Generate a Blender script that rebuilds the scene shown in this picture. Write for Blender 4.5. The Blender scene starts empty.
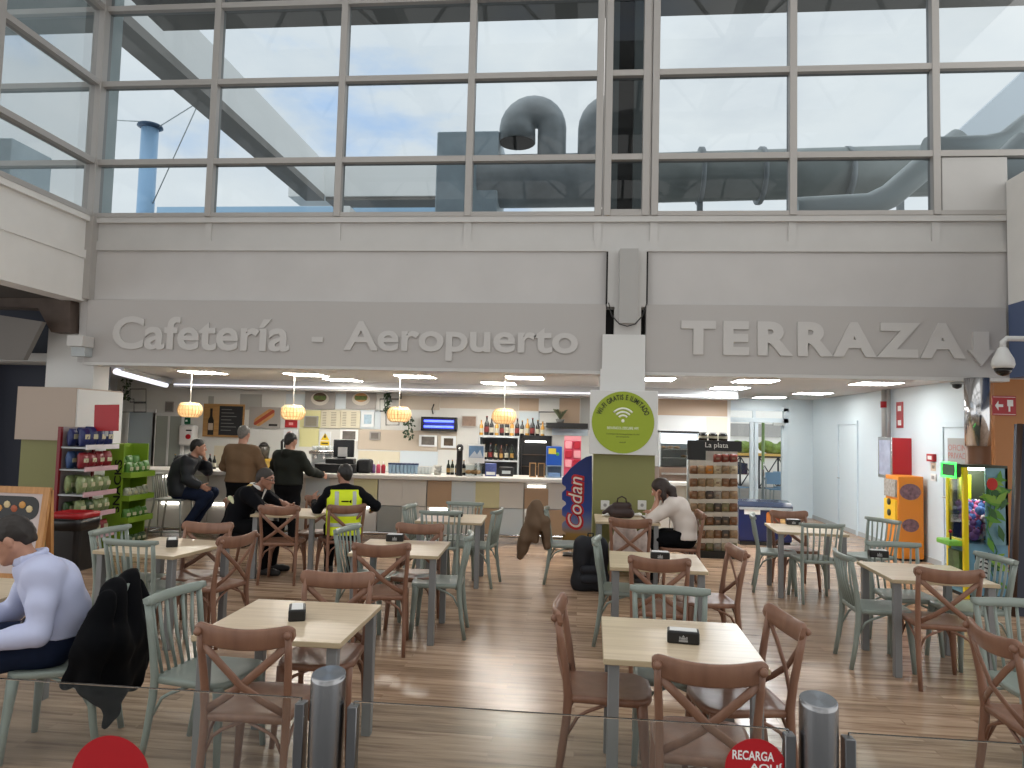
import bpy, bmesh, math, random
import numpy as np
from mathutils import Vector, Matrix, Euler
random.seed(7)
SC = bpy.context.scene
COL = SC.collection
R_ = math.radians
# ---------------------------------------------------------------- camera
FPX, HC = 715.0, 1.80
def _cam():
    p, y, r = R_(3.59), R_(5.54), R_(1.482)
    F = Vector((0, math.cos(p), math.sin(p))); U = Vector((0, -math.sin(p), math.cos(p))); Rt = Vector((1, 0, 0))
    M = Matrix.Rotation(y, 3, 'Z')
    F, U, Rt = M @ F, M @ U, M @ Rt
    c, s = math.cos(r), math.sin(r)
    return c*Rt + s*U, -s*Rt + c*U, F
CR, CU, CF = _cam()
CO = Vector((0, 0, HC))
cam = bpy.data.cameras.new('camera'); cam.sensor_width = 36; cam.lens = FPX/1024*36; cam.clip_end = 400
camo = bpy.data.objects.new('camera', cam); COL.objects.link(camo)
camo.matrix_world = Matrix(((CR.x, CU.x, -CF.x, 0), (CR.y, CU.y, -CF.y, 0), (CR.z, CU.z, -CF.z, HC), (0, 0, 0, 1)))
SC.camera = camo
def at(px, py, Y):          # survey of the photograph: where the sight line of a pixel meets the plane at depth Y
    d = CR*(px-512) - CU*(py-384) + CF*FPX
    return CO + d*(Y/d.y)
def rect(x0, y0, x1, y1, Y):
    a, b = at(x0, (y0+y1)/2, Y), at(x1, (y0+y1)/2, Y); c, d = at((x0+x1)/2, y0, Y), at((x0+x1)/2, y1, Y)
    return a.x, b.x, d.z, c.z      # x0 x1 z0 z1
# ---------------------------------------------------------------- materials
MATS = {}
def srgb(c):
    return tuple(((v/255)/12.92 if v/255 <= .04045 else ((v/255+.055)/1.055)**2.4) for v in c) + (1.0,)
def mat(name, col, rough=.5, metal=0.0, spec=.5, emit=None, es=0, noise=0, nscale=8, trans=0, ior=1.45, alpha=1, bump=0, coat=0):
    if name in MATS: return MATS[name]
    m = bpy.data.materials.new(name); m.use_nodes = True
    nt = m.node_tree; b = nt.nodes['Principled BSDF']
    b.inputs['Base Color'].default_value = srgb(col); b.inputs['Roughness'].default_value = rough
    b.inputs['Metallic'].default_value = metal; b.inputs['Specular IOR Level'].default_value = spec
    if coat: b.inputs['Coat Weight'].default_value = coat
    if trans: b.inputs['Transmission Weight'].default_value = trans; b.inputs['IOR'].default_value = ior
    if emit is not None:
        b.inputs['Emission Color'].default_value = srgb(emit); b.inputs['Emission Strength'].default_value = es
    if noise or bump:
        tc = nt.nodes.new('ShaderNodeTexCoord'); n = nt.nodes.new('ShaderNodeTexNoise')
        n.inputs['Scale'].default_value = nscale; n.inputs['Detail'].default_value = 4
        nt.links.new(tc.outputs['Object'], n.inputs['Vector'])
        if noise:
            mx = nt.nodes.new('ShaderNodeMix'); mx.data_type = 'RGBA'; mx.blend_type = 'MULTIPLY'
            mx.inputs[6].default_value = srgb(col)
            rp = nt.nodes.new('ShaderNodeValToRGB')
            rp.color_ramp.elements[0].position = .3; rp.color_ramp.elements[1].position = .7
            k = 1-noise; rp.color_ramp.elements[0].color = (k, k, k, 1); rp.color_ramp.elements[1].color = (1, 1, 1, 1)
            nt.links.new(n.outputs['Fac'], rp.inputs['Fac']); nt.links.new(rp.outputs['Color'], mx.inputs[7])
            mx.inputs[0].default_value = 1; nt.links.new(mx.outputs[2], b.inputs['Base Color'])
        if bump:
            bp = nt.nodes.new('ShaderNodeBump'); bp.inputs['Strength'].default_value = bump; bp.inputs['Distance'].default_value = .01
            nt.links.new(n.outputs['Fac'], bp.inputs['Height']); nt.links.new(bp.outputs['Normal'], b.inputs['Normal'])
    MATS[name] = m
    return m
def pane_mat(name, tint=(235, 242, 245), refl=1.0):
    if name in MATS: return MATS[name]
    m = bpy.data.materials.new(name); m.use_nodes = True; nt = m.node_tree
    for n in list(nt.nodes):
        if n.type != 'OUTPUT_MATERIAL': nt.nodes.remove(n)
    out = [n for n in nt.nodes][0]
    t = nt.nodes.new('ShaderNodeBsdfTransparent'); t.inputs['Color'].default_value = srgb(tint)
    g = nt.nodes.new('ShaderNodeBsdfGlossy'); g.inputs['Roughness'].default_value = .0
    fr = nt.nodes.new('ShaderNodeFresnel'); fr.inputs['IOR'].default_value = 1.5
    mt = nt.nodes.new('ShaderNodeMath'); mt.operation = 'MULTIPLY'; mt.inputs[1].default_value = refl
    mx = nt.nodes.new('ShaderNodeMixShader')
    nt.links.new(fr.outputs[0], mt.inputs[0]); nt.links.new(mt.outputs[0], mx.inputs[0])
    nt.links.new(t.outputs[0], mx.inputs[1]); nt.links.new(g.outputs[0], mx.inputs[2]); nt.links.new(mx.outputs[0], out.inputs['Surface'])
    MATS[name] = m
    return m
def wood_mat(name, c1, c2, rough=.35, along='X', scale=1.0):
    if name in MATS: return MATS[name]
    m = bpy.data.materials.new(name); m.use_nodes = True; nt = m.node_tree; b = nt.nodes['Principled BSDF']
    tc = nt.nodes.new('ShaderNodeTexCoord'); mp = nt.nodes.new('ShaderNodeMapping')
    mp.inputs['Scale'].default_value = (1.2*scale, 22*scale, 22*scale) if along == 'X' else (22*scale, 22*scale, 1.2*scale) if along == 'Z' else (22*scale, 1.2*scale, 22*scale)
    n = nt.nodes.new('ShaderNodeTexNoise'); n.inputs['Scale'].default_value = 1.5; n.inputs['Detail'].default_value = 6
    rp = nt.nodes.new('ShaderNodeValToRGB'); rp.color_ramp.elements[0].color = srgb(c1); rp.color_ramp.elements[1].color = srgb(c2)
    rp.color_ramp.elements[0].position = .3; rp.color_ramp.elements[1].position = .7
    nt.links.new(tc.outputs['Object'], mp.inputs[0]); nt.links.new(mp.outputs[0], n.inputs['Vector'])
    nt.links.new(n.outputs['Fac'], rp.inputs['Fac']); nt.links.new(rp.outputs['Color'], b.inputs['Base Color'])
    b.inputs['Roughness'].default_value = rough
    MATS[name] = m
    return m
# ---------------------------------------------------------------- mesh helpers
class MB:
    def __init__(self): self.bm = bmesh.new(); self.mi = 0; self.mats = []
    def use(self, m):
        if m not in self.mats: self.mats.append(m)
        self.mi = self.mats.index(m); return self
    def _tag(self, faces, smooth=False):
        for f in faces: f.material_index = self.mi; f.smooth = smooth
    def box(self, x0, x1, y0, y1, z0, z1, bev=0, seg=2, M=None):
        bm = self.bm
        vs = [bm.verts.new((x, y, z)) for z in (z0, z1) for y in (y0, y1) for x in (x0, x1)]
        q = [(0, 2, 3, 1), (4, 5, 7, 6), (0, 1, 5, 4), (2, 6, 7, 3), (0, 4, 6, 2), (1, 3, 7, 5)]
        fs = [bm.faces.new([vs[i] for i in f]) for f in q]
        self._tag(fs)
        if bev:
            es = list({e for f in fs for e in f.edges})
            r = bmesh.ops.bevel(bm, geom=es, offset=bev, segments=seg, affect='EDGES', profile=.5)
            self._tag(r['faces'], True)
            vs = list({v for f in fs if f.is_valid for v in f.verts} | {v for f in r['faces'] for v in f.verts})
        if M is not None:
            for v in vs: v.co = M @ v.co
        return self
    def ring_skin(self, rings, closed=False, caps=True, smooth=True):
        bm = self.bm; rv = [[bm.verts.new(p) for p in r] for r in rings]; n = len(rv[0]); fs = []
        m = len(rv)
        for i in range(m if closed else m-1):
            a, b = rv[i], rv[(i+1) % m]
            for j in range(n):
                fs.append(bm.faces.new((a[j], a[(j+1) % n], b[(j+1) % n], b[j])))
        self._tag(fs, smooth)
        if caps and not closed:
            c = [bm.faces.new(rv[0][::-1]), bm.faces.new(rv[-1])]; self._tag(c, False)
        return self
    def tube(self, pts, rad, n=8, closed=False, flat=None, up=None, caps=True):
        """round or oval (flat = second radius / list) bar along pts"""
        pts = [Vector(p) for p in pts]; m = len(pts)
        rad = rad if isinstance(rad, (list, tuple)) else [rad]*m
        fl = rad if flat is None else (flat if isinstance(flat, (list, tuple)) else [flat]*m)
        rings = []; prev = None
        for i in range(m):
            if closed: t = pts[(i+1) % m]-pts[i-1]
            else: t = pts[min(i+1, m-1)]-pts[max(i-1, 0)]
            t.normalize()
            if prev is None:
                u = Vector(up) if up else (Vector((0, 0, 1)) if abs(t.z) < .9 else Vector((1, 0, 0)))
            else: u = prev
            u = (u - t*u.dot(t)).normalized(); w = t.cross(u); prev = u
            rings.append([pts[i] + u*(math.cos(a)*rad[i]) + w*(math.sin(a)*fl[i]) for a in (2*math.pi*k/n for k in range(n))])
        return self.ring_skin(rings, closed, caps)
    def lathe(self, prof, n=16, M=None, caps=True, sx=1, sy=1):
        rings = [[Vector((math.cos(2*math.pi*k/n)*r*sx, math.sin(2*math.pi*k/n)*r*sy, z)) for k in range(n)] for r, z in prof]
        if M is not None: rings = [[M @ p for p in r] for r in rings]
        return self.ring_skin(rings, False, caps)
    def prism(self, poly, h, M=None, bev=0):
        """poly: 2D outline (x, y) extruded 0..h along z, then M"""
        M = M or Matrix()
        bm = self.bm
        a = [bm.verts.new(M @ Vector((x, y, 0))) for x, y in poly]; b = [bm.verts.new(M @ Vector((x, y, h))) for x, y in poly]
        n = len(poly); fs = [bm.faces.new(a[::-1]), bm.faces.new(b)]
        fs += [bm.faces.new((a[i], a[(i+1) % n], b[(i+1) % n], b[i])) for i in range(n)]
        self._tag(fs); return self
    def ball(self, c, r, n=10, sz=1, sx=1, sy=1):
        c = Vector(c); prof = []
        k = max(4, n//2)
        rings = []
        for i in range(k+1):
            a = math.pi*(i/k)*.98 + .01*math.pi
            rings.append([c + Vector((math.cos(2*math.pi*j/n)*r*math.sin(a)*sx, math.sin(2*math.pi*j/n)*r*math.sin(a)*sy, -math.cos(a)*r*sz)) for j in range(n)])
        return self.ring_skin(rings)
    def build(self, name, m=None, parent=None, loc=None, rz=0):
        me = bpy.data.meshes.new(name)
        bmesh.ops.recalc_face_normals(self.bm, faces=self.bm.faces)
        self.bm.to_mesh(me); self.bm.free()
        if m is not None and not self.mats: me.materials.append(m)
        for x in self.mats: me.materials.append(x)
        o = bpy.data.objects.new(name, me); COL.objects.link(o)
        if parent is not None: o.parent = parent
        if loc is not None: o.location = loc
        if rz: o.rotation_euler = (0, 0, rz)
        return o
def tag(o, label, cat=None, group=None, kind=None):
    o['label'] = label
    if cat: o['category'] = cat
    if group: o['group'] = group
    if kind: o['kind'] = kind
    return o
def struct(o): o['kind'] = 'structure'; return o
def thing(name, label, cat, loc=(0, 0, 0), rz=0, group=None):
    o = bpy.data.objects.new(name, None); COL.objects.link(o); o.empty_display_size = .1
    o.location = loc; o.rotation_euler = (0, 0, rz)
    return tag(o, label, cat, group)
def copy_tree(o, parent=None):
    c = o.copy(); COL.objects.link(c)
    if parent is not None: c.parent = parent
    for ch in list(o.children): copy_tree(ch, c)
    return c
def text_mesh(body, size, extrude, offset=0, align='LEFT', spacing=1.0, shear=0.0):
    cu = bpy.data.curves.new('lettering', 'FONT'); cu.body = body; cu.size = size; cu.extrude = extrude; cu.offset = offset
    cu.align_x = align; cu.space_character = spacing; cu.resolution_u = 4; cu.shear = shear
    o = bpy.data.objects.new('lettering_curve', cu)
    COL.objects.link(o)
    dg = bpy.context.evaluated_depsgraph_get(); dg.update()
    me = bpy.data.meshes.new_from_object(o.evaluated_get(dg))
    bpy.data.objects.remove(o); bpy.data.curves.remove(cu)
    return me
def text_fit(name, body, x0, x1, z0, z1, y, m, extrude=.02, offset=0, parent=None, M=None, spacing=1.0):
    """text stretched to fill x0..x1, z0..z1 in the plane at depth y, facing -Y (or M local plane)"""
    me = text_mesh(body, 1, 0.5, offset, spacing=spacing)
    xs = [v.co.x for v in me.vertices]; ys = [v.co.y for v in me.vertices]
    a, b, c, d = min(xs), max(xs), min(ys), max(ys)
    for v in me.vertices:
        X = x0 + (v.co.x-a)/(b-a)*(x1-x0); Z = z0 + (v.co.y-c)/(d-c)*(z1-z0); D = v.co.z*2*extrude/2
        v.co = Vector((X, y-D, Z))
        if M is not None: v.co = M @ v.co
    me.materials.clear(); me.materials.append(m)
    o = bpy.data.objects.new(name, me); COL.objects.link(o)
    if parent is not None: o.parent = parent
    return o
def rrect(w, h, r, n=4, cx=0, cy=0):
    out = []
    for (sx, sy, a0) in ((1, 1, 0), (-1, 1, 90), (-1, -1, 180), (1, -1, 270)):
        for k in range(n+1):
            a = R_(a0+90*k/n); out.append((cx+sx*(w/2-r)+r*math.cos(a), cy+sy*(h/2-r)+r*math.sin(a)))
    return out
MY = Matrix.Rotation(R_(90), 4, 'X')   # (x, y, z) -> (x, -z, y): outlines drawn upright, extruded towards -Y
# ================================================================= WORLD AND LIGHT
w = bpy.data.worlds.new('sky'); SC.world = w; w.use_nodes = True
nt = w.node_tree; bg = nt.nodes['Background']
tc = nt.nodes.new('ShaderNodeTexCoord'); mp = nt.nodes.new('ShaderNodeMapping'); mp.inputs['Scale'].default_value = (1, 1, 2.2); mp.inputs['Location'].default_value = (.35, .1, .2)
nz = nt.nodes.new('ShaderNodeTexNoise'); nz.inputs['Scale'].default_value = 2.6; nz.inputs['Detail'].default_value = 7; nz.inputs['Roughness'].default_value = .55
rp = nt.nodes.new('ShaderNodeValToRGB'); e = rp.color_ramp.elements
e[0].position = .29; e[0].color = srgb((172, 198, 230)); e[1].position = .42; e[1].color = srgb((220, 222, 222))
x = e.new(.56); x.color = srgb((233, 232, 228)); x = e.new(.72); x.color = srgb((214, 215, 215))
nt.links.new(tc.outputs['Generated'], mp.inputs[0]); nt.links.new(mp.outputs[0], nz.inputs['Vector']); nt.links.new(nz.outputs['Fac'], rp.inputs['Fac'])
nt.links.new(rp.outputs['Color'], bg.inputs['Color']); bg.inputs['Strength'].default_value = 1.9
SC.view_settings.view_transform = 'Standard'; SC.view_settings.look = 'None'; SC.view_settings.gamma = 1; SC.view_settings.use_curve_mapping = False
SC.view_settings.exposure = EXPO if 'EXPO' in globals() else 0.0

M_clad = mat('white_cladding', (199, 197, 194), .45, noise=.05, nscale=3)
M_wallup = mat('upper_wall_paint', (197, 194, 192), .6, noise=.06, nscale=2)
M_board = mat('sign_board_grey', (180, 176, 173), .6)
M_letter = mat('letter_white', (196, 193, 190), .5)
M_frame = mat('mullion_aluminium', (176, 172, 168), .45, .2)
M_pane = pane_mat('window_glass', (182, 191, 198), .7)
M_dpane = pane_mat('door_glass', (240, 246, 248), .7)
M_white = mat('white_paint', (214, 214, 212), .55)
M_roomw = mat('pale_room_paint', (210, 223, 230), .45)
M_dark = mat('dark_gap', (30, 28, 27), .8)
M_navy = mat('navy_paint', (16, 24, 46), .6)
M_green = mat('olive_green_paint', (130, 130, 80), .55)
M_beige = mat('beige_panel', (176, 160, 146), .5)
M_steel = mat('brushed_steel', (190, 190, 190), .22, 1.0)
M_chrome = mat('polished_steel', (200, 200, 202), .16, 1.0)
M_black = mat('black_plastic', (18, 18, 19), .4)
M_ceil = mat('ceiling_tile', (196, 196, 194), .7)
M_galv = mat('galvanised_duct', (190, 196, 196), .45, .2, noise=.25, nscale=2.5)
M_galvd = mat('dull_duct', (184, 190, 192), .5, .15, noise=.3, nscale=2.5)
M_lightpanel = mat('light_panel', (255, 255, 255), .4, emit=(255, 250, 240), es=34.0)
M_red = mat('red_paint', (165, 18, 28), .4)
M_orangewall = mat('ochre_wall', (176, 116, 62), .5)

# ---- floor of wooden planks running left to right
fm = bpy.data.materials.new('plank_floor'); fm.use_nodes = True; nt = fm.node_tree; b = nt.nodes['Principled BSDF']
tc = nt.nodes.new('ShaderNodeTexCoord')
br = nt.nodes.new('ShaderNodeTexBrick'); br.inputs['Scale'].default_value = 1; br.inputs['Brick Width'].default_value = 1.28; br.inputs['Row Height'].default_value = .11
br.inputs['Mortar Size'].default_value = .0025; br.inputs['Color1'].default_value = (0, 0, 0, 1); br.inputs['Color2'].default_value = (1, 1, 1, 1); br.inputs['Mortar'].default_value = (.3, .3, .3, 1); br.offset = .37
nt.links.new(tc.outputs['Object'], br.inputs['Vector'])
mp = nt.nodes.new('ShaderNodeMapping'); mp.inputs['Scale'].default_value = (1.0, 12, 1); nt.links.new(tc.outputs['Object'], mp.inputs[0])
ad = nt.nodes.new('ShaderNodeVectorMath'); ad.operation = 'MULTIPLY_ADD'; ad.inputs[1].default_value = (7, 3, 0)
nt.links.new(br.outputs['Color'], ad.inputs[0]); nt.links.new(mp.outputs[0], ad.inputs[2])
n1 = nt.nodes.new('ShaderNodeTexNoise'); n1.inputs['Scale'].default_value = 1.4; n1.inputs['Detail'].default_value = 7; n1.inputs['Roughness'].default_value = .6
nt.links.new(ad.outputs[0], n1.inputs['Vector'])
rp = nt.nodes.new('ShaderNodeValToRGB'); e = rp.color_ramp.elements
e[0].position = .3; e[0].color = srgb((132, 101, 79)); e[1].position = .7; e[1].color = srgb((212, 182, 155)); x = e.new(.5); x.color = srgb((186, 157, 131))
nt.links.new(n1.outputs['Fac'], rp.inputs['Fac'])
mx = nt.nodes.new('ShaderNodeMix'); mx.data_type = 'RGBA'; mx.blend_type = 'MULTIPLY'; mx.inputs[0].default_value = 1
r2 = nt.nodes.new('ShaderNodeValToRGB'); r2.color_ramp.elements[0].color = (.62, .59, .57, 1); r2.color_ramp.elements[1].color = (1, 1, 1, 1)
nt.links.new(br.outputs['Color'], r2.inputs['Fac']); nt.links.new(rp.outputs['Color'], mx.inputs[6]); nt.links.new(r2.outputs['Color'], mx.inputs[7])
nt.links.new(mx.outputs[2], b.inputs['Base Color']); b.inputs['Roughness'].default_value = .24; b.inputs['Specular IOR Level'].default_value = .5
struct(MB().box(-12, 9, 1.95, 16.6, -.1, 0).build('floor', fm))
struct(MB().box(-12, 9, -6, 1.95, -.1, 0).build('floor_hall', mat('unseen_floor_grey', (132, 132, 132), .25, noise=.1, nscale=1)))  # unseen floor before the barrier, added in grey to reflect in the posts

# ================================================================= UPPER FRONT WALL OF THE HALL (faces the camera at Y = 9.6)
WY = 9.6; XL, XR = -7.12, 5.37
GL, GR = .31, .84                      # gap for the pillar between the two sign boards
mb = MB().use(M_wallup)
mb.box(XL-.1, GL, WY, WY+.25, 2.60, 4.22).box(GR, XR+1.7, WY, WY+.25, 2.60, 4.22)
mb.use(M_clad).box(XL-.1, XR+1.7, WY-.03, WY+.25, 4.22, 4.36).box(XL-.1, XR+1.7, WY, WY+.25, 4.36, 4.62).box(XL-.1, XR+1.7, WY-.05, WY+.25, 4.62, 4.70)
for X in (-5.34, -3.45, -1.60, .18, .93, 2.73, 4.53): mb.box(X-.05, X+.05, WY-.02, WY, 4.36, 4.62)
mb.box(GL, GR, WY+.1, WY+.25, 3.45, 4.22)
struct(mb.build('wall_back'))
# dark soffit lip under the boards
struct(MB().use(M_clad).box(XL+.03, GL, WY-.06, WY+.25, 2.555, 2.60).box(GR, XR, WY-.06, WY+.25, 2.555, 2.60).build('trim_1'))

def sign(name, label, x0, x1, z0, z1):
    t = thing(name, label, 'sign', ((x0+x1)/2, WY, z0))
    o = MB().box(x0-(x0+x1)/2, x1-(x0+x1)/2, -.05, -.002, 0, z1-z0, .004, 1).build('sign_board', M_board, t)
    return t, (x0+x1)/2, z0
t, cx, z0 = sign('cafeteria_sign', 'long grey board with raised pale letters naming the airport cafeteria', XL+.04, GL, 2.60, 3.50)
def letters(t, cx, z0, body, px0, px1, py0, py1, off=.02, sp=1.0, y=-.05):
    x0, x1, za, zb = rect(px0, px1 and py0, px1, py1, WY-.06)
    text_fit('lettering', body, x0-cx, x1-cx, za-z0, zb-z0, y-.001, M_letter, .045, off, t, spacing=sp)
letters(t, cx, z0, 'Cafetería', 113, 290, 317, 350.5, .022)
letters(t, cx, z0, '-', 312, 323, 337, 342, .02)
letters(t, cx, z0, 'Aeropuerto', 344, 578, 322.5, 361, .022)
t, cx, z0 = sign('terrace_sign', 'grey board right of the pillar with heavy pale TERRAZA letters and a down arrow', GR, XR-.02, 2.60, 3.50)
letters(t, cx, z0, 'TERRAZA', 681, 965, 322, 356.5, .048, 1.3)
x0, x1, za, zb = rect(967, 332, 993, 366, WY-.06); w_ = x1-x0; h_ = zb-za
arrow = [(0, -h_/2), (w_/2, -h_/2+.2), (w_*.3, -h_/2+.2), (w_*.3, h_/2), (-w_*.3, h_/2), (-w_*.3, -h_/2+.2), (-w_/2, -h_/2+.2)]
MB().prism(arrow, .045, Matrix.Translation(((x0+x1)/2-cx, -.051, (za+zb)/2-z0)) @ MY).build('down_arrow', M_letter, t)

# ---- pillar between the boards
PY = 9.45
mb = MB().use(M_white).box(.27, .83, PY+.02, 10.0, 2.30, 3.08).box(.25, .83, PY, 10.0, 2.30, 2.62).use(M_green).box(.18, .97, PY, 10.05, 0, 1.52)
mb.use(M_clad).box(.32, .84, WY-.08, WY+.1, 3.46, 4.215).use(mat('beam_grey', (170, 168, 165), .6)).box(.475, .715, WY-.22, WY, 3.22, 4.21)
mb.use(M_dark).box(.305, .325, WY-.085, WY, 3.5, 4.2).box(.835, .855, WY-.085, WY, 3.5, 4.2).box(.31, .84, WY+.12, WY+.3, 3.05, 3.5).use(M_clad).box(.42, .77, WY-.12, WY+.1, 3.06, 3.46)
struct(mb.build('column'))
for s in (0,):
    t = thing('loose_cable', 'thin dark cable looping around the beam end above the white pillar', 'cable', (.58, WY-.24, 3.2))
    MB().tube([(-.24, .1, .3), (-.2, .05, .12), (-.1, -.02, .0), (0, -.03, -.03), (.1, -.02, .0), (.2, .05, .12), (.26, .1, .3)], .008, 6).build('cable', M_black, t)
# wifi sign on the pillar
t = thing('wifi_sign', 'white square panel with a round lime green free WI-FI notice on the pillar', 'sign', (.555, PY-.003, 1.505))
MB().box(-.435, .435, -.10, 0, 0, .83, .006, 1).build('panel', M_white, t)
M_lime = mat('lime_disc', (150, 168, 40), .5)
disc = [(math.cos(2*math.pi*k/48)*.4, math.sin(2*math.pi*k/48)*.4) for k in range(48)]
MB().prism(disc, .006, Matrix.Translation((-.01, -.1005, .415)) @ MY).build('green_disc', M_lime, t)
M_ink = mat('dark_ink', (40, 44, 20), .6); M_wink = mat('white_ink', (235, 238, 225), .6)
def arc_text(body, r, a0, a1, size, cx, cz, y, m, parent, name='lettering'):
    """letters standing along an arc, spaced by their own widths"""
    me_all = bmesh.new(); ms = [None if ch == ' ' else text_mesh(ch, size, .002, size*.025, 'CENTER') for ch in body]
    for me in ms:
        if me: me.transform(Matrix.Diagonal((.66, 1, 1, 1)))
    ws = [size*.34 if me is None else (max(v.co.x for v in me.vertices)-min(v.co.x for v in me.vertices))+size*.16 for me in ms]
    tot = sum(ws); acc = 0
    for me, w_ in zip(ms, ws):
        a = R_(a0+(a1-a0)*(acc+w_/2)/tot); acc += w_
        if me is None: continue
        M = Matrix.Translation((cx+math.cos(a)*r, y, cz+math.sin(a)*r)) @ Matrix.Rotation(-(a-math.pi/2), 4, 'Y') @ Matrix.Rotation(R_(90), 4, 'X')
        me.transform(M); me_all.from_mesh(me); bpy.data.meshes.remove(me)
    me = bpy.data.meshes.new(name); me_all.to_mesh(me); me_all.free(); me.materials.append(m)
    o = bpy.data.objects.new(name, me); COL.objects.link(o); o.parent = parent; return o
arc_text('WI-FI GRATIS E ILIMITADO', .295, 162, 18, .092, -.01, .415, -.109, M_ink, t)
mb = MB()
for r in (.07, .115, .16):
    mb.tube([(-.01+math.cos(R_(a))*r, -.108, .435+math.sin(R_(a))*r) for a in range(42, 139, 8)], .013, 6, flat=.004, up=(0, 0, 1))
mb.ball((-.01, -.106, .435), .022, 10, sy=.3).build('wifi_symbol', M_wink, t)
for zz, s, m_, bd in ((.325, .034, M_wink, 'BIENVENIDOS. DESCUBRE WIFI'), (.25, .026, M_ink, 'Conectate de forma gratuita a la red'), (.215, .026, M_ink, 'del aeropuerto'), (.15, .022, M_ink, 'www.wifi')):
    me_w = s*.5*len(bd)*.9
    text_fit('lettering', bd, -.01-min(.3, me_w/2), -.01+min(.3, me_w/2), zz, zz+s, -.107, m_, .001, 0, t)
for i, (px_, l) in enumerate(((605, 'white double wall socket on the green pillar, left of the handbag'), (642, 'white wall socket on the green pillar beside the woman'))):
    p = at(px_, 505, PY); t = thing('wall_socket', l, 'socket', (p.x, PY, p.z))
    MB().box(-.055, .055, -.012, 0, -.06, .06, .004, 1).build('plate', M_white, t); MB().lathe([(.022, 0), (.022, .003)], 14, Matrix.Translation((0, -.0125, 0)) @ MY).build('outlet_hole', mat('grey_plastic', (150, 150, 148), .5), t)

# ---- glazing above: frames and panes by section
TZ = (5.51, 6.68, 7.82); ZB, ZT = 4.70, 8.7
def glazing(n, xs, frame_w=.048, panel_last=False):
    mb = MB().use(M_frame)
    for X in xs: mb.box(X-frame_w, X+frame_w, WY-.07, WY+.09, ZB, ZT, .006, 1)
    for z in TZ: mb.box(xs[0], xs[-1], WY-.06, WY+.08, z-.04, z+.04)
    mb.box(xs[0], xs[-1], WY-.06, WY+.08, ZB, ZB+.06).box(xs[0], xs[-1], WY-.06, WY+.08, ZT-.1, ZT)
    t = thing(n, 'tall grid window above the sign board', 'window', ((xs[0]+xs[-1])/2, WY, ZB)); t['kind'] = 'structure'
    o = mb.build('window_frame'); o.parent = t; o.matrix_parent_inverse = Matrix.Translation(-t.location)
    zz = [ZB, *TZ, ZT]; mg = MB().use(M_pane); mo = MB().use(M_clad); has = False
    for i in range(len(xs)-1):
        for j in range(len(zz)-1):
            if panel_last and i == len(xs)-2 and j == 0:
                mo.box(xs[i]+frame_w, xs[i+1]-frame_w, WY-.02, WY+.02, zz[j]+.05, zz[j+1]-.05); has = True; continue
            mg.bm.faces.new([mg.bm.verts.new(v) for v in ((xs[i], WY+.02, zz[j]), (xs[i+1], WY+.02, zz[j]), (xs[i+1], WY+.02, zz[j+1]), (xs[i], WY+.02, zz[j+1]))])
    o = mg.build('glass_pane'); o.parent = t; o.matrix_parent_inverse = Matrix.Translation(-t.location)
    if has: o = mo.build('solid_panel'); o.parent = t; o.matrix_parent_inverse = Matrix.Translation(-t.location)
    else: mo.bm.free()
    return t
glazing('window_1', (-7.10, -5.34, -3.45, -1.60, .18))['label'] = 'four bay tall grid window above the cafeteria sign'
glazing('window_2', (.30, .81))['label'] = 'narrow tall window above the pillar'
glazing('window_3', (.93, 2.73, 4.53, 6.33, 7.0), panel_last=False)['label'] = 'tall grid window above the terrace sign'
struct(MB().use(M_frame).box(.18, .93, WY-.02, WY+.04, 4.70, 4.80).box(.235, .30, WY-.05, WY+.07, 4.7, 8.7).box(.81, .875, WY-.05, WY+.07, 4.7, 8.7).build('trim_2'))
struct(MB().use(M_clad).box(4.60, 5.40, WY-.04, WY+.0, 4.76, 5.46, .004, 1).build('trim_3'))
# left side wall of the hall: cladding and glazing (faces right)
M_clad_lit = mat('lit_cladding', (230, 228, 224), .45, noise=.05, nscale=3)  # white cladding again, paler: light on the side walls put in its colour
mb = MB().use(M_clad_lit).box(XL-.3, XL, 2.0, WY+.1, 3.47, 4.08).box(XL-.3, XL+.02, 2.0, WY, 4.08, 4.2).box(XL-.3, XL-.01, 2.0, WY, 4.2, 4.62).box(XL-.3, XL+.05, 2.0, WY, 4.62, 4.72)
mb.use(M_frame).box(XL-.02, XL+.1, WY-.12, WY, 3.5, 4.7)
struct(mb.build('wall_left'))
t = thing('window_4', 'side grid window high on the left wall', 'window', (XL, 6, ZB)); t['kind'] = 'structure'
mb = MB().use(M_frame); ys = (2.0, 3.9, 5.8, 7.72, 9.55); mg = MB().use(M_pane)
for y in ys: mb.box(XL-.08, XL+.07, y-.055, y+.055, ZB, ZT, .006, 1)
for z in (*TZ, ZT): mb.box(XL-.08, XL+.06, ys[0], ys[-1], z-.04, z+.04)
mb.box(XL-.08, XL+.06, ys[0], ys[-1], ZB, ZB+.07)
mg.bm.faces.new([mg.bm.verts.new(v) for v in ((XL-.02, 2, ZB), (XL-.02, WY, ZB), (XL-.02, WY, ZT), (XL-.02, 2, ZT))])
for o in (mb.build('window_frame'), mg.build('glass_pane')): o.parent = t; o.matrix_parent_inverse = Matrix.Translation(-t.location)
# right side volume: white above, navy band below, ochre wall under it
mb = MB().use(M_clad_lit).box(XR, 7.2, 3.0, WY-.06, 3.53, 5.13).use(mat('blue_band', (82, 98, 132), .55)).box(XR, 7.2, 3.0, WY-.06, 2.60, 3.53)
struct(mb.build('wall_right'))
struct(MB().box(5.28, 7.2, 9.72, 9.9, 0, 2.6).build('wall_front', M_orangewall))

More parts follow.
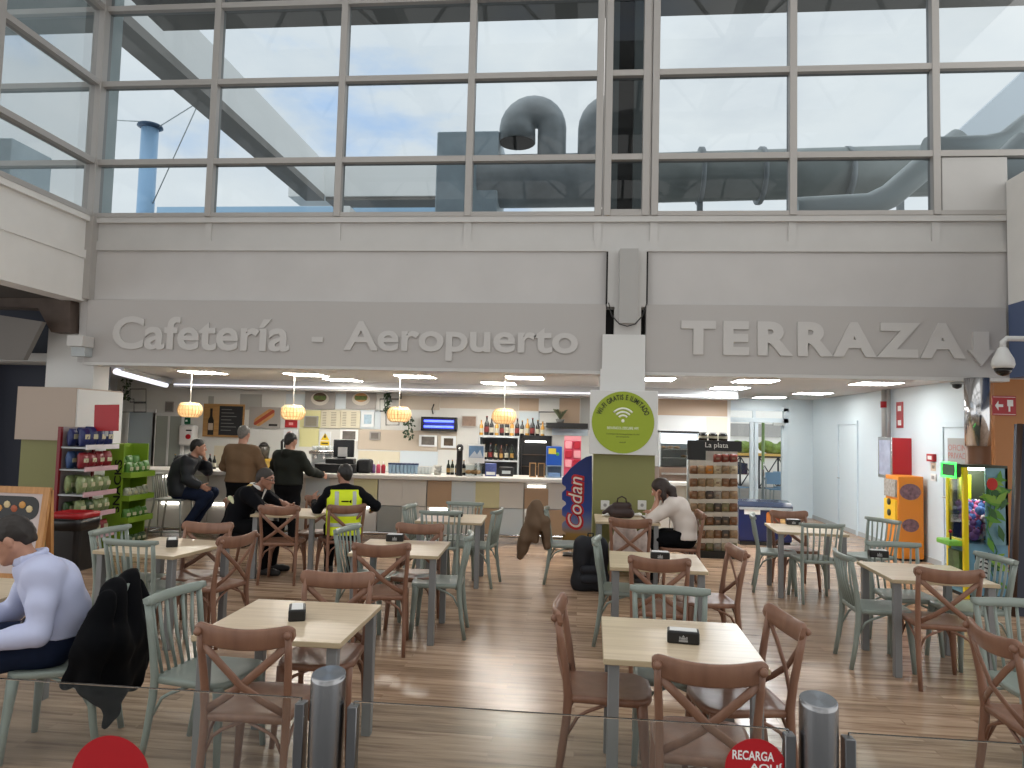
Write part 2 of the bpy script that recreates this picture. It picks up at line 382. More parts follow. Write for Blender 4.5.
# ---- hall roof with pyramid rooflight openings
mb = MB().use(mat('roof_white', (205, 205, 203), .7))
xs = [-7.2, -6.8, -3.9, -3.5, -.6, -.2, 2.7, 3.1, 6.0, 7.2]; ys2 = [-6, -4.8, -1.9, -1.5, 1.4, 1.8, 4.7, 5.1, 8.0, 9.7]
ZR = 9.3
for i in range(0, 9, 2): mb.box(xs[i], xs[i+1], -6, 9.7, ZR, ZR+.4)
for j in range(0, 9, 2):
    for i in range(1, 9, 2): mb.box(xs[i], xs[i+1], ys2[j], ys2[j+1], ZR, ZR+.4)
for i in range(1, 9, 2):
    for j in range(1, 9, 2):
        a, b_, c, d = xs[i], xs[i+1], ys2[j], ys2[j+1]; ap = Vector(((a+b_)/2, (c+d)/2, ZR+1.3))
        for q in ((a, c), (b_, c), (a, d), (b_, d), ((a+b_)/2, c), ((a+b_)/2, d), (a, (c+d)/2), (b_, (c+d)/2)):
            mb.tube([(q[0], q[1], ZR+.4), ap], .05, 4)
        L = bpy.data.lights.new('rooflight', 'AREA'); L.shape = 'RECTANGLE'; L.size = b_-a; L.size_y = d-c; L.cycles.is_portal = True
        lo = bpy.data.objects.new('rooflight', L); COL.objects.link(lo); lo.location = ((a+b_)/2, (c+d)/2, ZR+.41)
mb.use(M_clad).box(XL-.3, 7.2, WY-.05, WY+.2, 8.7, 9.4).box(XL-.3, XL, 2, WY, 8.7, 9.4)
struct(mb.build('ceiling'))
# unseen rear wall, added: dark piers and openings to streak the steel reflections
mb = MB().use(mat('unseen_pier', (120, 116, 112), .7))
for x in (-7.2, -4.2, -1.2, 1.8, 4.8): mb.box(x, x+1.3, -5.4, -5, 0, ZR)
mb.use(M_wallup).box(-7.2, 7.2, -5.4, -5, 6.5, ZR)
struct(mb.build('wall_rear_unseen'))

# ================================================================= OUTSIDE, SEEN THROUGH THE UPPER WINDOWS
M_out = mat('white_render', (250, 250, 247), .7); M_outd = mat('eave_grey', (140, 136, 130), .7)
struct(MB().use(mat('roof_gravel', (140, 138, 134), .9)).box(-14, 12, 9.9, 30, 4.2, 4.4).build('roof'))
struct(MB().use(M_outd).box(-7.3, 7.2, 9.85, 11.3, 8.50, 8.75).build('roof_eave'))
t = thing('roof_canopy', 'white roof edge of a neighbouring wing seen through the upper left panes', 'building', (-8.4, 16, 4.4))
def kid(o, t): o.parent = t; o.matrix_parent_inverse = Matrix.Translation(-t.location); return o
kid(MB().use(M_out).box(-8.9, -8.4, 9.8, 22, 9.2, 10.25).box(-9.6, -4.3, 22, 23, 9.15, 10.15).build('fascia'), t)
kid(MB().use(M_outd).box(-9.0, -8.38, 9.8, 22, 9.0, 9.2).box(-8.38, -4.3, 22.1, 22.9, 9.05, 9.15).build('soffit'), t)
kid(MB().use(M_out).box(-7.9, -7.5, 21.9, 22.6, 4.4, 8.8).build('post'), t)
t = thing('wing_wall', 'pale rendered pier outside the left side window', 'building', (-8.1, 9.6, 4.4))
kid(MB().use(mat('pier_grey', (214, 224, 222), .7)).box(-8.9, -7.55, 9.75, 10.6, 4.4, 9.9).build('pier'), t)
p = at(148, 165, 18); FH = at(148, 128, 18).z-4.4
t = thing('flue_pipe', 'pale blue flue pipe with a flat cap on the roof outside', 'chimney', (p.x, 18, 4.4))
MB().lathe([(.22, 0), (.22, FH)], 18).build('pipe', mat('pale_blue_metal', (160, 198, 232), .4, .3), t)
MB().lathe([(.24, FH-.03), (.33, FH+.02), (.31, FH+.07), (.05, FH+.14)], 18).build('cap', mat('dark_blue_metal', (60, 84, 110), .4, .3), t)
mb = MB()
for a, b_ in (((150, 122, 18), (112, 120, 18)), ((157, 128, 18), (205, 98, 17)), ((152, 205, 18), (200, 100, 17))): mb.tube([at(*a), at(*b_)], .015, 5)
tag(mb.build('guy_wire', M_galv), 'thin stay wires around the blue flue pipe', 'wire')
t = thing('parapet', 'pale blue rooftop parapet along the horizon', 'parapet', (-6, 25, 4.4))
kid(MB().use(mat('parapet_blue', (170, 204, 230), .6)).box(-16, -4, 25, 25.3, 4.4, 9.78).build('parapet_wall', None), t)
# air handling plant
t = thing('air_handling_unit', 'blue grey air handling box on the roof behind the middle panes', 'ventilation unit', (-1.5, 13, 4.4))
x0, x1, z0, z1 = rect(436, 131, 498, 210, 13)
kid(MB().use(mat('unit_blue_grey', (206, 222, 230), .5, .0, noise=.2, nscale=2)).box(x0, x1, 13, 14.1, 4.4, z1, .02, 1).build('casing'), t)
t = thing('roof_duct', 'long dark horizontal duct on the roof linked to the air handling box', 'duct', (0, 13.2, 4.4))
a, b_ = at(480, 182, 13.4), at(606, 180, 13.4)
kid(MB().tube([a, b_], .5, 20).build('duct_run', M_galvd), t)
def goose(lab, px0, flip):
    c = at(px0, 156, 13); t = thing('exhaust_cowl', lab, 'ventilation cowl', (c.x, 13.2, c.z))
    R0 = .33; pts = [(0, 0, -.3), (0, 0, .3), (0, 0, .6)]
    pts += [(-flip*(R0-R0*math.cos(R_(a))), 0, .6+R0*math.sin(R_(a))) for a in range(15, 181, 15)] + [(-flip*2*R0, 0, .34)]
    rr = [.27]*3+[.27+.08*i/12 for i in range(12)]+[.35]
    MB().tube(pts, rr, 22, up=(1, 0, 0)).build('hood', M_galvd, t)
    e_ = pts[-1]; MB().lathe([(.335, 0), (.33, -.01)], 22, Matrix.Translation((e_[0], e_[1], e_[2]-.004))).build('mouth', M_dark, t)
    MB().lathe([(.29, -.14), (.29, -.02)], 20).build('collar', M_galv, t)
goose('curved exhaust cowl opening to the left on the roof duct', 551, 1)
goose('second curved exhaust cowl half hidden by the thick window post', 592, -1)
t = thing('main_duct', 'fat galvanised duct running along the roof behind the right panes', 'duct', (4, 13.5, 5))
kid(MB().tube([at(655, 178, 13.5), at(800, 174, 13.5), at(960, 170, 13.5)], .46, 20).build('duct_run', mat('main_duct_zinc', (176, 182, 178), .45, .1, noise=.2, nscale=2)), t)
mb = MB()
for px_ in (700, 760, 845): q = at(px_, 176, 13.5); mb.lathe([(.53, -.04), (.53, .04)], 20, Matrix.Translation(q) @ Matrix.Rotation(R_(90), 4, 'Y'))
kid(mb.build('flange', M_galvd), t)
t = thing('branch_duct', 'slanting branch duct in front of the fat duct', 'duct', (3.5, 11.6, 4.4))
kid(MB().tube([at(960, 140, 11.6), at(925, 166, 11.6), at(890, 196, 11.6), at(868, 206, 11.6), at(795, 210, 11.6)], .2, 16).build('duct_run', mat('pale_duct', (220, 226, 224), .45, .1)), t)
t = thing('upper_duct', 'pale duct rising to an elbow at the far upper right', 'duct', (6, 10.6, 5.4))
kid(MB().tube([at(925, 149, 10.9), at(985, 147, 10.9), at(1006, 142, 10.9), at(1050, 108, 10.9)], .17, 16).build('duct_run', mat('pale_duct', (190, 198, 196))), t)
kid(MB().tube([at(1030, 150, 10.3), at(1012, 166, 10.3), at(1006, 195, 10.3)], .3, 16).build('elbow', mat('pale_duct', (190, 198, 196))), t)
for k_, (tn, pts_) in enumerate((('main_duct', ((700, 178, 13.5), (800, 174, 13.5), (900, 172, 13.5))), ('branch_duct', ((800, 210, 11.6), (868, 206, 11.6))), ('upper_duct', ((960, 148, 10.9), (1012, 166, 10.3))))):
    T_ = bpy.data.objects[tn]
    for q_ in pts_:
        v_ = at(*q_); kid(MB().box(v_.x-.05, v_.x+.05, v_.y-.05, v_.y+.05, 4.4, v_.z).build('support_leg', M_galvd), T_)
t = thing('stair_roof', 'pale sloping roof rising at the far upper right', 'building', (6, 16, 4.4))
q0, q1, q2 = at(936, 152, 16), at(1060, 38, 16), at(1060, 152, 16)
kid(MB().prism([(q0.x, q0.z), (q2.x, q0.z), (q1.x, q1.z)], .6, Matrix.Translation((0, 16.6, 0)) @ MY).build('sloping_wall', mat('pale_blue_render', (228, 236, 242), .7)), t)
t = thing('outside_post', 'dark steel post with pale side boards behind the narrow middle window', 'post', (.57, 10.3, 4.4))
kid(MB().use(mat('post_dark', (40, 38, 36), .6)).box(.46, .68, 10.3, 10.6, 4.4, 8.9).build('post'), t)
kid(MB().use(mat('post_pale', (128, 134, 130), .6)).box(.29, .46, 10.2, 10.4, 4.4, 8.9).box(.68, .86, 10.2, 10.4, 4.4, 8.9).build('side_board'), t)

# ================================================================= CAFETERIA SHELL
CZ = 2.62; BY = 14.0
struct(MB().box(-9.6, 6.6, WY+.26, 16.6, CZ, CZ+.12).build('ceiling_cafeteria', M_ceil))
WPAL = {'w': (206, 206, 202), 'b': (186, 174, 158), 't': (176, 152, 128), 'y': (208, 204, 150), 'g': (160, 160, 156), 'l': (196, 206, 212), 'c': (206, 198, 176)}
WM = {k: mat('wall_panel_'+k, v, .4) for k, v in WPAL.items()}
mb = MB().use(WM['w']).box(-9.6, 2.85, BY, BY+.1, 0, CZ)
def patch(c, x0, y0, x1, y1, d=.012):
    a, b_, z0, z1 = rect(x0, y0, x1, y1, BY); mb.use(WM[c]).box(a+.004, b_-.004, BY-d, BY, z0+.004, z1-.004)
for c, *r in (('w', 166, 394, 208, 430), ('g', 208, 396, 214, 420), ('w', 214, 394, 240, 406), ('g', 240, 394, 262, 410), ('w', 262, 394, 285, 410), ('l', 286, 394, 308, 408), ('g', 310, 394, 335, 408),
    ('l', 335, 394, 347, 409), ('g', 347, 394, 375, 409), ('w', 375, 398, 400, 412), ('b', 400, 396, 440, 410), ('b', 440, 397, 505, 409), ('b', 505, 398, 519, 411), ('t', 519, 398, 539, 411), ('w', 539, 398, 559, 411), ('t', 559, 398, 580, 430), ('g', 580, 398, 592, 430),
    ('y', 300, 410, 321, 428), ('y', 299, 428, 319, 447), ('c', 321, 410, 360, 428), ('w', 319, 429, 358, 450), ('l', 360, 410, 381, 429), ('w', 382, 412, 402, 429), ('b', 358, 430, 438, 450.5), ('w', 420, 411, 457, 430), ('w', 457, 411, 500, 430), ('b', 438, 431, 457, 450), ('w', 438, 450, 460, 461),
    ('c', 358, 451, 400, 466), ('l', 400, 451, 438, 466), ('w', 460, 432, 480, 446), ('w', 500, 411, 519, 430), ('l', 519, 412, 540, 430), ('w', 540, 412, 559, 430), ('w', 480, 431, 520, 450),
    ('t', 655, 399, 727.5, 416), ('w', 655, 417, 705, 436), ('c', 706, 417, 727.5, 440), ('w', 214, 410, 262, 434), ('w', 262, 432, 300, 446), ('c', 214, 446, 262, 466)):
    patch(c, *r)
struct(mb.build('wall_cafeteria_back'))
struct(MB().use(M_white).box(-4.2, -4.1, BY+.1, 16.5, 0, CZ).build('wall_partition'))
struct(MB().use(mat('grey_wall', (176, 178, 176), .5)).box(-9.7, -9.6, 10, 14, 0, CZ).build('wall_cafeteria_left'))
# soffit and LED line above the bar
struct(MB().use(mat('soffit_grey', (186, 186, 184), .6)).box(-8.0, 2.85, 13.35, BY, 2.45, CZ).build('trim_4'))
M_led = mat('led_line', (255, 255, 255), .4, emit=(236, 236, 250), es=1.3)
t = thing('led_strip', 'cold white light strip running along the soffit above the bar', 'light'); 
kid(MB().tube([(-7.95, 13.30, 2.50), (2.8, 13.30, 2.49)], .013, 6).build('tube', M_led), t)
a, b_ = at(166, 385, 13.1), at(116, 371.5, 10.75)
t = thing('led_strip', 'thick white light tubes slanting along the ceiling at the left end of the bar', 'light')
kid(MB().tube([a, b_], .05, 8).build('tube', M_led), t)
M_brk = mat('grey_wall', (176, 178, 176))
kid(MB().tube([a+Vector((.0, .1, .08)), b_+Vector((0, .1, .08))], .07, 6).build('housing', M_brk), t)
mb = MB()
for px_ in (655, 690, 728): pass
mb.bm.free()
# ceiling panels
M_lightpanel3 = mat('soft_panel', (255, 255, 255), .4, emit=(255, 252, 246), es=16)
M_lightpanel2 = mat('bright_panel', (255, 255, 255), .4, emit=(244, 250, 255), es=58)
def ceil_light(px0, px1, py0, py1, lab):
    xm = (px0+px1)/2; d = CR*(xm-512) - CU*((py0+py1)/2-384) + CF*FPX; k = (CZ-HC)/d.z; c = CO+d*k
    c.y = min(c.y, 12.75 if c.x < 1.2 else 15.7)
    t = thing('ceiling_light', lab, 'ceiling light', (c.x if c.y < 15.6 else 4.0, c.y, CZ), group='square light panels in the cafeteria ceiling')
    MB().box(-.31, .31, -.31, .31, -.012, .0).build('frame', M_white, t); MB().box(-.285, .285, -.285, .285, -.016, -.012).build('diffuser', M_lightpanel2 if c.x > 1.6 and c.x < 4.3 else M_lightpanel3 if c.x >= 4.3 else M_lightpanel, t)
for a in ((183, 224, 370.5, 373.5, 'square ceiling light over the seated man at the left end of the bar'), (285, 328, 372.5, 376, 'square ceiling light above the man in the dark jacket'), (325, 361, 378, 381, 'square ceiling light behind the second pendant, deeper in the ceiling'),
          (396, 435, 374, 378, 'warm square ceiling light in front of the third pendant'), (484, 516, 382, 385, 'square ceiling light above the bottle shelf pendant'), (507, 543, 375.5, 379, 'square ceiling light just left of the white pillar'),
          (645, 664, 377, 380, 'ceiling light partly hidden right behind the white pillar'), (711, 748, 386, 389, 'ceiling light lowest above the snack packet rack'), (734, 776, 379, 382, 'ceiling light nearest above the right passage'),
          (795, 830, 391, 395, 'ceiling light second from the terrace doors, near the corner'), (853, 898, 381, 385, 'ceiling light next to the white right wall'), (762, 794, 399.2, 401.2, 'farthest small ceiling light, just in front of the terrace doors')):
    ceil_light(*a)

# ================================================================= RIGHT PASSAGE
RX = 5.15; DY = 16.5
struct(MB().box(RX, RX+.15, 9.95, DY+.1, 0, CZ).build('wall_passage', M_roomw))
x0, x1, zz0, zz1 = rect(724, 404, 788, 512, DY)
dx0, dx1, dz1 = -4.1, x1, at(750, 408, DY).z  # hidden glazing run left of the doors, added to bring daylight in
struct(MB().use(M_roomw).box(dx1, RX, DY, DY+.12, 0, CZ).box(-4.1, dx1, DY, DY+.12, dz1, CZ).build('wall_passage_end'))
struct(MB().box(RX-.015, RX, 9.95, DY, 0, .08).build('baseboard_right', mat('grey_skirting', (170, 176, 178), .5)))
M_dfr = mat('door_frame_white', (206, 220, 228), .4)
t = thing('door_1', 'glazed white double doors to the terrace', 'door', ((dx0+dx1)/2, DY, 0)); t['kind'] = 'structure'
zt = at(750, 420, DY).z
mb = MB().use(M_dfr)
xm = at(754, 460, DY).x
for X in (dx0+.04, -2.3, -.5, 1.3, xm-1.55, dx1-.05): mb.box(X-.05, X+.05, DY-.02, DY+.08, 0, dz1)
mb.box(dx0, dx1, DY-.02, DY+.08, zt-.05, zt+.05).box(dx0, dx1, DY-.02, DY+.08, dz1-.06, dz1).box(xm-.09, xm-.01, DY-.01, DY+.06, 0, zt).box(xm+.01, xm+.09, DY-.01, DY+.06, 0, zt)
mb.box(dx0, dx1, DY-.01, DY+.06, 0, .12).box(xm-.03, xm+.03, DY, DY+.05, zt, dz1).box(dx1-.14, dx1-.06, DY-.01, DY+.06, 0, zt)
kid(mb.build('door_frame'), t)
mg = MB().use(M_dpane); mg.bm.faces.new([mg.bm.verts.new(v) for v in ((dx0, DY+.02, .1), (dx1, DY+.02, .1), (dx1, DY+.02, dz1), (dx0, DY+.02, dz1))]); kid(mg.build('glass_pane'), t)
q = at(778, 424, DY-.04); kid(MB().box(q.x-.12, q.x+.12, q.y-.06, q.y, q.z-.04, q.z+.03, .005, 1).build('door_closer', M_galv), t)
kid(MB().tube([(xm+.2, DY-.05, .9), (xm+.2, DY-.05, 1.2)], .015, 6).build('handle', M_steel), t)
def leafdoor(n, lab, y0, y1, z1, hs=True, poster=False):
    t = thing(n, lab, 'door', (RX, (y0+y1)/2, 0)); t['kind'] = 'structure'
    kid(MB().use(M_dfr).box(RX-.03, RX-.001, y0-.07, y0, 0, z1+.07).box(RX-.03, RX-.001, y1, y1+.07, 0, z1+.07).box(RX-.03, RX-.001, y0, y1, z1, z1+.07).build('frame'), t)
    kid(MB().use(M_roomw).box(RX-.012, RX-.001, y0+.005, y1-.005, .01, z1-.005).build('leaf'), t)
    kid(MB().tube([(RX-.05, y1-.12, 1.0), (RX-.05, y1-.02, 1.0)], .012, 6).build('handle', M_galv), t)
    return t
def yx(px_): d = CR*(px_-512) - CU*(450-384) + CF*FPX; return RX/d.x*d.y
leafdoor('door_2', 'plain white door far along the passage wall', yx(857), yx(839.5), 2.05)
t = leafdoor('door_3', 'pale door with a printed poster beside the claw machine', 9.98, yx(945), 1.98)
y0, y1 = 9.98, yx(949)
kid(MB().box(RX-.018, RX-.013, y0+.02, y1, 1.15, 1.83).build('poster', mat('poster_grey', (166, 168, 166), .5)), t)
MP = Matrix.Translation((RX-.019, y1-.02, 0)) @ Matrix.Rotation(R_(-90), 4, 'Z')
for zz, bd in ((1.66, 'OFICINA'), (1.55, 'PRIVADA')):
    o = text_fit('lettering', bd, 0.0, y1-y0-.05, zz, zz+.08, -.001, mat('faded_red_ink', (176, 110, 104), .6), .001, 0, t, MP); o.matrix_parent_inverse = Matrix.Translation(-t.location)
# left dark corner
struct(MB().use(M_navy).box(-12, -7.5, 10.6, 10.75, 0, 3.6).build('wall_navy'))
struct(MB().use(mat('dark_ceiling', (70, 64, 60), .8)).box(-12, XL-.3, 4, 10.7, 3.5, 3.6).build('ceiling_left'))
p = [at(*q) for q in ((-70, 283, 9.45), (69, 300, 9.45), (69, 332, 9.45), (50, 332, 9.45), (37, 308, 9.45), (-70, 303, 9.45))]
struct(MB().prism([(q.x, q.z) for q in p], .28, Matrix.Translation((0, 9.75, 0)) @ MY).build('beam_left', mat('brown_beam', (96, 82, 74), .7, noise=.3, nscale=4)))
p = [at(*q) for q in ((-60, 306, 9.25), (44, 322, 9.25), (25, 360, 9.25), (-60, 358, 9.25))]
struct(MB().prism([(q.x, q.z) for q in p], .08, Matrix.Translation((0, 9.3, 0)) @ MY).build('trim_5', mat('hung_panel_grey', (120, 116, 112), .7)))
# left pillar and its cladding box
mb = MB().use(M_white).box(-7.74, -7.0, 9.66, 10.0, 2.2, 3.5)
mb.use(M_beige).box(-7.56, -6.71, 8.95, 9.9, 1.49, 2.20).use(M_green).box(-7.5, -6.76, 9.0, 9.88, 0, 1.49).use(M_white).box(-6.72, -6.69, 8.96, 9.9, 1.0, 2.18).box(-6.765, -6.735, 9.01, 9.88, .0, 1.2)
struct(mb.build('column_left'))
q0, q1, za, zb = rect(71, 336, 88, 347, 9.4)
t = thing('wall_speaker', 'small grey box fixed on the white left pillar under the sign end', 'speaker', ((q0+q1)/2, 9.5, za))
MB().box(-.12, .12, -.2, .04, 0, zb-za, .006, 1).build('casing', M_clad, t); MB().box(-.1, .1, -.12, .04, -.13, 0).build('bracket', M_galvd, t)
# ================================================================= TABLES AND CHAIRS
M_birch = wood_mat('birch_top', (204, 184, 156), (228, 210, 184), .3, 'X', 1.0)
M_birch_e = mat('birch_edge', (186, 168, 138), .4)
M_tleg = mat('table_leg_grey', (126, 127, 128), .42, .1)
M_x = wood_mat('rust_brown_wood', (122, 86, 68), (140, 102, 82), .38, 'Z', .6)
M_g = mat('sage_green_paint', (136, 146, 139), .38)
def make_x():
    t = thing('cross_back_chair', 'x', 'chair')
    # seat
    prof = []
    out = [(-.20, -.2), (-.205, -.05), (-.215, .1), (-.21, .16), (-.18, .2), (-.12, .222), (0, .23), (.12, .222), (.18, .2), (.21, .16), (.215, .1), (.205, -.05), (.20, -.2), (.17, -.215), (-.17, -.215)][::-1]
    mb = MB()
    mb.ring_skin([[Vector((x*s, y*s, z)) for x, y in out] for s, z in ((.93, .425), (1, .432), (1.0, .452), (.985, .461), (.9, .463), (.6, .455), (.2, .452))])
    mb.build('seat', M_x, t)
    for s in (-1, 1):
        rl = [(s*.198, -.255, 0), (s*.196, -.225, .18), (s*.192, -.203, .36), (s*.192, -.198, .46), (s*.197, -.215, .6), (s*.204, -.24, .74), (s*.207, -.262, .85)]
        MB().tube(rl, [.015, .017, .019, .020, .018, .017, .016], 10, flat=[.018, .02, .023, .024, .02, .019, .018]).build('leg', M_x, t)
        fl = [(s*.185, .17, .44), (s*.188, .178, .34), (s*.2, .19, .18), (s*.212, .2, 0)]
        MB().tube(fl, [.030, .027, .021, .016], 10).build('leg', M_x, t)
    # curved top rail
    rings = []
    for k in range(21):
        u = math.sin((-1+2*k/20)*math.pi/2); x = u*.232; y = -.255-.035*(1-u*u)+.008; top = .868+.026*u*u; h = .097*math.sqrt(max(0, 1-.86*(max(0, abs(u)-.82)/.18)**2)); top -= (.097-h)*.42
        r = []
        for (a, b) in ((-1, 0), (-1, .85), (-.5, 1), (.5, 1), (1, .85), (1, 0), (1, -.85), (.5, -1), (-.5, -1), (-1, -.85)): r.append(Vector((x, y+a*.013-b*.006, top-h/2+b*h/2)))
        rings.append(r)
    mb = MB().ring_skin(rings)
    for s in (-1, 1): mb.ball((s*.21, -.275, .845), .02, 10)
    mb.build('top_rail', M_x, t)
    for s in (-1, 1):
        pts = [(s*.195, -.255, .79), (s*.12, -.262, .72), (0, -.262+s*.005, .612), (-s*.1, -.235, .535), (-s*.188, -.205, .475)]
        MB().tube(pts, [.019]*5, 8, flat=[.0075]*5, up=(0, 0, 1)).build('cross_bar', M_x, t)
    for a, b, c in (((-.188, .175, .25), (-.11, .19, .39), (-.02, .195, .43)), ((.188, .175, .25), (.11, .19, .39), (.02, .195, .43)), ((-.19, -.2, .27), (-.195, -.1, .39), (-.19, 0, .43)), ((.19, -.2, .27), (.195, -.1, .39), (.19, 0, .43)), ((-.192, -.205, .27), (-.11, -.2, .39), (-.02, -.2, .43)), ((.192, -.205, .27), (.11, -.2, .39), (.02, -.2, .43))):
        MB().tube([a, ((a[0]+b[0])/2, (a[1]+b[1])/2, (a[2]+b[2])/2+.03), b, c], .009, 6).build('brace', M_x, t)
    return t
def make_g():
    t = thing('spindle_back_chair', 'x', 'chair')
    out = [(-.195, -.2), (-.205, -.05), (-.215, .1), (-.21, .17), (-.18, .205), (-.1, .22), (0, .222), (.1, .22), (.18, .205), (.21, .17), (.215, .1), (.205, -.05), (.195, -.2), (.16, -.215), (-.16, -.215)][::-1]
    MB().ring_skin([[Vector((x*s, y*s, z)) for x, y in out] for s, z in ((.93, .425), (1, .43), (1.0, .452), (.985, .461), (.9, .463), (.6, .454), (.2, .452))]).build('seat', M_g, t)
    for s in (-1, 1):
        rl = [(s*.2, -.258, 0), (s*.198, -.226, .18), (s*.194, -.203, .36), (s*.194, -.2, .46), (s*.199, -.218, .6), (s*.206, -.24, .74), (s*.21, -.258, .835)]
        MB().tube(rl, [.014, .016, .018, .019, .017, .016, .015], 10, flat=[.017, .019, .022, .023, .019, .018, .017]).build('leg', M_g, t)
        MB().tube([(s*.185, .17, .44), (s*.188, .178, .34), (s*.2, .19, .18), (s*.212, .2, 0)], [.030, .026, .020, .016], 10).build('leg', M_g, t)
    rings = []
    for k in range(13):
        u = -1+2*k/12; x = u*.24; y = -.245-.04*(1-u*u); h = .05*(1-.4*max(0, abs(u)-.8)/.2); top = .868
        rings.append([Vector((x, y+a*.016-b*.004, top-h/2+b*h/2)) for (a, b) in ((-1, 0), (-1, .8), (-.5, 1), (.5, 1), (1, .8), (1, 0), (1, -.8), (.5, -1), (-.5, -1), (-1, -.8))])
    MB().ring_skin(rings).build('top_rail', M_g, t)
    for i in range(6):
        u = (i-2.5)/2.5*.72; MB().tube([(u*.19, -.2, .455), (u*.205, -.235-.02*(1-u*u), .65), (u*.225, -.248-.035*(1-u*u), .83)], [.0085, .010, .0085], 8).build('spindle', M_g, t)
    for a, b, c in (((-.188, .175, .25), (-.11, .19, .39), (-.02, .195, .43)), ((.188, .175, .25), (.11, .19, .39), (.02, .195, .43)), ((-.19, -.2, .27), (-.195, -.1, .39), (-.19, 0, .43)), ((.19, -.2, .27), (.195, -.1, .39), (.19, 0, .43))):
        MB().tube([a, ((a[0]+b[0])/2, (a[1]+b[1])/2, (a[2]+b[2])/2+.03), b, c], .009, 6).build('brace', M_g, t)
    return t
def make_table(wx=.76, wy=.78):
    t = thing('cafe_table', 'x', 'table')
    MB().use(M_birch_e).box(-wx/2, wx/2, -wy/2, wy/2, .707, .7345, .003, 1).use(M_birch).box(-wx/2+.003, wx/2-.003, -wy/2+.003, wy/2-.003, .7346, .735).build('tabletop', None, t)
    for sx in (-1, 1):
        for sy in (-1, 1):
            a, b = sx*(wx/2-.05), sy*(wy/2-.05)
            MB().box(a-.027, a+.027, b-.027, b+.027, 0, .706, .004, 1).build('leg', M_tleg, t)
    f = MB()
    for sy in (-1, 1): f.box(-wx/2+.09, wx/2-.09, sy*.2-.015, sy*.2+.015, .688, .7065)
    for sx in (-1, 1): f.box(sx*(wx/2-.09)-.012, sx*(wx/2-.09)+.012, -wy/2+.09, wy/2-.09, .688, .7065)
    f.build('under_frame', M_tleg, t)
    return t
PROTO = {}
def place(kind, x, y, rz, label, group=None, **k):
    if kind not in PROTO: o = PROTO[kind] = {'x': make_x, 'g': make_g, 't': make_table}[kind]()
    else: o = copy_tree(PROTO[kind])
    o.location = (x, y, 0); o.rotation_euler = (0, 0, R_(rz)); o['label'] = label; o['group'] = group
    return o
GT, GX, GG = 'birch topped tables', 'brown cross back chairs', 'sage green spindle chairs'
TABLES = [('T1', .515, 3.84, -1, 'birch topped table nearest the glass barrier on the right, under a black napkin holder'),
 ('T2', .645, 6.14, -2, 'birch topped table second from the front in the middle row'),
 ('T3', .58, 8.98, 0, 'birch topped table against the green pillar, with the handbag on it'),
 ('T4', -1.53, 3.85, 1, 'birch topped table behind the left steel post of the barrier'),
 ('T5', -1.545, 6.27, 3, 'birch topped table in mid room in front of the table of four green chairs'),
 ('T6', -1.48, 8.42, 3, 'birch topped table of four green chairs near the bar front'),
 ('T7', -3.42, 8.42, 4, 'birch topped table where the two colleagues sit talking'),
 ('T8', -3.47, 5.83, -8, 'birch topped table at left between the snack shelf and the black jacket'),
 ('T10', 2.77, 6.13, -2, 'birch topped table in front of the claw machine'),
 ('T11', 2.61, 8.66, -4, 'birch topped table farthest right, before the blue freezer chest'),
 ('T9', -3.72, 4.05, 0, 'birch topped table at the left edge in front of the man in the pale shirt')]
for n, x, y, a, l in TABLES: place('t', x, y, a, l, GT)
def ch(kind, rx, ry, a, label):      # rail centre on the ground plan, and the way it faces
    th = R_(a); back = .27
    place(kind, rx-math.sin(th)*back, ry+math.cos(th)*back, a, label, GX if kind == 'x' else GG)
ch('x', -.10, 3.92, -92, 'brown cross back chair facing right at the left end of the nearest right table')
ch('x', .545, 3.05, -3, 'brown cross back chair with its back to us behind the barrier sticker, nearest right table')
ch('x', 1.09, 3.90, 98, 'brown cross back chair on the right end of the nearest right table')
ch('g', .56, 4.50, 177, 'green spindle chair tucked behind the nearest right table, facing us')
ch('g', .15, 6.35, -95, 'green spindle chair with its back to the black backpack')
ch('x', .60, 5.44, -6, 'brown cross back chair between the two right middle tables, back to us')
ch('x', 1.31, 6.10, 97, 'brown cross back chair right of the second middle table, below the packet rack')
ch('x', .55, 7.80, -5, 'brown cross back chair carrying the pale coat, in front of the pillar table')
ch('x', 1.45, 8.75, 92, 'brown cross back chair under the seated woman')
ch('x', -1.50, 3.17, 1, 'brown cross back chair nearest to us on the left, beside the left steel post')
ch('x', -1.49, 4.43, 184, 'brown cross back chair on the far side of the left front table, facing us')
ch('g', -2.23, 3.83, -97, 'green spindle chair nearest the draped black jacket, pale seat turned right')
ch('x', -1.53, 5.54, 12, 'brown cross back chair with its back to us at the mid room table')
ch('g', -.95, 6.33, 95, 'green spindle chair at right of the mid room table, facing left')
ch('x', -1.50, 6.78, 184, 'brown cross back chair on the far side of the mid room table')
ch('g', -2.12, 6.44, -100, 'green spindle chair at left of the mid room table, behind the front brown chair')
ch('g', -1.53, 7.93, 8, 'green spindle chair with its back to us at the table near the bar front')
ch('g', -.92, 8.30, 82, 'green spindle chair at right end of the table near the bar front')
ch('g', -2.02, 8.42, -94, 'green spindle chair at left end of the table near the bar front')
ch('g', -1.42, 8.98, 178, 'green spindle chair against the bar front panels, facing us')
ch('x', -3.32, 7.74, 8, 'brown cross back chair with its back to us at the talking colleagues table')
ch('x', -3.28, 9.02, 186, 'brown cross back chair on the bar side of the colleagues table')
ch('x', -2.66, 8.12, 35, 'brown cross back chair under the man in the yellow vest')
ch('x', -4.28, 8.55, -84, 'brown cross back chair under the man in the black uniform')
ch('g', -3.47, 5.30, -6, 'green spindle chair with curved rail in front of the left table, back to us')
ch('g', -4.01, 5.84, -94, 'green spindle chair at the snack shelf end of the left table')
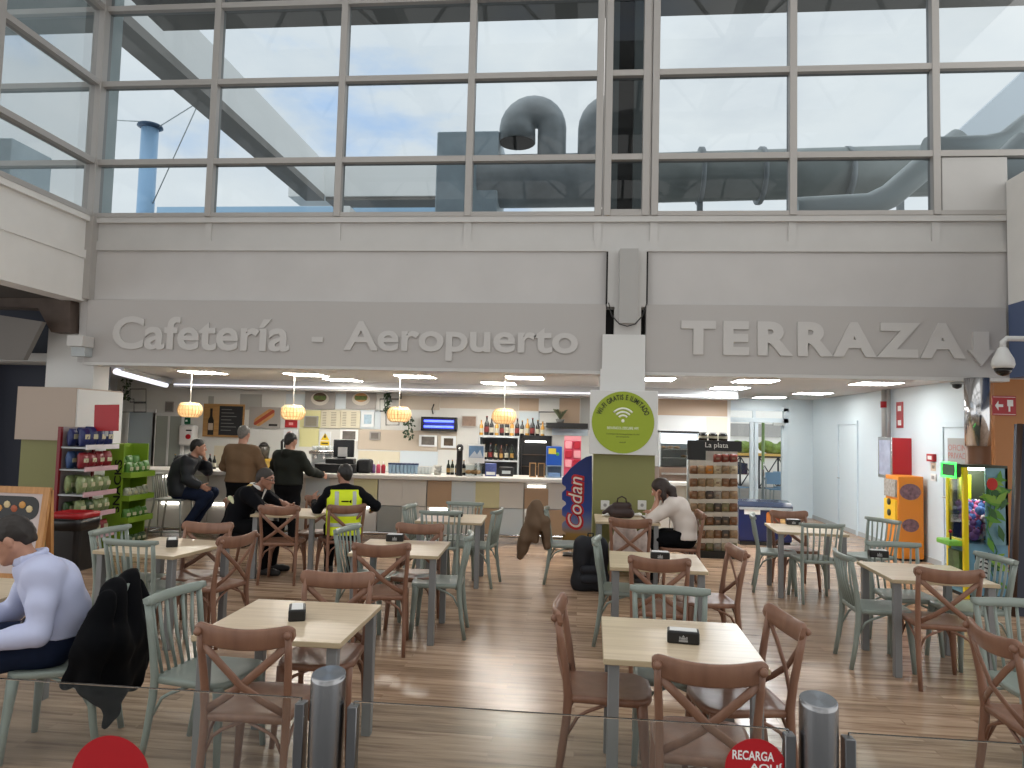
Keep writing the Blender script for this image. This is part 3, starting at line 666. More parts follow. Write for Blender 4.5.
ch('x', -3.36, 6.31, 185, 'brown cross back chair on the far side of the left table')
ch('x', -2.77, 5.71, 76, 'brown cross back chair at right of the left table, angled away from us')
ch('g', 2.13, 6.12, -92, 'green spindle chair at left of the claw machine table')
ch('g', 2.83, 6.86, 179, 'green spindle chair behind the claw machine table, facing us')
ch('x', 2.66, 5.48, -4, 'brown cross back chair with its back to us at the claw machine table')
ch('g', 3.42, 6.28, 98, 'green spindle chair right of the claw machine table, rail against the painted side')
ch('g', 2.04, 8.76, -102, 'green spindle chair at left of the farthest right table, by the blue chest')
ch('x', 2.58, 9.22, 183, 'brown cross back chair between the blue chest and the farthest right table')
ch('g', 2.62, 8.07, 2, 'green spindle chair with its back to us at the farthest right table')
ch('g', 3.55, 8.80, 118, 'green spindle chair in front of the orange capsule machine')
ch('x', 2.02, 3.79, -91, 'brown cross back chair cut by the right edge of the photo')
ch('g', 2.58, 4.60, 180, 'green spindle chair half cut by the right edge, behind the brown one')
ch('g', -.40, 8.66, -90, 'green spindle chair standing alone with a brown coat over its back')
place('g', -2.82, 3.80, 108, 'green spindle chair under the man in the pale shirt, covered by the black jacket', GG)
ch('g', -4.42, 4.75, -90, 'green spindle chair at the far left across the table from the pale shirt') if False else None
# ---- napkin holders
M_nap = mat('paper_napkin', (232, 232, 230), .8)
def make_nap():
    t = thing('napkin_holder', 'x', 'napkin holder')
    MB().box(-.08, .08, -.045, .045, 0, .062, .008, 2).build('case', M_black, t)
    MB().box(-.068, .068, -.03, .03, .058, .066, .002, 1).build('napkins', M_nap, t)
    mb = MB()
    for s in (-1,):
        mb.box(-.022, .022, s*.0458, s*.0452, .012, .022).box(-.012, .012, s*.0458, s*.0452, .024, .034).box(-.02, -.014, s*.0458, s*.0452, .024, .038).box(.014, .02, s*.0458, s*.0452, .024, .038)
        mb.prism([(-.008, .036), (.008, .036), (0, .046)], .0005, Matrix.Translation((0, -.0453, 0)) @ MY)
    mb.build('crest', mat('silver_print', (150, 150, 150), .4), t)
    return t
np_ = make_nap()
for i, (px_, py_, a, l) in enumerate(((683, 642, -6, 'black napkin holder with white crest on the nearest right table'), (297, 618, 111, 'black napkin holder on the left front table'), (660, 559, -4, 'black napkin holder on the second middle table'),
      (172, 546, 120, 'black napkin holder on the left table by the snack shelf'), (878, 557, -4, 'black napkin holder on the claw machine table'), (793, 524.5, -4, 'black napkin holder on the farthest right table'), (395, 541, 8, 'black napkin holder half hidden behind a brown rail on the mid room table'),
      (456, 516.5, 5, 'black napkin holder on the table near the bar front'))):
    d = CR*(px_-512) - CU*(py_-384) + CF*FPX; k = (.735-HC)/d.z; c = CO+d*k
    o = np_ if i == 0 else copy_tree(np_)
    o.location = (c.x, c.y, .7352); o.rotation_euler = (0, 0, R_(a)); o['label'] = l; o['group'] = 'napkin holders'
# ================================================================= BAR AND WHAT STANDS ON IT
def onz(px_, py_, z):
    d = CR*(px_-512) - CU*(py_-384) + CF*FPX; return CO + d*((z-HC)/d.z)
def onx(px_, py_, X):
    d = CR*(px_-512) - CU*(py_-384) + CF*FPX; return CO + d*(X/d.x)
BA, BB = Vector((-7.1, 10.55, 0)), Vector((1.75, 11.65, 0)); BL = (BB-BA).length; BRZ = math.atan2(BB.y-BA.y, BB.x-BA.x)
BDIR = (BB-BA).normalized(); BN = Vector((BDIR.y, -BDIR.x, 0))        # outward, towards the hall
def bar_u(px_, py_=500, off=0.0):
    d = CR*(px_-512) - CU*(py_-384) + CF*FPX; P0 = BA + BN*off; k = (P0-CO).dot(BN)/d.dot(BN); q = CO+d*k
    return (q-BA).dot(BDIR), q.z
BT = 1.035
t = thing('bar_counter', 'long bar counter with patchwork front panels and pale worktop', 'counter', BA, BRZ)
MB().use(mat('bar_body', (150, 148, 144), .6)).box(0, BL, .03, .6, .0, BT-.07).build('body', None, t)
MB().box(-.05, BL+.05, -.14, .66, BT-.065, BT, .012, 2).build('worktop', mat('worktop_stone', (206, 202, 196), .3, noise=.06), t)
MB().box(0, BL, -.015, .03, .0, .1).build('plinth', M_steel, t); MB().tube([(0, -.10, .14), (BL, -.10, .14)], .02, 8).build('foot_rail', M_chrome, t)
ups = {159: 'n', 183: 'w', 208: 'w', 232: 'l', 256: 'w', 281: 'w', 305: 'l', 329: 'w', 353: 'y', 378: 'w', 402: 'w', 427: 't', 451: 'l', 475: 'y', 499: 'w', 524: 'T', 548: 'w'}
los = {159: 'n', 183: 'w', 208: 'n', 232: 'w', 256: 'w', 281: 'w', 305: 'w', 329: 'l', 353: 'n', 378: 'g', 402: 'w', 427: 'n', 451: 'w', 475: 't', 499: 'l', 524: 'n', 548: 't'}
FP = {'w': (200, 196, 188), 'l': (190, 198, 200), 'y': (196, 190, 148), 't': (168, 140, 112), 'T': (168, 140, 112), 'g': (140, 142, 138), 'n': (190, 186, 180)}
FM = {k: mat('bar_panel_'+k, v, .35) for k, v in FP.items()}
M_niche = mat('niche_light', (255, 255, 255), .5, emit=(255, 250, 240), es=6)
starts = [146-12]+sorted(ups)+[572, 597, 621, 645, 670]
for i, s in enumerate(starts):
    a = max(0, bar_u(s)[0]); b = min(BL, bar_u(s+24.4)[0])
    if b-a < .1: continue
    for row, dic, z0, z1 in ((0, ups, .55, BT-.075), (1, los, .11, .55)):
        c = dic.get(s, 'w')
        if c in 'nT':
            zt = z1-.09 if c == 'T' else z1
            if c == 'T':
                MB().box(a+.004, b-.004, -.02, .03, z0+.004, zt-.0).build('front_panel', FM[c], t)
                MB().box(a+.05, b-.05, -.008, .0, zt+.02, zt+.05).build('niche_light', M_niche, t)
            else:
                MB().box(a+.004, b-.004, -.0, .03, z0+.004, z1-.004).build('front_panel', FM[c], t)
                MB().box(a+.05, b-.05, -.03, -.005, z1-.05, z1-.02).build('niche_light', M_niche, t)
        else:
            MB().box(a+.004, b-.004, -.02 - (.012 if c in 'tg' else 0), .03, z0+.004, z1-.004).build('front_panel', FM[c], t)
M_brass = mat('dark_bronze', (70, 56, 46), .4, .4)
# ---- back counter
t = thing('back_counter', 'low dark work counter along the wall behind the bar', 'counter', (-3, 13.7, 0))
MB().box(-5.2, 5.0, -.3, .28, 0, .86).build('body', mat('back_counter_grey', (120, 118, 116), .5), t); MB().box(-5.25, 5.05, -.33, .28, .86, .9).build('worktop', M_steel, t)
BKZ = .9
# ---- generic bottles and glasses
BOT = {}
def bottle(kind, body, cap, h, label_col=None):
    t = thing('bottle', 'x', 'bottle'); r = h*.13
    MB().lathe([(r*.9, 0), (r, h*.02), (r, h*.58), (r*.8, h*.66), (r*.38, h*.76), (r*.34, h*.96)], 12).build('glass_body', body, t)
    MB().lathe([(r*.4, h*.93), (r*.4, h)], 10).build('cap', cap, t)
    if label_col: MB().lathe([(r*1.02, h*.16), (r*1.02, h*.45)], 12, caps=False).build('paper_label', label_col, t)
    return t
M_bg = mat('dark_green_glass', (26, 36, 22), .12); M_bb = mat('brown_glass', (60, 32, 16), .12); M_bk = mat('black_glass', (16, 16, 18), .12); M_by = mat('amber_glass', (176, 128, 48), .15); M_bc = mat('clear_glass', (196, 206, 206), .1)
M_lw = mat('label_white', (168, 162, 144), .6); M_lg = mat('label_gold', (150, 116, 58), .5); M_lr = mat('label_red', (104, 30, 28), .5)
kinds = [(M_by, M_lg, .30, M_lw), (M_bc, M_lr, .31, M_lw), (M_bk, M_lg, .31, M_lw), (M_bb, M_lr, .29, M_lg), (M_bg, M_lg, .31, M_lw), (M_bk, M_lr, .33, M_lr), (M_by, M_bk, .31, M_lg), (M_bg, M_bk, .3, M_lg)]
def put_bottle(k, loc, sc, label, group):
    if k not in BOT: o = BOT[k] = bottle(k, kinds[k][0], kinds[k][1], kinds[k][2], kinds[k][3])
    else: o = copy_tree(BOT[k])
    o.location = loc; o.scale = (sc,)*3; o['label'] = label; o['group'] = group
# bottle shelf unit and fridge behind the bar
SY = 13.35
x0, x1, z0, z1 = rect(478, 435.5, 519, 476, SY)
t = thing('bottle_shelf', 'grey metal shelf unit of bottles behind the bar', 'shelf', ((x0+x1)/2, SY, .9)); W2 = (x1-x0)/2; H = z1-.9
mb = MB().box(-W2, W2, .0, .4, H-.04, H); MB().box(-W2, -W2+.03, 0, .4, .0, H-.04).build('side_panel', M_galvd, t); MB().box(W2-.03, W2, 0, .4, .0, H-.04).build('side_panel', M_galvd, t)
mb.build('top_shelf', M_galvd, t); MB().box(-W2+.03, W2-.03, 0, .4, .28, .31).build('shelf_board', M_galvd, t); MB().box(-W2+.03, W2-.03, .38, .4, 0, H-.04).build('back_panel', mat('shelf_back', (70, 72, 74), .6), t)
shelf_top = z1; mid_z = .9+.31
x0f, x1f, z0f, z1f = rect(519.5, 435.5, 551, 476, SY)
t = thing('bar_fridge', 'black glass fronted bar fridge with lit top beside the bottle shelf', 'fridge', ((x0f+x1f)/2, SY, .9)); W2 = (x1f-x0f)/2; H = z1f-.9
MB().use(M_black).box(-W2, W2, .05, .45, 0, H).box(-W2, -W2+.04, 0, .05, 0, H).box(W2-.04, W2, 0, .05, 0, H).box(-W2, W2, 0, .05, H-.05, H).build('cabinet', None, t)
MB().box(-W2+.1, W2-.1, -.01, .04, H-.13, H-.1).build('lamp', M_niche, t)
for z in (.2, .42): MB().box(-W2+.05, W2-.05, .0, .05, z, z+.015).build('shelf_rail', M_brass, t)
for i in range(13):
    px_ = 481.5+i*5.1; p = at(px_, 430, SY+.15)
    put_bottle((i*5+i//3) % 8, (p.x, SY+.12+.03*(i % 2), shelf_top+.001), .95+.05*((i*3) % 4), ('pale bottle', 'amber bottle', 'dark bottle', 'dark wine bottle')[0] and ['amber spirit bottle', 'clear spirit bottle', 'black wine bottle', 'brown bottle with red cap', 'green wine bottle', 'red labelled black bottle', 'amber bottle with black cap', 'green bottle with gold label'][(i*5+i//3) % 8]+' on top of the bar shelf, %s' % ['at its left end', 'second along', 'third along', 'fourth along', 'fifth, behind the pendant', 'sixth, by the pendant', 'in the middle', 'just right of the middle', 'ninth along', 'tenth along', 'third from the right end', 'second from the right end', 'at its right end'][i], 'bottles along the top shelf')
for i in range(6):
    px_ = 485+i*5.4; p = at(px_, 455, SY+.12); k = (2, 5, 4, 3, 2, 7)[i]
    put_bottle(k, (p.x, SY+.1, mid_z+.001), .95, ['black wine bottle at the left of the lower bar shelf', 'red labelled black bottle second on the lower bar shelf', 'green wine bottle with white label mid left of the lower bar shelf', 'brown bottle mid right of the lower bar shelf', 'black wine bottle fifth on the lower bar shelf', 'gold labelled green bottle at the right of the lower bar shelf'][i], 'bottles on the lower bar shelf')
# shelf with plant, red display, blue box
SH = 13.6
x0, x1, z0, z1 = rect(546, 423, 588, 428, SH)
t = thing('wall_shelf', 'thin black shelf right of the bottles holding a potted plant', 'shelf', ((x0+x1)/2, SH, z0)); MB().box(-(x1-x0)/2, (x1-x0)/2, 0, .39, 0, z1-z0).build('board', M_black, t)
MB().box(-(x1-x0)/2+.1, (x1-x0)/2, .36, .39, -.14, -.01).build('lit_back', mat('pale_blue_back', (200, 214, 224), .4), t)
def potted(name, label, loc, h, r, n, seed, m1, trail=False):
    rnd = random.Random(seed); t = thing(name, label, 'plant', loc)
    MB().lathe([(r*.4, 0), (r*.55, h*.25), (r*.5, h*.25)], 12).build('pot', mat('grey_pot', (110, 110, 108), .6), t)
    mb = MB()
    for i in range(n):
        a = rnd.uniform(0, 6.28); l = rnd.uniform(.5, 1); z = h*.22
        pts = []
        for s in range(4):
            f = s/3; pts.append((math.cos(a)*r*l*f, math.sin(a)*r*l*f, z+h*.75*l*math.sin(f*1.6)*(1 if not trail else (1-2.2*f))))
        mb.tube(pts, [.006, .022, .02, .003], 5, flat=[.003, .004, .004, .002])
    mb.build('leaves', m1, t); return t
M_leaf = mat('leaf_green', (70, 96, 52), .5); M_leaf2 = mat('dark_leaf', (42, 66, 40), .5)
p = at(560, 423, SH+.15); potted('potted_plant', 'small leafy plant in a pot on the thin black shelf', (p.x, SH+.18, z1+.001), .28, .16, 26, 3, mat('grey_green_leaf', (104, 112, 84), .5))
x0, x1, z0, z1 = rect(564, 436, 581, 470, 12.9)
t = thing('gum_display', 'pink and red counter display of sweets right of the blue box', 'display', ((x0+x1)/2, 12.9, z0)); W2 = (x1-x0)/2; H = z1-z0
M_pink = mat('pink_card', (216, 80, 110), .5); M_crim = mat('crimson_card', (176, 24, 48), .5)
MB().box(-W2, W2, 0, .12, -z0+.001, H).build('stand', M_pink, t)
for r_ in range(3):
    for c in range(2):
        MB().box(-W2+.02+c*W2, -W2+.02+c*W2+W2-.03, -.04, 0, .05+r_*H*.27, .05+r_*H*.27+H*.22, .01, 1).build('sweet_pack', M_crim if (r_+c) % 2 else mat('pale_pink_pack', (226, 150, 160), .5), t)
MB().box(-W2, W2, -.01, 0, H*.86, H).build('header_card', mat('pale_pink_pack', (226, 150, 160)), t)
# things on the bar worktop: helper gives worktop location in line with a pixel column
def bar(px_, back=.25):
    u, _ = bar_u(px_, 478, -back); q = BA + BDIR*u - BN*back; return Vector((q.x, q.y, BT+.0005))
def barw(px0, px1, back=.25): return (bar(px1, back)-bar(px0, back)).length
def boxthing(name, cat, label, px0, px1, hpx, m, back=.25, depth=.2, build=None, group=None):
    p = bar((px0+px1)/2, back); w_ = barw(px0, px1, back); h = hpx*p.y/FPX
    t = thing(name, label, cat, p, BRZ, group)
    return t, w_/2, h
t, w2, h = boxthing('cash_register', 'till', 'black cash register with upright screen on the bar, receipt taped on it', 317, 358, 15, None)
MB().box(-w2, w2, -.2, .2, 0, .14, .01, 1).build('drawer_box', M_black, t); MB().box(-w2*.55, w2*.8, -.12, .15, .14, .22, .01, 1).build('keyboard', M_black, t)
MB().box(-w2*.3, w2*.72, .05, .1, .24, .52, .01, 1).build('screen', mat('dark_screen', (24, 26, 30), .2), t); MB().box(-.03, .1, .06, .1, .14, .3).build('screen_stand', M_black, t)
MB().box(-w2*.05, w2*.4, .03, .045, .25, .40).build('paper_note', M_nap, t)
t, w2, h = boxthing('receipt_printer', 'printer', 'black round shouldered printer right of the cash register', 357, 372, 14, None)
MB().box(-w2, w2, -.14, .14, 0, h, .05, 3).build('casing', M_black, t); MB().box(-w2*.6, w2*.6, -.1, -.02, h-.002, h+.004).build('paper_slot', M_galvd, t)
# glasses
GL0 = None
def glass(px_, label, tint, grp, h=.15, back=.3, capm=None):
    t = thing('drinking_glass', label, 'glass', bar(px_, back), 0, grp)
    MB().lathe([(.028, 0), (.036, h*.95), (.033, h*.95), (.026, .01)], 12, caps=False).build('tumbler', tint, t)
    if capm: MB().lathe([(.04, h*.93), (.04, h*1.08), (.01, h*1.1)], 12).build('cover', capm, t)
M_blueg = mat('blue_tumbler', (140, 164, 184), .15); M_clearg = mat('pale_tumbler', (186, 192, 192), .12); M_navcap = mat('navy_cover', (36, 52, 92), .4)
ordn = ['first', 'second', 'third', 'fourth', 'fifth', 'sixth', 'seventh', 'eighth', 'ninth']
for i in range(8): glass(390+i*3.7, 'bluish tumbler with dark cover on the bar, %s of the row from the till' % ordn[i], M_blueg, 'covered bluish tumblers', .155, .3, M_navcap)
for i in range(4): glass(419+i*3.4, 'plain pale tumbler on the bar after the covered ones, %s from the left' % ordn[i], M_clearg, 'plain tumblers on the bar', .12)
for i, (px_, m_, l) in enumerate(((373, mat('lilac_pack', (120, 90, 140), .5), 'lilac squeeze bottle next to the printer'), (378, M_pink, 'pink squeeze bottle between the lilac and the crimson one'), (383, M_crim, 'crimson squeeze bottle left of the covered tumblers'))):
    t = thing('squeeze_bottle', l, 'bottle', bar(px_, .3)); MB().lathe([(.034, 0), (.036, .11), (.02, .14)], 12).build('body', m_, t); MB().lathe([(.012, .14), (.004, .19)], 8).build('nozzle', M_nap, t)
t, w2, h = boxthing('cup_stack', 'cups', 'stack of white printed cups on the bar left of the dark bottles', 432, 443, 11, None)
for k in range(3): MB().lathe([(.05, k*.05), (.075, k*.05+.05), (.07, k*.05+.05)], 14).build('cup', mat('printed_white', (214, 212, 204), .5, noise=.45, nscale=30), t)
for i, px_ in enumerate((448, 452, 456.5, 463.5)):
    put_bottle((7, 4, 7, 2)[i], bar(px_, .32), .78, ['gold labelled green bottle at the left of the four on the bar', 'green oil bottle second of the four on the bar', 'gold labelled green bottle left of the tall black column', 'black sauce bottle right of the tall black column'][i], 'oil and sauce bottles on the bar')
t, w2, h = boxthing('beer_tap', 'beer tap', 'tall black column standing on the bar', 456, 462.5, 31, None, .12)
t.location = bar(459, .12)
MB().lathe([(.055, 0), (.05, .02), (.048, .40), (.055, .41), (.055, .47), (.03, .5)], 16).build('column', M_black, t); MB().tube([(0, -.04, .44), (0, -.1, .44), (0, -.11, .40)], .014, 8).build('spout', M_steel, t)
t, w2, h = boxthing('pastry_dome', 'cake stand', 'clear box of pastries on the bar under the blue poster stand', 464, 483, 11, None, .2)
MB().box(-w2, w2, -.14, .14, 0, .015).build('tray', M_steel, t); MB().box(-w2, w2, -.14, .14, .016, .17).build('cover', pane_mat('clear_plastic', (236, 240, 240), 1), t)
for k in range(3): MB().ball((-w2*.55+k*w2*.5, -.02, .06), .05, 10, sz=.7, sx=1.1).build('pastry', mat('pastry_brown', (176, 132, 84), .6, noise=.3, nscale=20), t)
t, w2, h = boxthing('poster_stand', 'sign', 'small white poster of blue mountains standing above the pastries', 467, 484, 19, None, .45)
MB().box(-.02, .02, -.01, .01, 0, .2).build('post', M_steel, t); MB().box(-w2, w2, -.012, 0, .19, .19+.31).build('board', M_nap, t)
MB().box(-w2*.85, w2*.85, -.014, -.012, .28, .47).build('picture', mat('sky_picture', (120, 156, 196), .5, noise=.3, nscale=14), t); MB().prism([(-w2*.8, .285), (-w2*.2, .39), (w2*.1, .33), (w2*.45, .41), (w2*.8, .285)], .002, Matrix.Translation((0, -.014, 0)) @ MY).build('mountain', mat('mountain_pale', (206, 214, 222), .5), t)
t, w2, h = boxthing('sachet_box', 'box', 'blue box of sachets on the bar right of the pastries', 485, 496, 15, None, .25)
MB().box(-w2, w2, -.08, .08, 0, .2, .004, 1).build('carton', mat('periwinkle_card', (86, 98, 160), .5, noise=.3, nscale=25), t); MB().box(-w2*.8, w2*.8, -.083, -.08, .02, .07).build('label_strip', M_nap, t)
t, w2, h = boxthing('napkin_tower', 'dispenser', 'black dispenser on the bar below the lower bottle row', 499, 513, 11, None, .3)
MB().box(-w2, w2, -.07, .07, 0, .15, .015, 2).build('casing', M_black, t); MB().box(-w2*.6, w2*.6, -.072, -.068, .04, .09).build('napkin_slot', M_galvd, t)
for i, px_ in enumerate((532.5, 541)):
    p = bar(px_, .2); t = thing('wooden_menu_holder', ('left', 'right')[i]+' of two small wooden frames standing on the bar', 'frame', p, BRZ, 'small wooden frames on the bar')
    M_w = wood_mat('oak_frame', (140, 104, 66), (164, 128, 84), .5, 'Z'); MB().box(-.055, -.04, -.02, .02, 0, .23).box(.04, .055, -.02, .02, 0, .23).box(-.055, .055, -.02, .02, .215, .23).box(-.055, .055, -.02, .02, 0, .015).build('frame', M_w, t); MB().box(-.04, .04, -.005, .005, .015, .215).build('card', mat('dark_card', (62, 50, 38), .6), t)
t, w2, h = boxthing('snack_box', 'box', 'blue box with yellow picture standing on a clear rack on the bar', 546, 561, 32, None, .2)
MB().box(-w2, w2, -.08, .08, .20, .5, .006, 1).build('carton', mat('bright_blue_card', (30, 84, 176), .4), t); MB().box(-w2*.8, w2*.2, -.083, -.08, .38, .47).build('yellow_print', mat('yellow_print', (220, 200, 70), .5), t); MB().ball((w2*.4, -.08, .38), .03, 8, sy=.15).build('green_print', mat('print_green', (90, 160, 70), .5), t)
MB().use(mat('clear_rack', (150, 168, 186), .2)).box(-w2, w2, -.1, .1, .0, .02).box(-w2, -w2+.01, -.1, .1, .02, .2).box(w2-.01, w2, -.1, .1, .02, .2).box(-w2, w2, .08, .1, .02, .2).box(-w2, w2, -.1, .1, .185, .199).build('rack', None, t)
MB().box(-w2*.8, w2*.8, -.09, -.02, .02, .08, .006, 1).build('sachets', mat('pale_blue_card', (110, 140, 180), .5), t)
# espresso machine and left end
t, w2, h = boxthing('coffee_machine', 'coffee machine', 'steel espresso machine behind the bar with cups stacked on top', 300, 330, 26, None, .5)
t.location = (t.location.x, t.location.y+.45, BT-.1)
MB().box(-w2, w2, -.2, .25, 0, .12, .01, 1).build('base', M_steel, t); MB().box(-w2, w2, .0, .25, .12, .36, .01, 1).build('body', M_galvd, t); MB().box(-w2, w2, -.18, .25, .36, .42, .01, 1).build('top_tray', M_steel, t)
for k in range(3): MB().tube([(-w2*.6+k*w2*.6, -.1, .36), (-w2*.6+k*w2*.6, -.1, .28)], .03, 10).build('group_head', M_chrome, t)
for k in range(7): MB().lathe([(.03, .42), (.045, .49), (.042, .49)], 10, Matrix.Translation((-w2*.85+k*w2*.28, .05+.06*(k % 2), 0))).build('cup', M_clearg, t)
t = thing('gooseneck_tap', 'tall black curved tap behind the bar left of the dark jacket', 'tap', bar(273, .62)+Vector((0, .3, -.1)), BRZ)
MB().tube([(0, 0, 0), (0, 0, .45), (.0, -.02, .55), (.03, -.05, .58), (.07, -.07, .55), (.08, -.08, .45)], .022, 10).build('neck', M_black, t); MB().lathe([(.05, 0), (.05, .04), (.03, .06)], 12).build('base_ring', M_black, t)
t = thing('juicer', 'black and yellow juicer on the back counter beside the curved tap', 'juicer', (at(262, 460, 13.4).x, 13.45, BKZ))
MB().box(-.13, .13, -.13, .13, 0, .2, .02, 2).build('base', mat('yellow_plastic', (176, 140, 40), .4), t); MB().lathe([(.1, .2), (.12, .42), (.1, .44)], 14).build('jug', mat('smoked_plastic', (70, 66, 58), .2), t); MB().lathe([(.1, .44), (.06, .5), (.02, .52)], 14).build('lid', M_black, t)
for i, (px_, k, l) in enumerate(((174, 2, 'black bottle on the bar left of the seated man'), (209, 5, 'black red labelled bottle right of the seated man'), (213.5, 2, 'black bottle nearest the brown sweater on the bar'))):
    put_bottle(k, bar(px_, .3), .72, l, 'bottles at the left end of the bar')
# heated display case at right
p = bar(675, .35); t = thing('display_case', 'glass fronted heated food case on the bar behind the packet rack', 'display case', p+Vector((0, .0, 0)), BRZ)
w2 = barw(655, 694, .35)/2; H = .80
MB().box(-w2, w2, -.25, .25, 0, .22, .01, 1).build('base', mat('brown_steel', (110, 92, 80), .4, .3), t); MB().box(-w2, w2, -.25, .25, H-.03, H, .005, 1).build('top', M_black, t)
MB().box(-w2, -w2+.03, -.25, .25, .22, H-.03).box(w2-.03, w2, -.25, .25, .22, H-.03).box(-w2, w2, .22, .25, .22, H-.03).build('frame', M_galvd, t)
MB().box(-w2+.03, w2-.03, -.2, -.16, H-.2, H-.04).build('light_box', mat('case_light', (250, 252, 255), .4, emit=(235, 244, 255), es=1.6), t)
for z in (.36, .5): MB().box(-w2+.03, w2-.03, -.2, .2, z, z+.012).build('shelf', M_steel, t)
for k in range(5): MB().ball((-w2*.7+k*w2*.35, -.1, .535 if k < 3 else .395), .045, 8, sz=.5, sx=1.3).build('bread_roll', mat('pastry_brown', (176, 132, 84)), t)
MB().box(-w2+.02, w2-.02, -.255, -.25, .23, H-.2).build('glass_front', pane_mat('clear_plastic'), t)
MB().box(-w2*.9, w2*.9, -.28, -.25, .1, .13).build('handle', M_steel, t)
# ---- pendants
M_shade = bpy.data.materials.new('woven_cane'); M_shade.use_nodes = True; nt = M_shade.node_tree; b = nt.nodes['Principled BSDF']
b.inputs['Base Color'].default_value = srgb((216, 196, 160)); b.inputs['Roughness'].default_value = .7
tr = nt.nodes.new('ShaderNodeBsdfTranslucent'); tr.inputs['Color'].default_value = srgb((238, 218, 184)); mx = nt.nodes.new('ShaderNodeMixShader'); mx.inputs[0].default_value = .6
nt.links.new(b.outputs[0], mx.inputs[1]); nt.links.new(tr.outputs[0], mx.inputs[2]); nt.links.new(mx.outputs[0], nt.nodes['Material Output'].inputs['Surface'])
M_bulb = mat('warm_bulb', (255, 240, 210), .4, emit=(255, 228, 190), es=22)
M_cord = mat('white_cord', (220, 218, 212), .5)
for px_, py_, l in ((190, 410, 'woven cane pendant lamp at the left, over the seated man at the bar'), (293, 412.5, 'woven cane pendant lamp above the man in the dark jacket'), (399, 414.5, 'deep orange woven cane pendant lamp before the menu sheets'), (504, 416.5, 'woven cane pendant lamp in front of the bottle row')):
    c = at(px_, py_, 11.5); t = thing('pendant_lamp', l, 'pendant lamp', c, 0, 'woven pendants over the bar')
    prof = [(.07, -.12), (.13, -.115), (.175, -.07), (.195, 0), (.175, .07), (.13, .115), (.07, .12)]
    MB().lathe(prof, 28, caps=False).build('shade', M_shade, t)
    mb = MB()
    for k in range(22):
        a = 2*math.pi*k/22; mb.tube([(math.cos(a)*(r+.004), math.sin(a)*(r+.004), z) for r, z in prof], .006, 4)
    for r, z in prof[1:-1]: mb.tube([(math.cos(2*math.pi*k/24)*(r+.006), math.sin(2*math.pi*k/24)*(r+.006), z) for k in range(24)], .004, 4, closed=True)
    mb.build('cane_ribs', mat('cane_ribs', (190, 162, 122), .6), t)
    MB().ball((0, 0, .0), .045, 10).build('bulb', M_bulb, t); MB().tube([(0, 0, .05), (0, 0, .13)], .02, 8).build('socket', M_nap, t)
    MB().tube([(0, 0, .13), (0, 0, CZ-c.z)], .006, 5).build('cord', M_cord, t)
# ---- boards and posters on the back wall
def board(name, cat, label, px0, py0, px1, py1, m, frame=None, y=BY-.045, d=.012, group=None):
    x0, x1, z0, z1 = rect(px0, py0, px1, py1, y); t = thing(name, label, cat, ((x0+x1)/2, y, (z0+z1)/2), 0, group); w2, h2 = (x1-x0)/2, (z1-z0)/2
    MB().box(-w2, w2, 0, .02, -h2, h2).build('sheet', m, t)
    if frame: MB().box(-w2, w2, -.012, 0, h2-.03, h2).box(-w2, w2, -.012, 0, -h2, -h2+.03).box(-w2, -w2+.03, -.012, 0, -h2+.03, h2-.03).box(w2-.03, w2, -.012, 0, -h2+.03, h2-.03).build('frame', frame, t)
    return t, w2, h2
M_wdb = wood_mat('oak_board', (150, 112, 66), (176, 136, 84), .5, 'X')
t, w2, h2 = board('menu_board', 'menu board', 'wooden menu board with a black wine bottle and chalk panel', 203, 404, 244, 437, M_wdb)
bp = [(-.06, -.28), (.06, -.28), (.06, .02), (.025, .1), (.025, .26), (-.025, .26), (-.025, .1), (-.06, .02)]
MB().prism(bp, .01, Matrix.Translation((-w2*.6, -.002, -.02)) @ MY).build('bottle_cutout', M_black, t); MB().box(-w2*.6-.05, -w2*.6+.05, -.016, -.012, -.2, -.06).build('bottle_label', M_beige, t)
MB().box(-w2*.2, w2*.93, -.012, 0, -h2*.88, h2*.88).build('chalk_panel', mat('chalkboard', (30, 31, 34), .7), t)
mb = MB()
for k in range(7): mb.box(-w2*.1, -w2*.1+w2*(.5+.12*(k % 3)), -.014, -.0125, h2*(.65-.21*k), h2*(.65-.21*k)+.015)
mb.build('chalk_lines', mat('chalk_grey', (110, 110, 108), .8), t)
M_pgrey = mat('poster_warm_grey', (150, 146, 142), .5); M_bun = mat('bun_brown', (190, 138, 84), .5, noise=.3, nscale=12); M_saus = mat('sausage_red', (150, 60, 36), .5); M_sal = mat('salad_green', (96, 116, 50), .6, noise=.4, nscale=20)
t, w2, h2 = board('hot_dog_poster', 'poster', 'grey poster of a slanting hot dog', 249, 407, 280, 428, M_pgrey)
Mx = Matrix.Translation((0, -.004, 0)) @ Matrix.Rotation(R_(-35), 4, 'Y')
MB().use(M_bun).prism(rrect(w2*1.45, h2*.85, h2*.4), .004, Mx @ MY).build('bun_print', None, t); MB().prism(rrect(w2*1.55, h2*.3, h2*.14), .004, Mx @ Matrix.Translation((0, -.009, 0)) @ MY).build('sausage_print', M_saus, t); MB().box(w2*.3, w2*.85, -.004, 0, -h2*.8, -h2*.6).build('caption_strip', M_dark, t)
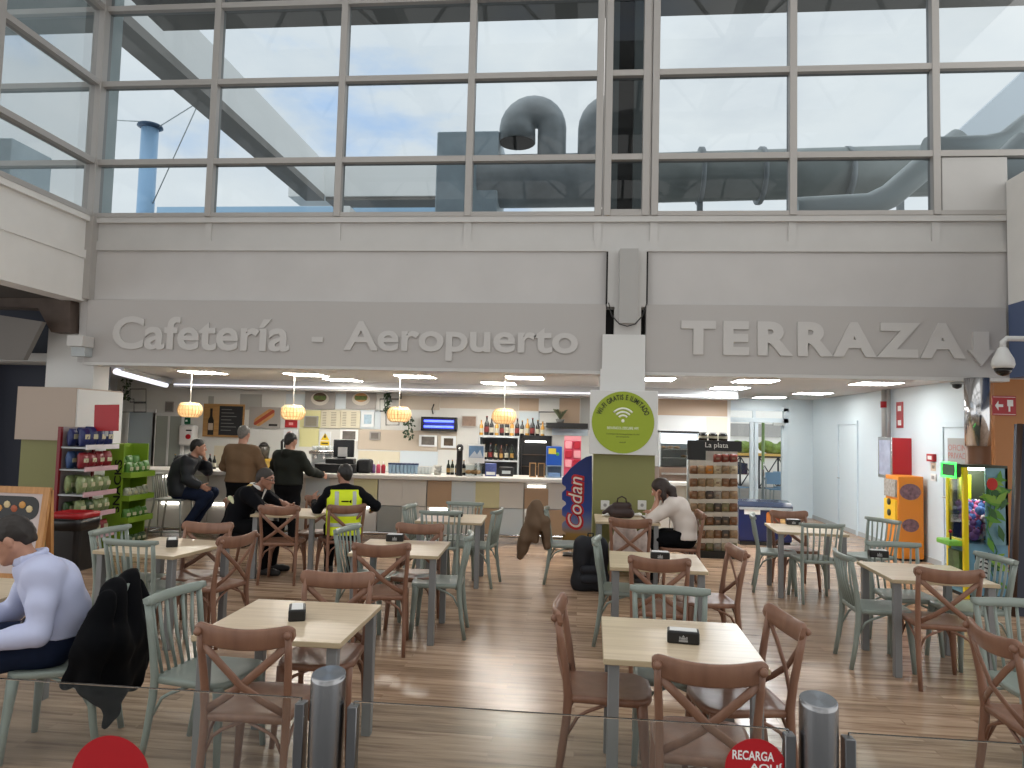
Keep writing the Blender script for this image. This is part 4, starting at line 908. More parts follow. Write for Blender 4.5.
for i, (q, l) in enumerate((((305, 390.5, 335, 409), 'grey poster of a dark burger plate, high on the wall'), ((346, 391, 376, 409), 'grey poster of a pale sandwich, high on the wall'))):
    t, w2, h2 = board('sandwich_poster', 'poster', l, *q, M_pgrey)
    MB().prism([(math.cos(k*.3142)*w2*.6, math.sin(k*.3142)*h2*.72) for k in range(20)], .005, Matrix.Translation((0, -.001, .02)) @ MY).build('plate_print', mat('plate_print', (196, 190, 180), .5), t)
    MB().prism([(math.cos(k*.3142)*w2*.45, math.sin(k*.3142)*h2*.5) for k in range(20)], .004, Matrix.Translation((0, -.007, .05)) @ MY).build('sandwich_print', M_bun if i else mat('burger_dark', (84, 58, 34), .5, noise=.4, nscale=15), t); MB().box(-w2*.4, w2*.4, -.014, -.011, .0, .08).build('salad_print', M_sal, t)
M_sheet = mat('menu_sheet_cream', (206, 200, 178), .6); M_line = mat('menu_text_grey', (128, 122, 108), .7)
for q, l in (((321, 411, 340, 428), 'cream menu sheet with a text column, left of the pair'), ((341, 411, 360, 428), 'cream menu sheet with a text column, right of the pair')):
    t, w2, h2 = board('menu_sheet', 'menu', l, *q, M_sheet)
    for c in range(2):
        mb = MB()
        for k in range(9): mb.box(-w2*.85+c*w2*.9, -w2*.85+c*w2*.9+w2*(.4+.15*((k*3+c) % 3)), -.003, 0, h2*(.78-.19*k), h2*(.78-.19*k)+.012)
        mb.build('text_column', M_line, t)
def simple(name, cat, lab, q, m, inner=None, fr=None, ip=.75):
    t, w2, h2 = board(name, cat, lab, *q, m, fr)
    if inner: MB().box(-w2*ip, w2*ip, -.004, 0, -h2*ip, h2*ip).build('print', inner, t)
    return t, w2, h2
simple('notice', 'notice', 'white and pale blue notice right of the cream menu sheets', (361.5, 411.5, 374, 427), mat('notice_white', (216, 220, 222), .6), mat('notice_blue', (170, 196, 214), .6, noise=.3, nscale=20), None, .6)
simple('notice', 'notice', 'grey notice left of the cream menu sheets', (304, 416, 318, 427), mat('notice_grey', (150, 150, 148), .6), M_line, None, .8)
t, w2, h2 = simple('red_notice', 'sign', 'small red sign under the second pendant', (285, 420, 297, 427.5), M_red, mat('pale_red', (220, 150, 150), .5), None, .35)
t, w2, h2 = simple('prohibition_sign', 'sign', 'white sheet with a round red prohibition sign', (283.5, 429, 297, 444), mat('notice_white', (216, 220, 222)))
MB().tube([(math.cos(k*.5236)*w2*.6, -.006, math.sin(k*.5236)*w2*.6) for k in range(12)], .02, 6, closed=True).build('red_ring', M_red, t); MB().box(-w2*.25, w2*.25, -.006, 0, -w2*.3, w2*.3).build('pictogram', M_line, t)
t, w2, h2 = simple('warning_sign', 'sign', 'white sheet with a yellow warning triangle', (319.5, 431.5, 330.5, 447), mat('notice_white', (216, 220, 222)))
M_yel = mat('warning_yellow', (224, 190, 30), .5)
MB().prism([(-w2*.8, -h2*.12), (w2*.8, -h2*.12), (0, h2*.8)], .004, Matrix.Translation((0, -.001, 0)) @ MY).build('yellow_triangle', M_yel, t); MB().prism([(-.02, .03), (.02, .03), (0, .14)], .003, Matrix.Translation((0, -.006, 0)) @ MY).build('bolt_mark', M_black, t); MB().box(-w2*.8, w2*.8, -.005, 0, -h2*.8, -h2*.25).build('yellow_text_box', M_yel, t); MB().box(-w2*.6, w2*.6, -.007, -.005, -h2*.6, -h2*.45).build('text_line', M_black, t)
M_ph = mat('dark_photo', (110, 104, 98), .5, noise=.5, nscale=10)
simple('framed_picture', 'picture', 'white framed dark landscape left of the cash register screen', (340, 429.5, 358, 441), M_nap, M_ph, None, .72)
simple('framed_picture', 'picture', 'small grey picture on the long beige panel', (369.5, 431.5, 380, 440), mat('poster_warm_grey'  , (150, 146, 142)), M_ph, None, .7)
simple('framed_picture', 'picture', 'framed dark landscape under the blue insect lamp', (419, 435, 437, 446.5), mat('notice_white', (216, 220, 222)), M_ph, None, .72)
simple('framed_picture', 'picture', 'picture of dark coffee cups right of the framed landscape', (441, 436, 456, 448), mat('notice_white', (216, 220, 222)), mat('coffee_photo', (90, 74, 58), .5, noise=.7, nscale=9), None, .62)
simple('framed_picture', 'picture', 'brownish picture left of the bottle row', (461, 415.5, 477, 427), mat('poster_pale', (190, 188, 184), .5), mat('brown_photo', (146, 122, 106), .5, noise=.3, nscale=12), None, .85)
simple('electrical_panel', 'panel', 'small grey panel above the inner doorway', (165, 401.5, 173.5, 412), mat('poster_warm_grey', (150, 146, 142)), mat('panel_mesh', (120, 116, 112), .5), None, .8)
t, w2, h2 = simple('exit_sign', 'sign', 'small green exit sign under the left pendant', (183, 417.5, 190, 424), mat('exit_green', (24, 96, 62), .5), M_nap, None, .3)
x0, x1, z0, z1 = rect(178.5, 425, 194, 446, BY-.2); t = thing('water_heater', 'white wall heater with a red dial under the green sign', 'heater', ((x0+x1)/2, BY-.02, z0))
MB().box(-(x1-x0)/2, (x1-x0)/2, -.2, 0, 0, z1-z0, .05, 3).build('casing', M_white, t); MB().lathe([(.05, 0), (.05, .03)], 14, Matrix.Translation((.06, -.2, (z1-z0)*.45)) @ MY).build('dial', M_red, t); MB().box(.0, .12, -.205, -.2, (z1-z0)*.72, (z1-z0)*.78).build('badge', M_dark, t)
x0, x1, z0, z1 = rect(421, 417, 456.5, 431, BY-.14); t = thing('insect_lamp', 'black box insect lamp with two glowing blue tubes on the back wall', 'insect lamp', ((x0+x1)/2, BY-.02, (z0+z1)/2)); w2, h2 = (x1-x0)/2, (z1-z0)/2
MB().box(-w2, w2, -.10, 0, -h2, h2).box(-w2, w2, -.13, -.1, h2-.03, h2).box(-w2, w2, -.13, -.1, -h2, -h2+.03).box(-w2, -w2+.04, -.13, -.1, -h2, h2).box(w2-.04, w2, -.13, -.1, -h2, h2).build('casing', M_black, t)
M_uv = mat('uv_tube', (120, 140, 255), .4, emit=(70, 90, 255), es=3.2)
for s in (-.4, .4): MB().tube([(-w2+.06, -.115, h2*s), (w2-.06, -.115, h2*s)], .022, 8).build('blue_tube', M_uv, t)
MB().box(-w2+.05, w2-.05, -.102, -.1, -h2+.04, h2-.04).build('reflector', mat('uv_reflector', (44, 52, 130), .3, .2), t)
tag(MB().tube([at(433, 414, BY-.03), at(432, 409, BY-.05), at(434, 404, BY-.05)], .012, 5).build('lamp_cable', M_black), 'short black cable rising from the insect lamp', 'cable')
# wire grids with trailing plants
def wiregrid(label, cells, y):
    t = thing('wire_frame', label, 'wall frame', at(cells[0][0], cells[0][1], y)); mb = MB()
    for x0, y0, x1, y1 in cells:
        a, b_, c, d = at(x0, y0, y), at(x1, y0, y), at(x1, y1, y), at(x0, y1, y); mb.tube([a, b_, c, d], .012, 4, closed=True)
    return kid(mb.build('wire', mat('dark_wire', (50, 52, 50), .5)), t)
wiregrid('black wire wall frame of boxes beside the third pendant', ((380, 399, 400, 411), (386, 411, 399, 425), (400, 391, 401, 399)), BY-.12)
wiregrid('black wire wall frame of boxes above the left door', ((130, 389, 146, 402), (122, 399, 134, 412), (134, 403, 146, 412)), BY-.12)
wiregrid('black wire frame under the soffit right of the bottle row', ((539, 412, 558, 424),), BY-.12)
def trailing(label, px_, y0, y1, seed, wd=4):
    rnd = random.Random(seed); a, b_ = at(px_, y0, BY-.2), at(px_, y1, BY-.2); t = thing('hanging_plant', label, 'plant', a); mb = MB()
    for i in range(70):
        f = rnd.random(); c = Vector((rnd.uniform(-1, 1)*.07*wd/4, rnd.uniform(-.06, .06), -(a.z-b_.z)*f)); dd = Vector((rnd.uniform(-1, 1), rnd.uniform(-1, 1), rnd.uniform(-1, .3))).normalized()*.07
        mb.tube([c, c+dd*.5, c+dd], [.004, .022, .002], 5, flat=[.002, .004, .002])
    mb.build('leaves', M_leaf2, t); MB().tube([(0, 0, 0), (0, 0, -(a.z-b_.z))], .008, 5).build('stem', M_leaf, t)
trailing('dark trailing plant hanging beside the third pendant', 388, 389, 411, 1); trailing('green trailing plant hanging below the third pendant', 409, 412, 438, 2, 5); trailing('dark trailing plant on the wire frame by the left door', 127, 374, 400, 4)
# doors at the left of the bar's back wall
def backdoor(n, q, leaf, lab, split=False):
    x0, x1, z0, z1 = rect(*q, BY-.03); t = thing(n, lab, 'door', ((x0+x1)/2, BY-.03, 0)); t['kind'] = 'structure'; w2 = (x1-x0)/2
    MB().box(-w2, w2, 0, .025, 0, z1).build('leaf', leaf, t); MB().box(-w2-.06, -w2, -.02, .02, 0, z1+.06).box(w2, w2+.06, -.02, .02, 0, z1+.06).box(-w2, w2, -.02, .02, z1, z1+.06).build('frame', M_white, t)
    MB().tube([(w2*.7, -.05, .95), (w2*.9, -.05, .95)], .02, 6).build('handle', M_galvd, t)
    if split: MB().box(-.02, .02, -.01, 0, 0, z1).build('centre_strip', M_white, t)
backdoor('door_4', (127, 412, 151, 500), mat('door_pale_blue', (168, 182, 190), .5), 'pale blue door at the left of the bar wall')
backdoor('door_5', (154, 416, 180, 500), mat('door_grey_green', (150, 156, 148), .5), 'grey double door beside the pale blue one', True)
# ================================================================= PEOPLE AND CLOTH (smooth blended bodies)
class SDF:
    def __init__(self): self.p = []; self.cuts = []
    def cone(self, a, b, ra, rb=None, k=.03): self.p.append(('c', np.array(a, float), np.array(b, float), ra, ra if rb is None else rb, k)); return self
    def ell(self, c, r, k=.02, M=None): self.p.append(('e', np.array(c, float), np.array(r, float), M, 0, k)); return self
    def chain(self, pts, rs, k=.03):
        for i in range(len(pts)-1): self.cone(pts[i], pts[i+1], rs[i], rs[i+1], k)
        return self
    def cut(self, fn): self.cuts.append(fn); return self
    def grown(self, d, keep=None):
        o = SDF()
        for q in self.p:
            if q[0] == 'c': o.p.append(('c', q[1], q[2], q[3]+d, q[4]+d, q[5]))
            else: o.p.append(('e', q[1], q[2]+d, q[3], 0, q[5]))
        return o
    def mesh(self, h, wrinkle=0, ws=30, seed=0):
        lo = np.full(3, 1e9); hi = -lo
        for q in self.p:
            if q[0] == 'c':
                r = max(q[3], q[4]); lo = np.minimum(lo, np.minimum(q[1], q[2])-r); hi = np.maximum(hi, np.maximum(q[1], q[2])+r)
            else:
                r = max(q[2]); lo = np.minimum(lo, q[1]-r); hi = np.maximum(hi, q[1]+r)
        lo -= 3*h; hi += 3*h; n = np.ceil((hi-lo)/h).astype(int)+1
        ax = [lo[i]+h*np.arange(n[i]) for i in range(3)]
        F = np.full(n, .5, np.float32)
        for q in self.p:
            pad = q[5]+4*h+.01
            if q[0] == 'c':
                r = max(q[3], q[4]); a = np.minimum(q[1], q[2])-r-pad; b = np.maximum(q[1], q[2])+r+pad
            else: r = max(q[2]); a = q[1]-r-pad; b = q[1]+r+pad
            i0 = np.clip(((a-lo)/h).astype(int), 0, n); i1 = np.clip(((b-lo)/h).astype(int)+2, 0, n)
            X = ax[0][i0[0]:i1[0], None, None]; Y = ax[1][None, i0[1]:i1[1], None]; Z = ax[2][None, None, i0[2]:i1[2]]
            if q[0] == 'c':
                d = q[2]-q[1]; L2 = max(d@d, 1e-9); px, py, pz = X-q[1][0], Y-q[1][1], Z-q[1][2]
                t = np.clip((px*d[0]+py*d[1]+pz*d[2])/L2, 0, 1)
                f = np.sqrt((px-t*d[0])**2+(py-t*d[1])**2+(pz-t*d[2])**2)-(q[3]+(q[4]-q[3])*t)
            else:
                px, py, pz = X-q[1][0], Y-q[1][1], Z-q[1][2]
                if q[3] is not None:
                    M = q[3]; px, py, pz = (M[0][0]*px+M[0][1]*py+M[0][2]*pz, M[1][0]*px+M[1][1]*py+M[1][2]*pz, M[2][0]*px+M[2][1]*py+M[2][2]*pz)
                rr = q[2]; k0 = np.sqrt((px/rr[0])**2+(py/rr[1])**2+(pz/rr[2])**2); k1 = np.sqrt((px/rr[0]**2)**2+(py/rr[1]**2)**2+(pz/rr[2]**2)**2)
                f = k0*(k0-1)/np.maximum(k1, 1e-6)
            S = F[i0[0]:i1[0], i0[1]:i1[1], i0[2]:i1[2]]; k = q[5]
            hh = np.maximum(k-np.abs(S-f), 0)/k
            F[i0[0]:i1[0], i0[1]:i1[1], i0[2]:i1[2]] = np.minimum(S, f)-hh*hh*k*.25
        X, Y, Z = ax[0][:, None, None], ax[1][None, :, None], ax[2][None, None, :]
        if wrinkle:
            F += (wrinkle*(np.sin(ws*(X*.9+Z*.7)+2.1*np.sin(ws*.4*Y+seed))*np.sin(ws*.6*(Y-Z*.8)+seed*1.7+1.5*np.sin(ws*.3*X)))).astype(np.float32)
        for c in self.cuts: F = np.maximum(F, c(X, Y, Z).astype(np.float32))
        F[0] = F[-1] = .5; F[:, 0] = F[:, -1] = .5; F[:, :, 0] = F[:, :, -1] = .5
        ins = F < 0
        c = np.zeros(tuple(n-1), np.int8)
        offs = [(i, j, k) for i in (0, 1) for j in (0, 1) for k in (0, 1)]
        m = n-1
        for (i, j, k) in offs: c += ins[i:i+m[0], j:j+m[1], k:k+m[2]]
        act = (c > 0) & (c < 8); idx = np.argwhere(act); N = len(idx)
        ids = -np.ones(tuple(m), np.int32); ids[act] = np.arange(N)
        acc = np.zeros((N, 3)); cnt = np.zeros(N)
        vals = {o: F[idx[:, 0]+o[0], idx[:, 1]+o[1], idx[:, 2]+o[2]] for o in offs}
        for o in offs:
            for d in range(3):
                if o[d] == 0:
                    o2 = list(o); o2[d] = 1; o2 = tuple(o2); a, b = vals[o], vals[o2]; x = (a < 0) != (b < 0)
                    t = np.where(x, a/np.where(a-b == 0, 1, a-b), 0); pt = np.tile(np.array(o, float), (N, 1)); pt[:, d] = t
                    acc[x] += pt[x]; cnt[x] += 1
        V = lo+h*(idx+acc/cnt[:, None])
        quads = []
        for d in range(3):
            e, f = [(1, 2), (2, 0), (0, 1)][d]
            s0 = [slice(1, m[i]) for i in range(3)]; s0[d] = slice(0, m[d]); s1 = list(s0); s1[d] = slice(1, m[d]+1)
            A, B = ins[tuple(s0)], ins[tuple(s1)]; base = np.array([1 if i != d else 0 for i in range(3)])
            for flip, msk in ((False, A & ~B), (True, ~A & B)):
                q = np.argwhere(msk)+base
                if not len(q): continue
                def g(de, df):
                    w_ = q.copy(); w_[:, e] += de; w_[:, f] += df; return ids[w_[:, 0], w_[:, 1], w_[:, 2]]
                Q = np.stack([g(-1, -1), g(0, -1), g(0, 0), g(-1, 0)], 1)
                quads.append(Q[:, ::-1] if flip else Q)
        Q = np.concatenate(quads)
        return V, Q
    def build(self, name, m, parent=None, h=.01, **k):
        V, Q = self.mesh(h, **k)
        me = bpy.data.meshes.new(name); me.vertices.add(len(V)); me.vertices.foreach_set('co', V.astype(np.float32).ravel())
        me.loops.add(Q.size); me.loops.foreach_set('vertex_index', Q.astype(np.int32).ravel())
        me.polygons.add(len(Q)); me.polygons.foreach_set('loop_start', np.arange(0, Q.size, 4, dtype=np.int32))
        me.update(calc_edges=True); me.validate(); me.polygons.foreach_set('use_smooth', np.ones(len(me.polygons), bool))
        me.materials.append(m)
        o = bpy.data.objects.new(name, me); COL.objects.link(o)
        if parent is not None: o.parent = parent
        return o
def V3(*a): return np.array(a, float)
def unit(v): v = np.array(v, float); return v/np.linalg.norm(v)
def hand(S, w, d, nrm, side, curl=.5, sc=1.0):
    """palm and five fingers from the wrist w along d; nrm = palm side, side = thumb side"""
    d, nrm = unit(d), unit(nrm); nrm = unit(nrm-d*(nrm@d)); s = unit(np.cross(d, nrm)); s = s if s@np.array(side, float) > 0 else -s
    for o in (-.026, -.009, .009, .026): S.cone(w+d*.015*sc+s*o*.7*sc, w+d*.085*sc+s*o*sc, .0155*sc, .0125*sc, .012)
    for o, l in ((.030, .070), (.010, .080), (-.010, .075), (-.029, .058)):
        p = w+d*.088*sc+s*o*sc; a = curl*.5; seg = [.45, .32, .27]; r = [.0098, .0092, .0085, .0072]
        for i in range(3):
            dirn = d*math.cos(a)+nrm*math.sin(a)+s*o*1.2; q = p+unit(dirn)*l*seg[i]*sc*1.05; S.cone(p, q, r[i]*sc, r[i+1]*sc, .004); p = q; a += curl
    p = w+d*.025*sc+s*.03*sc; q = p+unit(d*.7+s*.75+nrm*.25)*.045*sc; S.cone(p, q, .0135*sc, .0115*sc, .01); S.cone(q, q+unit(d*.95+s*.2+nrm*.4)*.035*sc, .011*sc, .0085*sc, .006)
def head(S, c, M, fat=1.0):
    """M columns: right, forward, up"""
    T = lambda x, y, z: c+M@V3(x, y, z); Mi = M.T
    S.ell(T(0, -.012, .028), (.077*fat, .097, .092), .03, Mi)
    S.cone(T(0, .035, -.005), T(0, .05, -.075), .062*fat, .036*fat, .03)
    for s in (-1, 1):
        S.cone(T(s*.048, .0, -.045), T(s*.012, .07, -.095), .028*fat, .02, .025); S.cone(T(s*.036, .066, -.022), T(s*.04, .05, -.03), .021, .02, .02)
        S.cone(T(s*.012, .085, .03), T(s*.045, .072, .03), .011, .010, .012); S.ell(T(s*.08*fat, -.008, -.008), (.011, .02, .032), .008, Mi)
    S.cone(T(0, .088, .018), T(0, .112, -.026), .0085, .0135, .01); S.cone(T(-.013, .096, -.031), T(.013, .096, -.031), .009, .009, .006)
    S.cone(T(-.02, .083, -.058), T(.02, .083, -.058), .0085, .0085, .006); S.cone(T(-.016, .081, -.070), T(.016, .081, -.070), .009, .009, .006); S.cone(T(0, .072, -.1), T(0, .07, -.1), .018, .018, .015)
def rotM(yaw=0, pitch=0, roll=0):
    return np.array((Euler((R_(pitch), R_(roll), R_(yaw)), 'XYZ').to_matrix()))
SKIN = mat('skin_tone', (178, 132, 110), .5); SKIN2 = mat('skin_tan', (156, 112, 92), .5)
M_eyew = mat('eye_white', (225, 220, 214), .3); M_iris = mat('eye_dark', (40, 30, 24), .2)
def person(label, loc, rz, J, cl, h=.011, skin=SKIN, hair=None, fat=0.0, hands=None, hM=None, scale=1.0):
    """J: joints in the person's own frame (x right, y forward, z up)"""
    t = thing('person', label, 'person', loc, R_(rz)); t.scale = (scale,)*3
    torso = SDF(); g = J
    pel, wai, che, nk = V3(*g['pelvis']), V3(*g['waist']), V3(*g['chest']), V3(*g['neck'])
    sh = {s: V3(*g['sh'+s]) for s in 'LR'}; el = {s: V3(*g['el'+s]) for s in 'LR'}; wr = {s: V3(*g['wr'+s]) for s in 'LR'}
    hp = {s: V3(*g['hip'+s]) for s in 'LR'}; kn = {s: V3(*g['kn'+s]) for s in 'LR'}; an = {s: V3(*g['an'+s]) for s in 'LR'}
    sx = {'L': -1, 'R': 1}
    torso.cone(pel+V3(-.07, 0, 0), pel+V3(.07, 0, 0), .108+fat, None, .05)
    for s in 'LR':
        e = V3(sx[s], 0, 0)
        torso.cone(pel+e*.07, wai+e*.055, .10+fat, .098+fat*1.3, .05); torso.cone(wai+e*.055, che+e*.075, .098+fat*1.3, .108+fat, .05)
        torso.cone(che+e*.075, (sh[s]*.75+nk*.25)-V3(0, 0, .03), .105+fat*.8, .07+fat*.5, .05); torso.cone(nk-V3(0, 0, .02), sh[s], .05, .058+fat*.5, .04)
    torso.cone(che, nk-V3(0, 0, .04), .1+fat, .06, .05)
    arms = {s: SDF().chain([sh[s], sh[s]*.5+el[s]*.5, el[s], el[s]*.65+wr[s]*.35, wr[s]], [.056+fat*.4, .052+fat*.3, .042+fat*.2, .041+fat*.2, .029], .03) for s in 'LR'}
    legs = {s: SDF().chain([hp[s], hp[s]*.5+kn[s]*.5, kn[s], kn[s]*.7+an[s]*.3, an[s]], [.092+fat*.5, .08+fat*.4, .058, .056, .038], .04) for s in 'LR'}
    feet = {}
    for s in 'LR':
        fd = unit(g.get('ft'+s, (sx[s]*.12, 1, 0))); a = an[s]; fl = a-V3(0, 0, a[2]-g.get('floor', 0)-.035) if g.get('flat', True) else a-V3(0, 0, .05)
        feet[s] = SDF().cone(a, fl-fd*.03, .036, .034, .03).cone(fl-fd*.03, fl+fd*.12, .034, .032, .03).cone(fl+fd*.12, fl+fd*.18, .032, .022, .02)
    c = V3(*g['head']); M = rotM(*(hM or (0, 0, 0)))
    body = SDF(); body.p += torso.p+sum((arms[s].p+legs[s].p+feet[s].p for s in 'LR'), [])
    head(body, c, M); body.cone(nk-V3(0, .0, .03), c+M@V3(0, -.02, -.055), .058+fat*.3, .053, .03)
    hs = hands or {}
    for s in 'LR':
        d, nrm, side, curl = hs.get(s, (wr[s]-el[s], V3(-sx[s], .2, -.2), V3(0, 1, .3), .5)); hand(body, wr[s], d, nrm, side, curl)
    body.build('body', skin, t, h=h)
    for s in (-1, 1):
        p = c+M@V3(s*.031, .0845, .006); e = MB().ball((0, 0, 0), .0115, 10).build('eye', M_eyew, t); e.location = Vector(p)
        q = M@V3(0, .0085, 0); iris = MB().ball((0, 0, 0), .006, 8).build('iris', M_iris, e); iris.location = Vector(q)
        b0, b1 = c+M@V3(s*.014, .093, .036), c+M@V3(s*.05, .08, .036); MB().tube([Vector(b0), Vector((b0+b1)/2+M@V3(0, .003, .005)), Vector(b1)], [.004, .005, .003], 6).build('eyebrow', hair or M_iris, t)
    # hair: cap over the skull, open at the face
    if hair:
        hx = cl.get('hair_grow', 0); H = SDF().ell(c+M@V3(0, -.016-hx*.5, .036), (.082+hx, .102+hx, .096+hx), .02, M.T)
        H.cone(c+M@V3(0, -.07, .0), c+M@V3(0, -.07, -.035), .05, .045, .03)
        fc = c+M@V3(0, .125, -.045); up = M@V3(0, 0, 1); lowc = c+M@V3(0, 0, cl.get('nape', -.075))
        def cutface(X, Y, Z):
            px, py, pz = X-fc[0], Y-fc[1], Z-fc[2]; q = [M.T[i][0]*px+M.T[i][1]*py+M.T[i][2]*pz for i in range(3)]
            return .1*(1-np.sqrt((q[0]/.105)**2+(q[1]/.105)**2+(q[2]/.125)**2))
        def cutlow(X, Y, Z): return -((X-lowc[0])*up[0]+(Y-lowc[1])*up[1]+(Z-lowc[2])*up[2])
        ec = [c+M@V3(s*.09, .0, -.03) for s in (-1, 1)]
        def cutear(X, Y, Z):
            return np.maximum(*[.034-np.sqrt((X-q[0])**2+(Y-q[1])**2+(Z-q[2])**2) for q in ec])
        H.cut(cutface).cut(cutlow).cut(cutear)
        for q in cl.get('hair_extra', ()): H.chain([c+M@V3(*a) for a in q[0]], q[1], .02)
        H.build('hair', hair, t, h=min(h, .009), wrinkle=.0025, ws=150)
    # garments
    top = SDF(); to = cl.get('top_off', .014); top.p += torso.grown(to).p
    for s in 'LR': top.p += arms[s].grown(to*.8).p
    for q in cl.get('top_extra', ()): top.chain(*q)
    hem = cl.get('hem'); nkz = nk; wrs = dict(wr); els = dict(el)
    nd = unit(c-nk)
    def cutneck(X, Y, Z): return (X-nk[0])*nd[0]+(Y-nk[1])*nd[1]+(Z-nk[2])*nd[2]-.03
    sleeve = cl.get('sleeve', .0)
    def cuff(s):
        d = unit(wrs[s]-els[s]); w_ = wrs[s]+d*(.005-sleeve)
        return lambda X, Y, Z: np.where(np.sqrt((X-w_[0])**2+(Y-w_[1])**2+(Z-w_[2])**2) < .085, (X-w_[0])*d[0]+(Y-w_[1])*d[1]+(Z-w_[2])*d[2], -1.0)
    top.cut(cutneck).cut(cuff('L')).cut(cuff('R'))
    if hem is not None: top.cut(lambda X, Y, Z: hem-Z+0*X+0*Y)
    top.build(cl.get('top_name', 'jacket'), cl['top'], t, h=h, wrinkle=cl.get('wr', .004), ws=cl.get('ws', 30), seed=len(label))
    bot = SDF(); bot.p += [q for q in torso.grown(.012).p if max(q[1][2], q[2][2]) < wai[2]+.02]
    for s in 'LR': bot.p += legs[s].grown(.015).p
    bot.cut(lambda X, Y, Z: Z-(wai[2]+.03)+0*X+0*Y)
    bot.build('trousers', cl['bottom'], t, h=h, wrinkle=.003, ws=35)
    for s in 'LR':
        sh_ = SDF(); sh_.p += feet[s].grown(.012).p; sh_.cut(lambda X, Y, Z: g.get('floor', 0)-Z+.002+0*X+0*Y if g.get('flat', True) else -1+0*X+0*Y+0*Z); sh_.build('shoe', cl['shoes'], t, h=.01)
    if cl.get('collar'):
        mb = SDF(); r = .066+fat*.3
        pts = [nk+V3(math.cos(a)*r, math.sin(a)*r+.004, .035-.02*math.sin(a)) for a in np.linspace(R_(100), R_(440), 14)]
        mb.chain(pts, [.015]*14, .012); mb.chain([p-V3(0, 0, .022) for p in pts], [.014]*14, .012); mb.build('collar', cl['collar'], t, h=.007)
    return t, dict(torso=torso, arms=arms, legs=legs, c=c, M=M)
def std(hgt=1.75, armL=None, armR=None, dx=.0):
    k = hgt/1.75; f = lambda *a: tuple(v*k for v in a)
    J = dict(pelvis=f(0, 0, .93), waist=f(0, .005, 1.08), chest=f(0, .0, 1.27), neck=f(0, -.01, 1.445), head=f(0, .025, 1.62), shL=f(-.18, -.01, 1.375), shR=f(.18, -.01, 1.375),
      elL=f(-.25, .02, 1.13), elR=f(.25, .02, 1.13), wrL=f(-.24, .12, .89), wrR=f(.24, .12, .89), hipL=f(-.09, 0, .90), hipR=f(.09, 0, .90), knL=f(-.10, .02, .49), knR=f(.10, .02, .49), anL=f(-.105, -.01, .09), anR=f(.105, -.01, .09))
    if armL: J['elL'], J['wrL'] = armL
    if armR: J['elR'], J['wrR'] = armR
    return J
def sit(seat=.46, lean=.1, hump=.0, **kw):
    z = seat+.1
    J = dict(pelvis=(0, 0, z), waist=(0, -.01+lean*.2-hump, z+.17), chest=(0, lean*.6-hump, z+.34), neck=(0, lean*1.05, z+.50), head=(0, lean*1.25+.05, z+.645), shL=(-.185, lean, z+.455), shR=(.185, lean, z+.455),
      elL=(-.24, lean+.08, z+.19), elR=(.24, lean+.08, z+.19), wrL=(-.16, lean+.3, z+.12), wrR=(.16, lean+.3, z+.12), hipL=(-.09, .02, z-.005), hipR=(.09, .02, z-.005),
      knL=(-.13, .43, z-.02), knR=(.13, .43, z-.02), anL=(-.13, .40, .09), anR=(.13, .40, .09))
    J.update(kw); return J
M_hdark = mat('hair_dark', (34, 26, 22), .5); M_hbrown = mat('hair_brown', (44, 30, 24), .5); M_hgrey = mat('hair_grey', (120, 116, 110), .6, noise=.5, nscale=60); M_hblk = mat('hair_black', (24, 20, 19), .45)
M_jean = mat('denim_blue', (26, 36, 60), .85, spec=.2, noise=.2, nscale=20); M_blackc = mat('black_cloth', (10, 11, 14), .9, spec=.15); M_shirt = mat('pale_blue_shirt', (190, 196, 226), .7); M_shoe = mat('dark_shoe', (34, 32, 32), .5)
M_sweat = mat('brown_sweater', (108, 84, 60), .9, bump=.3, nscale=60); M_oliv = mat('dark_olive_jacket', (30, 33, 28), .75, spec=.2); M_puff = mat('charcoal_puffer', (32, 35, 40), .5, spec=.3); M_unif = mat('navy_uniform', (9, 10, 16), .85, spec=.15); M_wht = mat('white_cloth', (222, 220, 216), .8)
M_vest = mat('hi_vis_yellow', (214, 232, 20), .6); M_refl = mat('reflective_grey', (176, 180, 178), .35); M_knit = mat('cream_knit', (216, 206, 198), .9)
# --- man in the pale shirt, left foreground
J = sit(.46, .10, .05, shL=(-.19, .02, .965), shR=(.18, .06, .94), neck=(0, .10, 1.0), head=(0, .195, 1.125), elL=(-.275, .04, .67), wrL=(-.22, .27, .64), elR=(.26, .18, .68), wrR=(.14, .38, .66), anL=(-.13, .24, .09), anR=(.13, .34, .09), ftL=(-.1, 1, 0), chest=(0, .0, .86), waist=(0, -.06, .70))
t, B = person('person in a pale blue shirt seated with head bent, at the left edge', (-2.93, 3.80, 0), 127, J, dict(top=M_shirt, top_name='shirt', bottom=M_jean, shoes=mat('brown_suede', (70, 58, 48), .8), hem=.60, collar=M_shirt, top_off=.018, wr=.006, ws=26, nape=-.06), h=.008, hair=M_hdark, hM=(-14, -26, 0), fat=.012)
MB().tube([(math.cos(a)*.165, math.sin(a)*.135-.01, .665) for a in np.linspace(0, 6.1, 24)], .018, 6, closed=True, flat=.006, up=(0, 0, 1)).build('belt', mat('belt_brown', (70, 60, 56), .5), t)
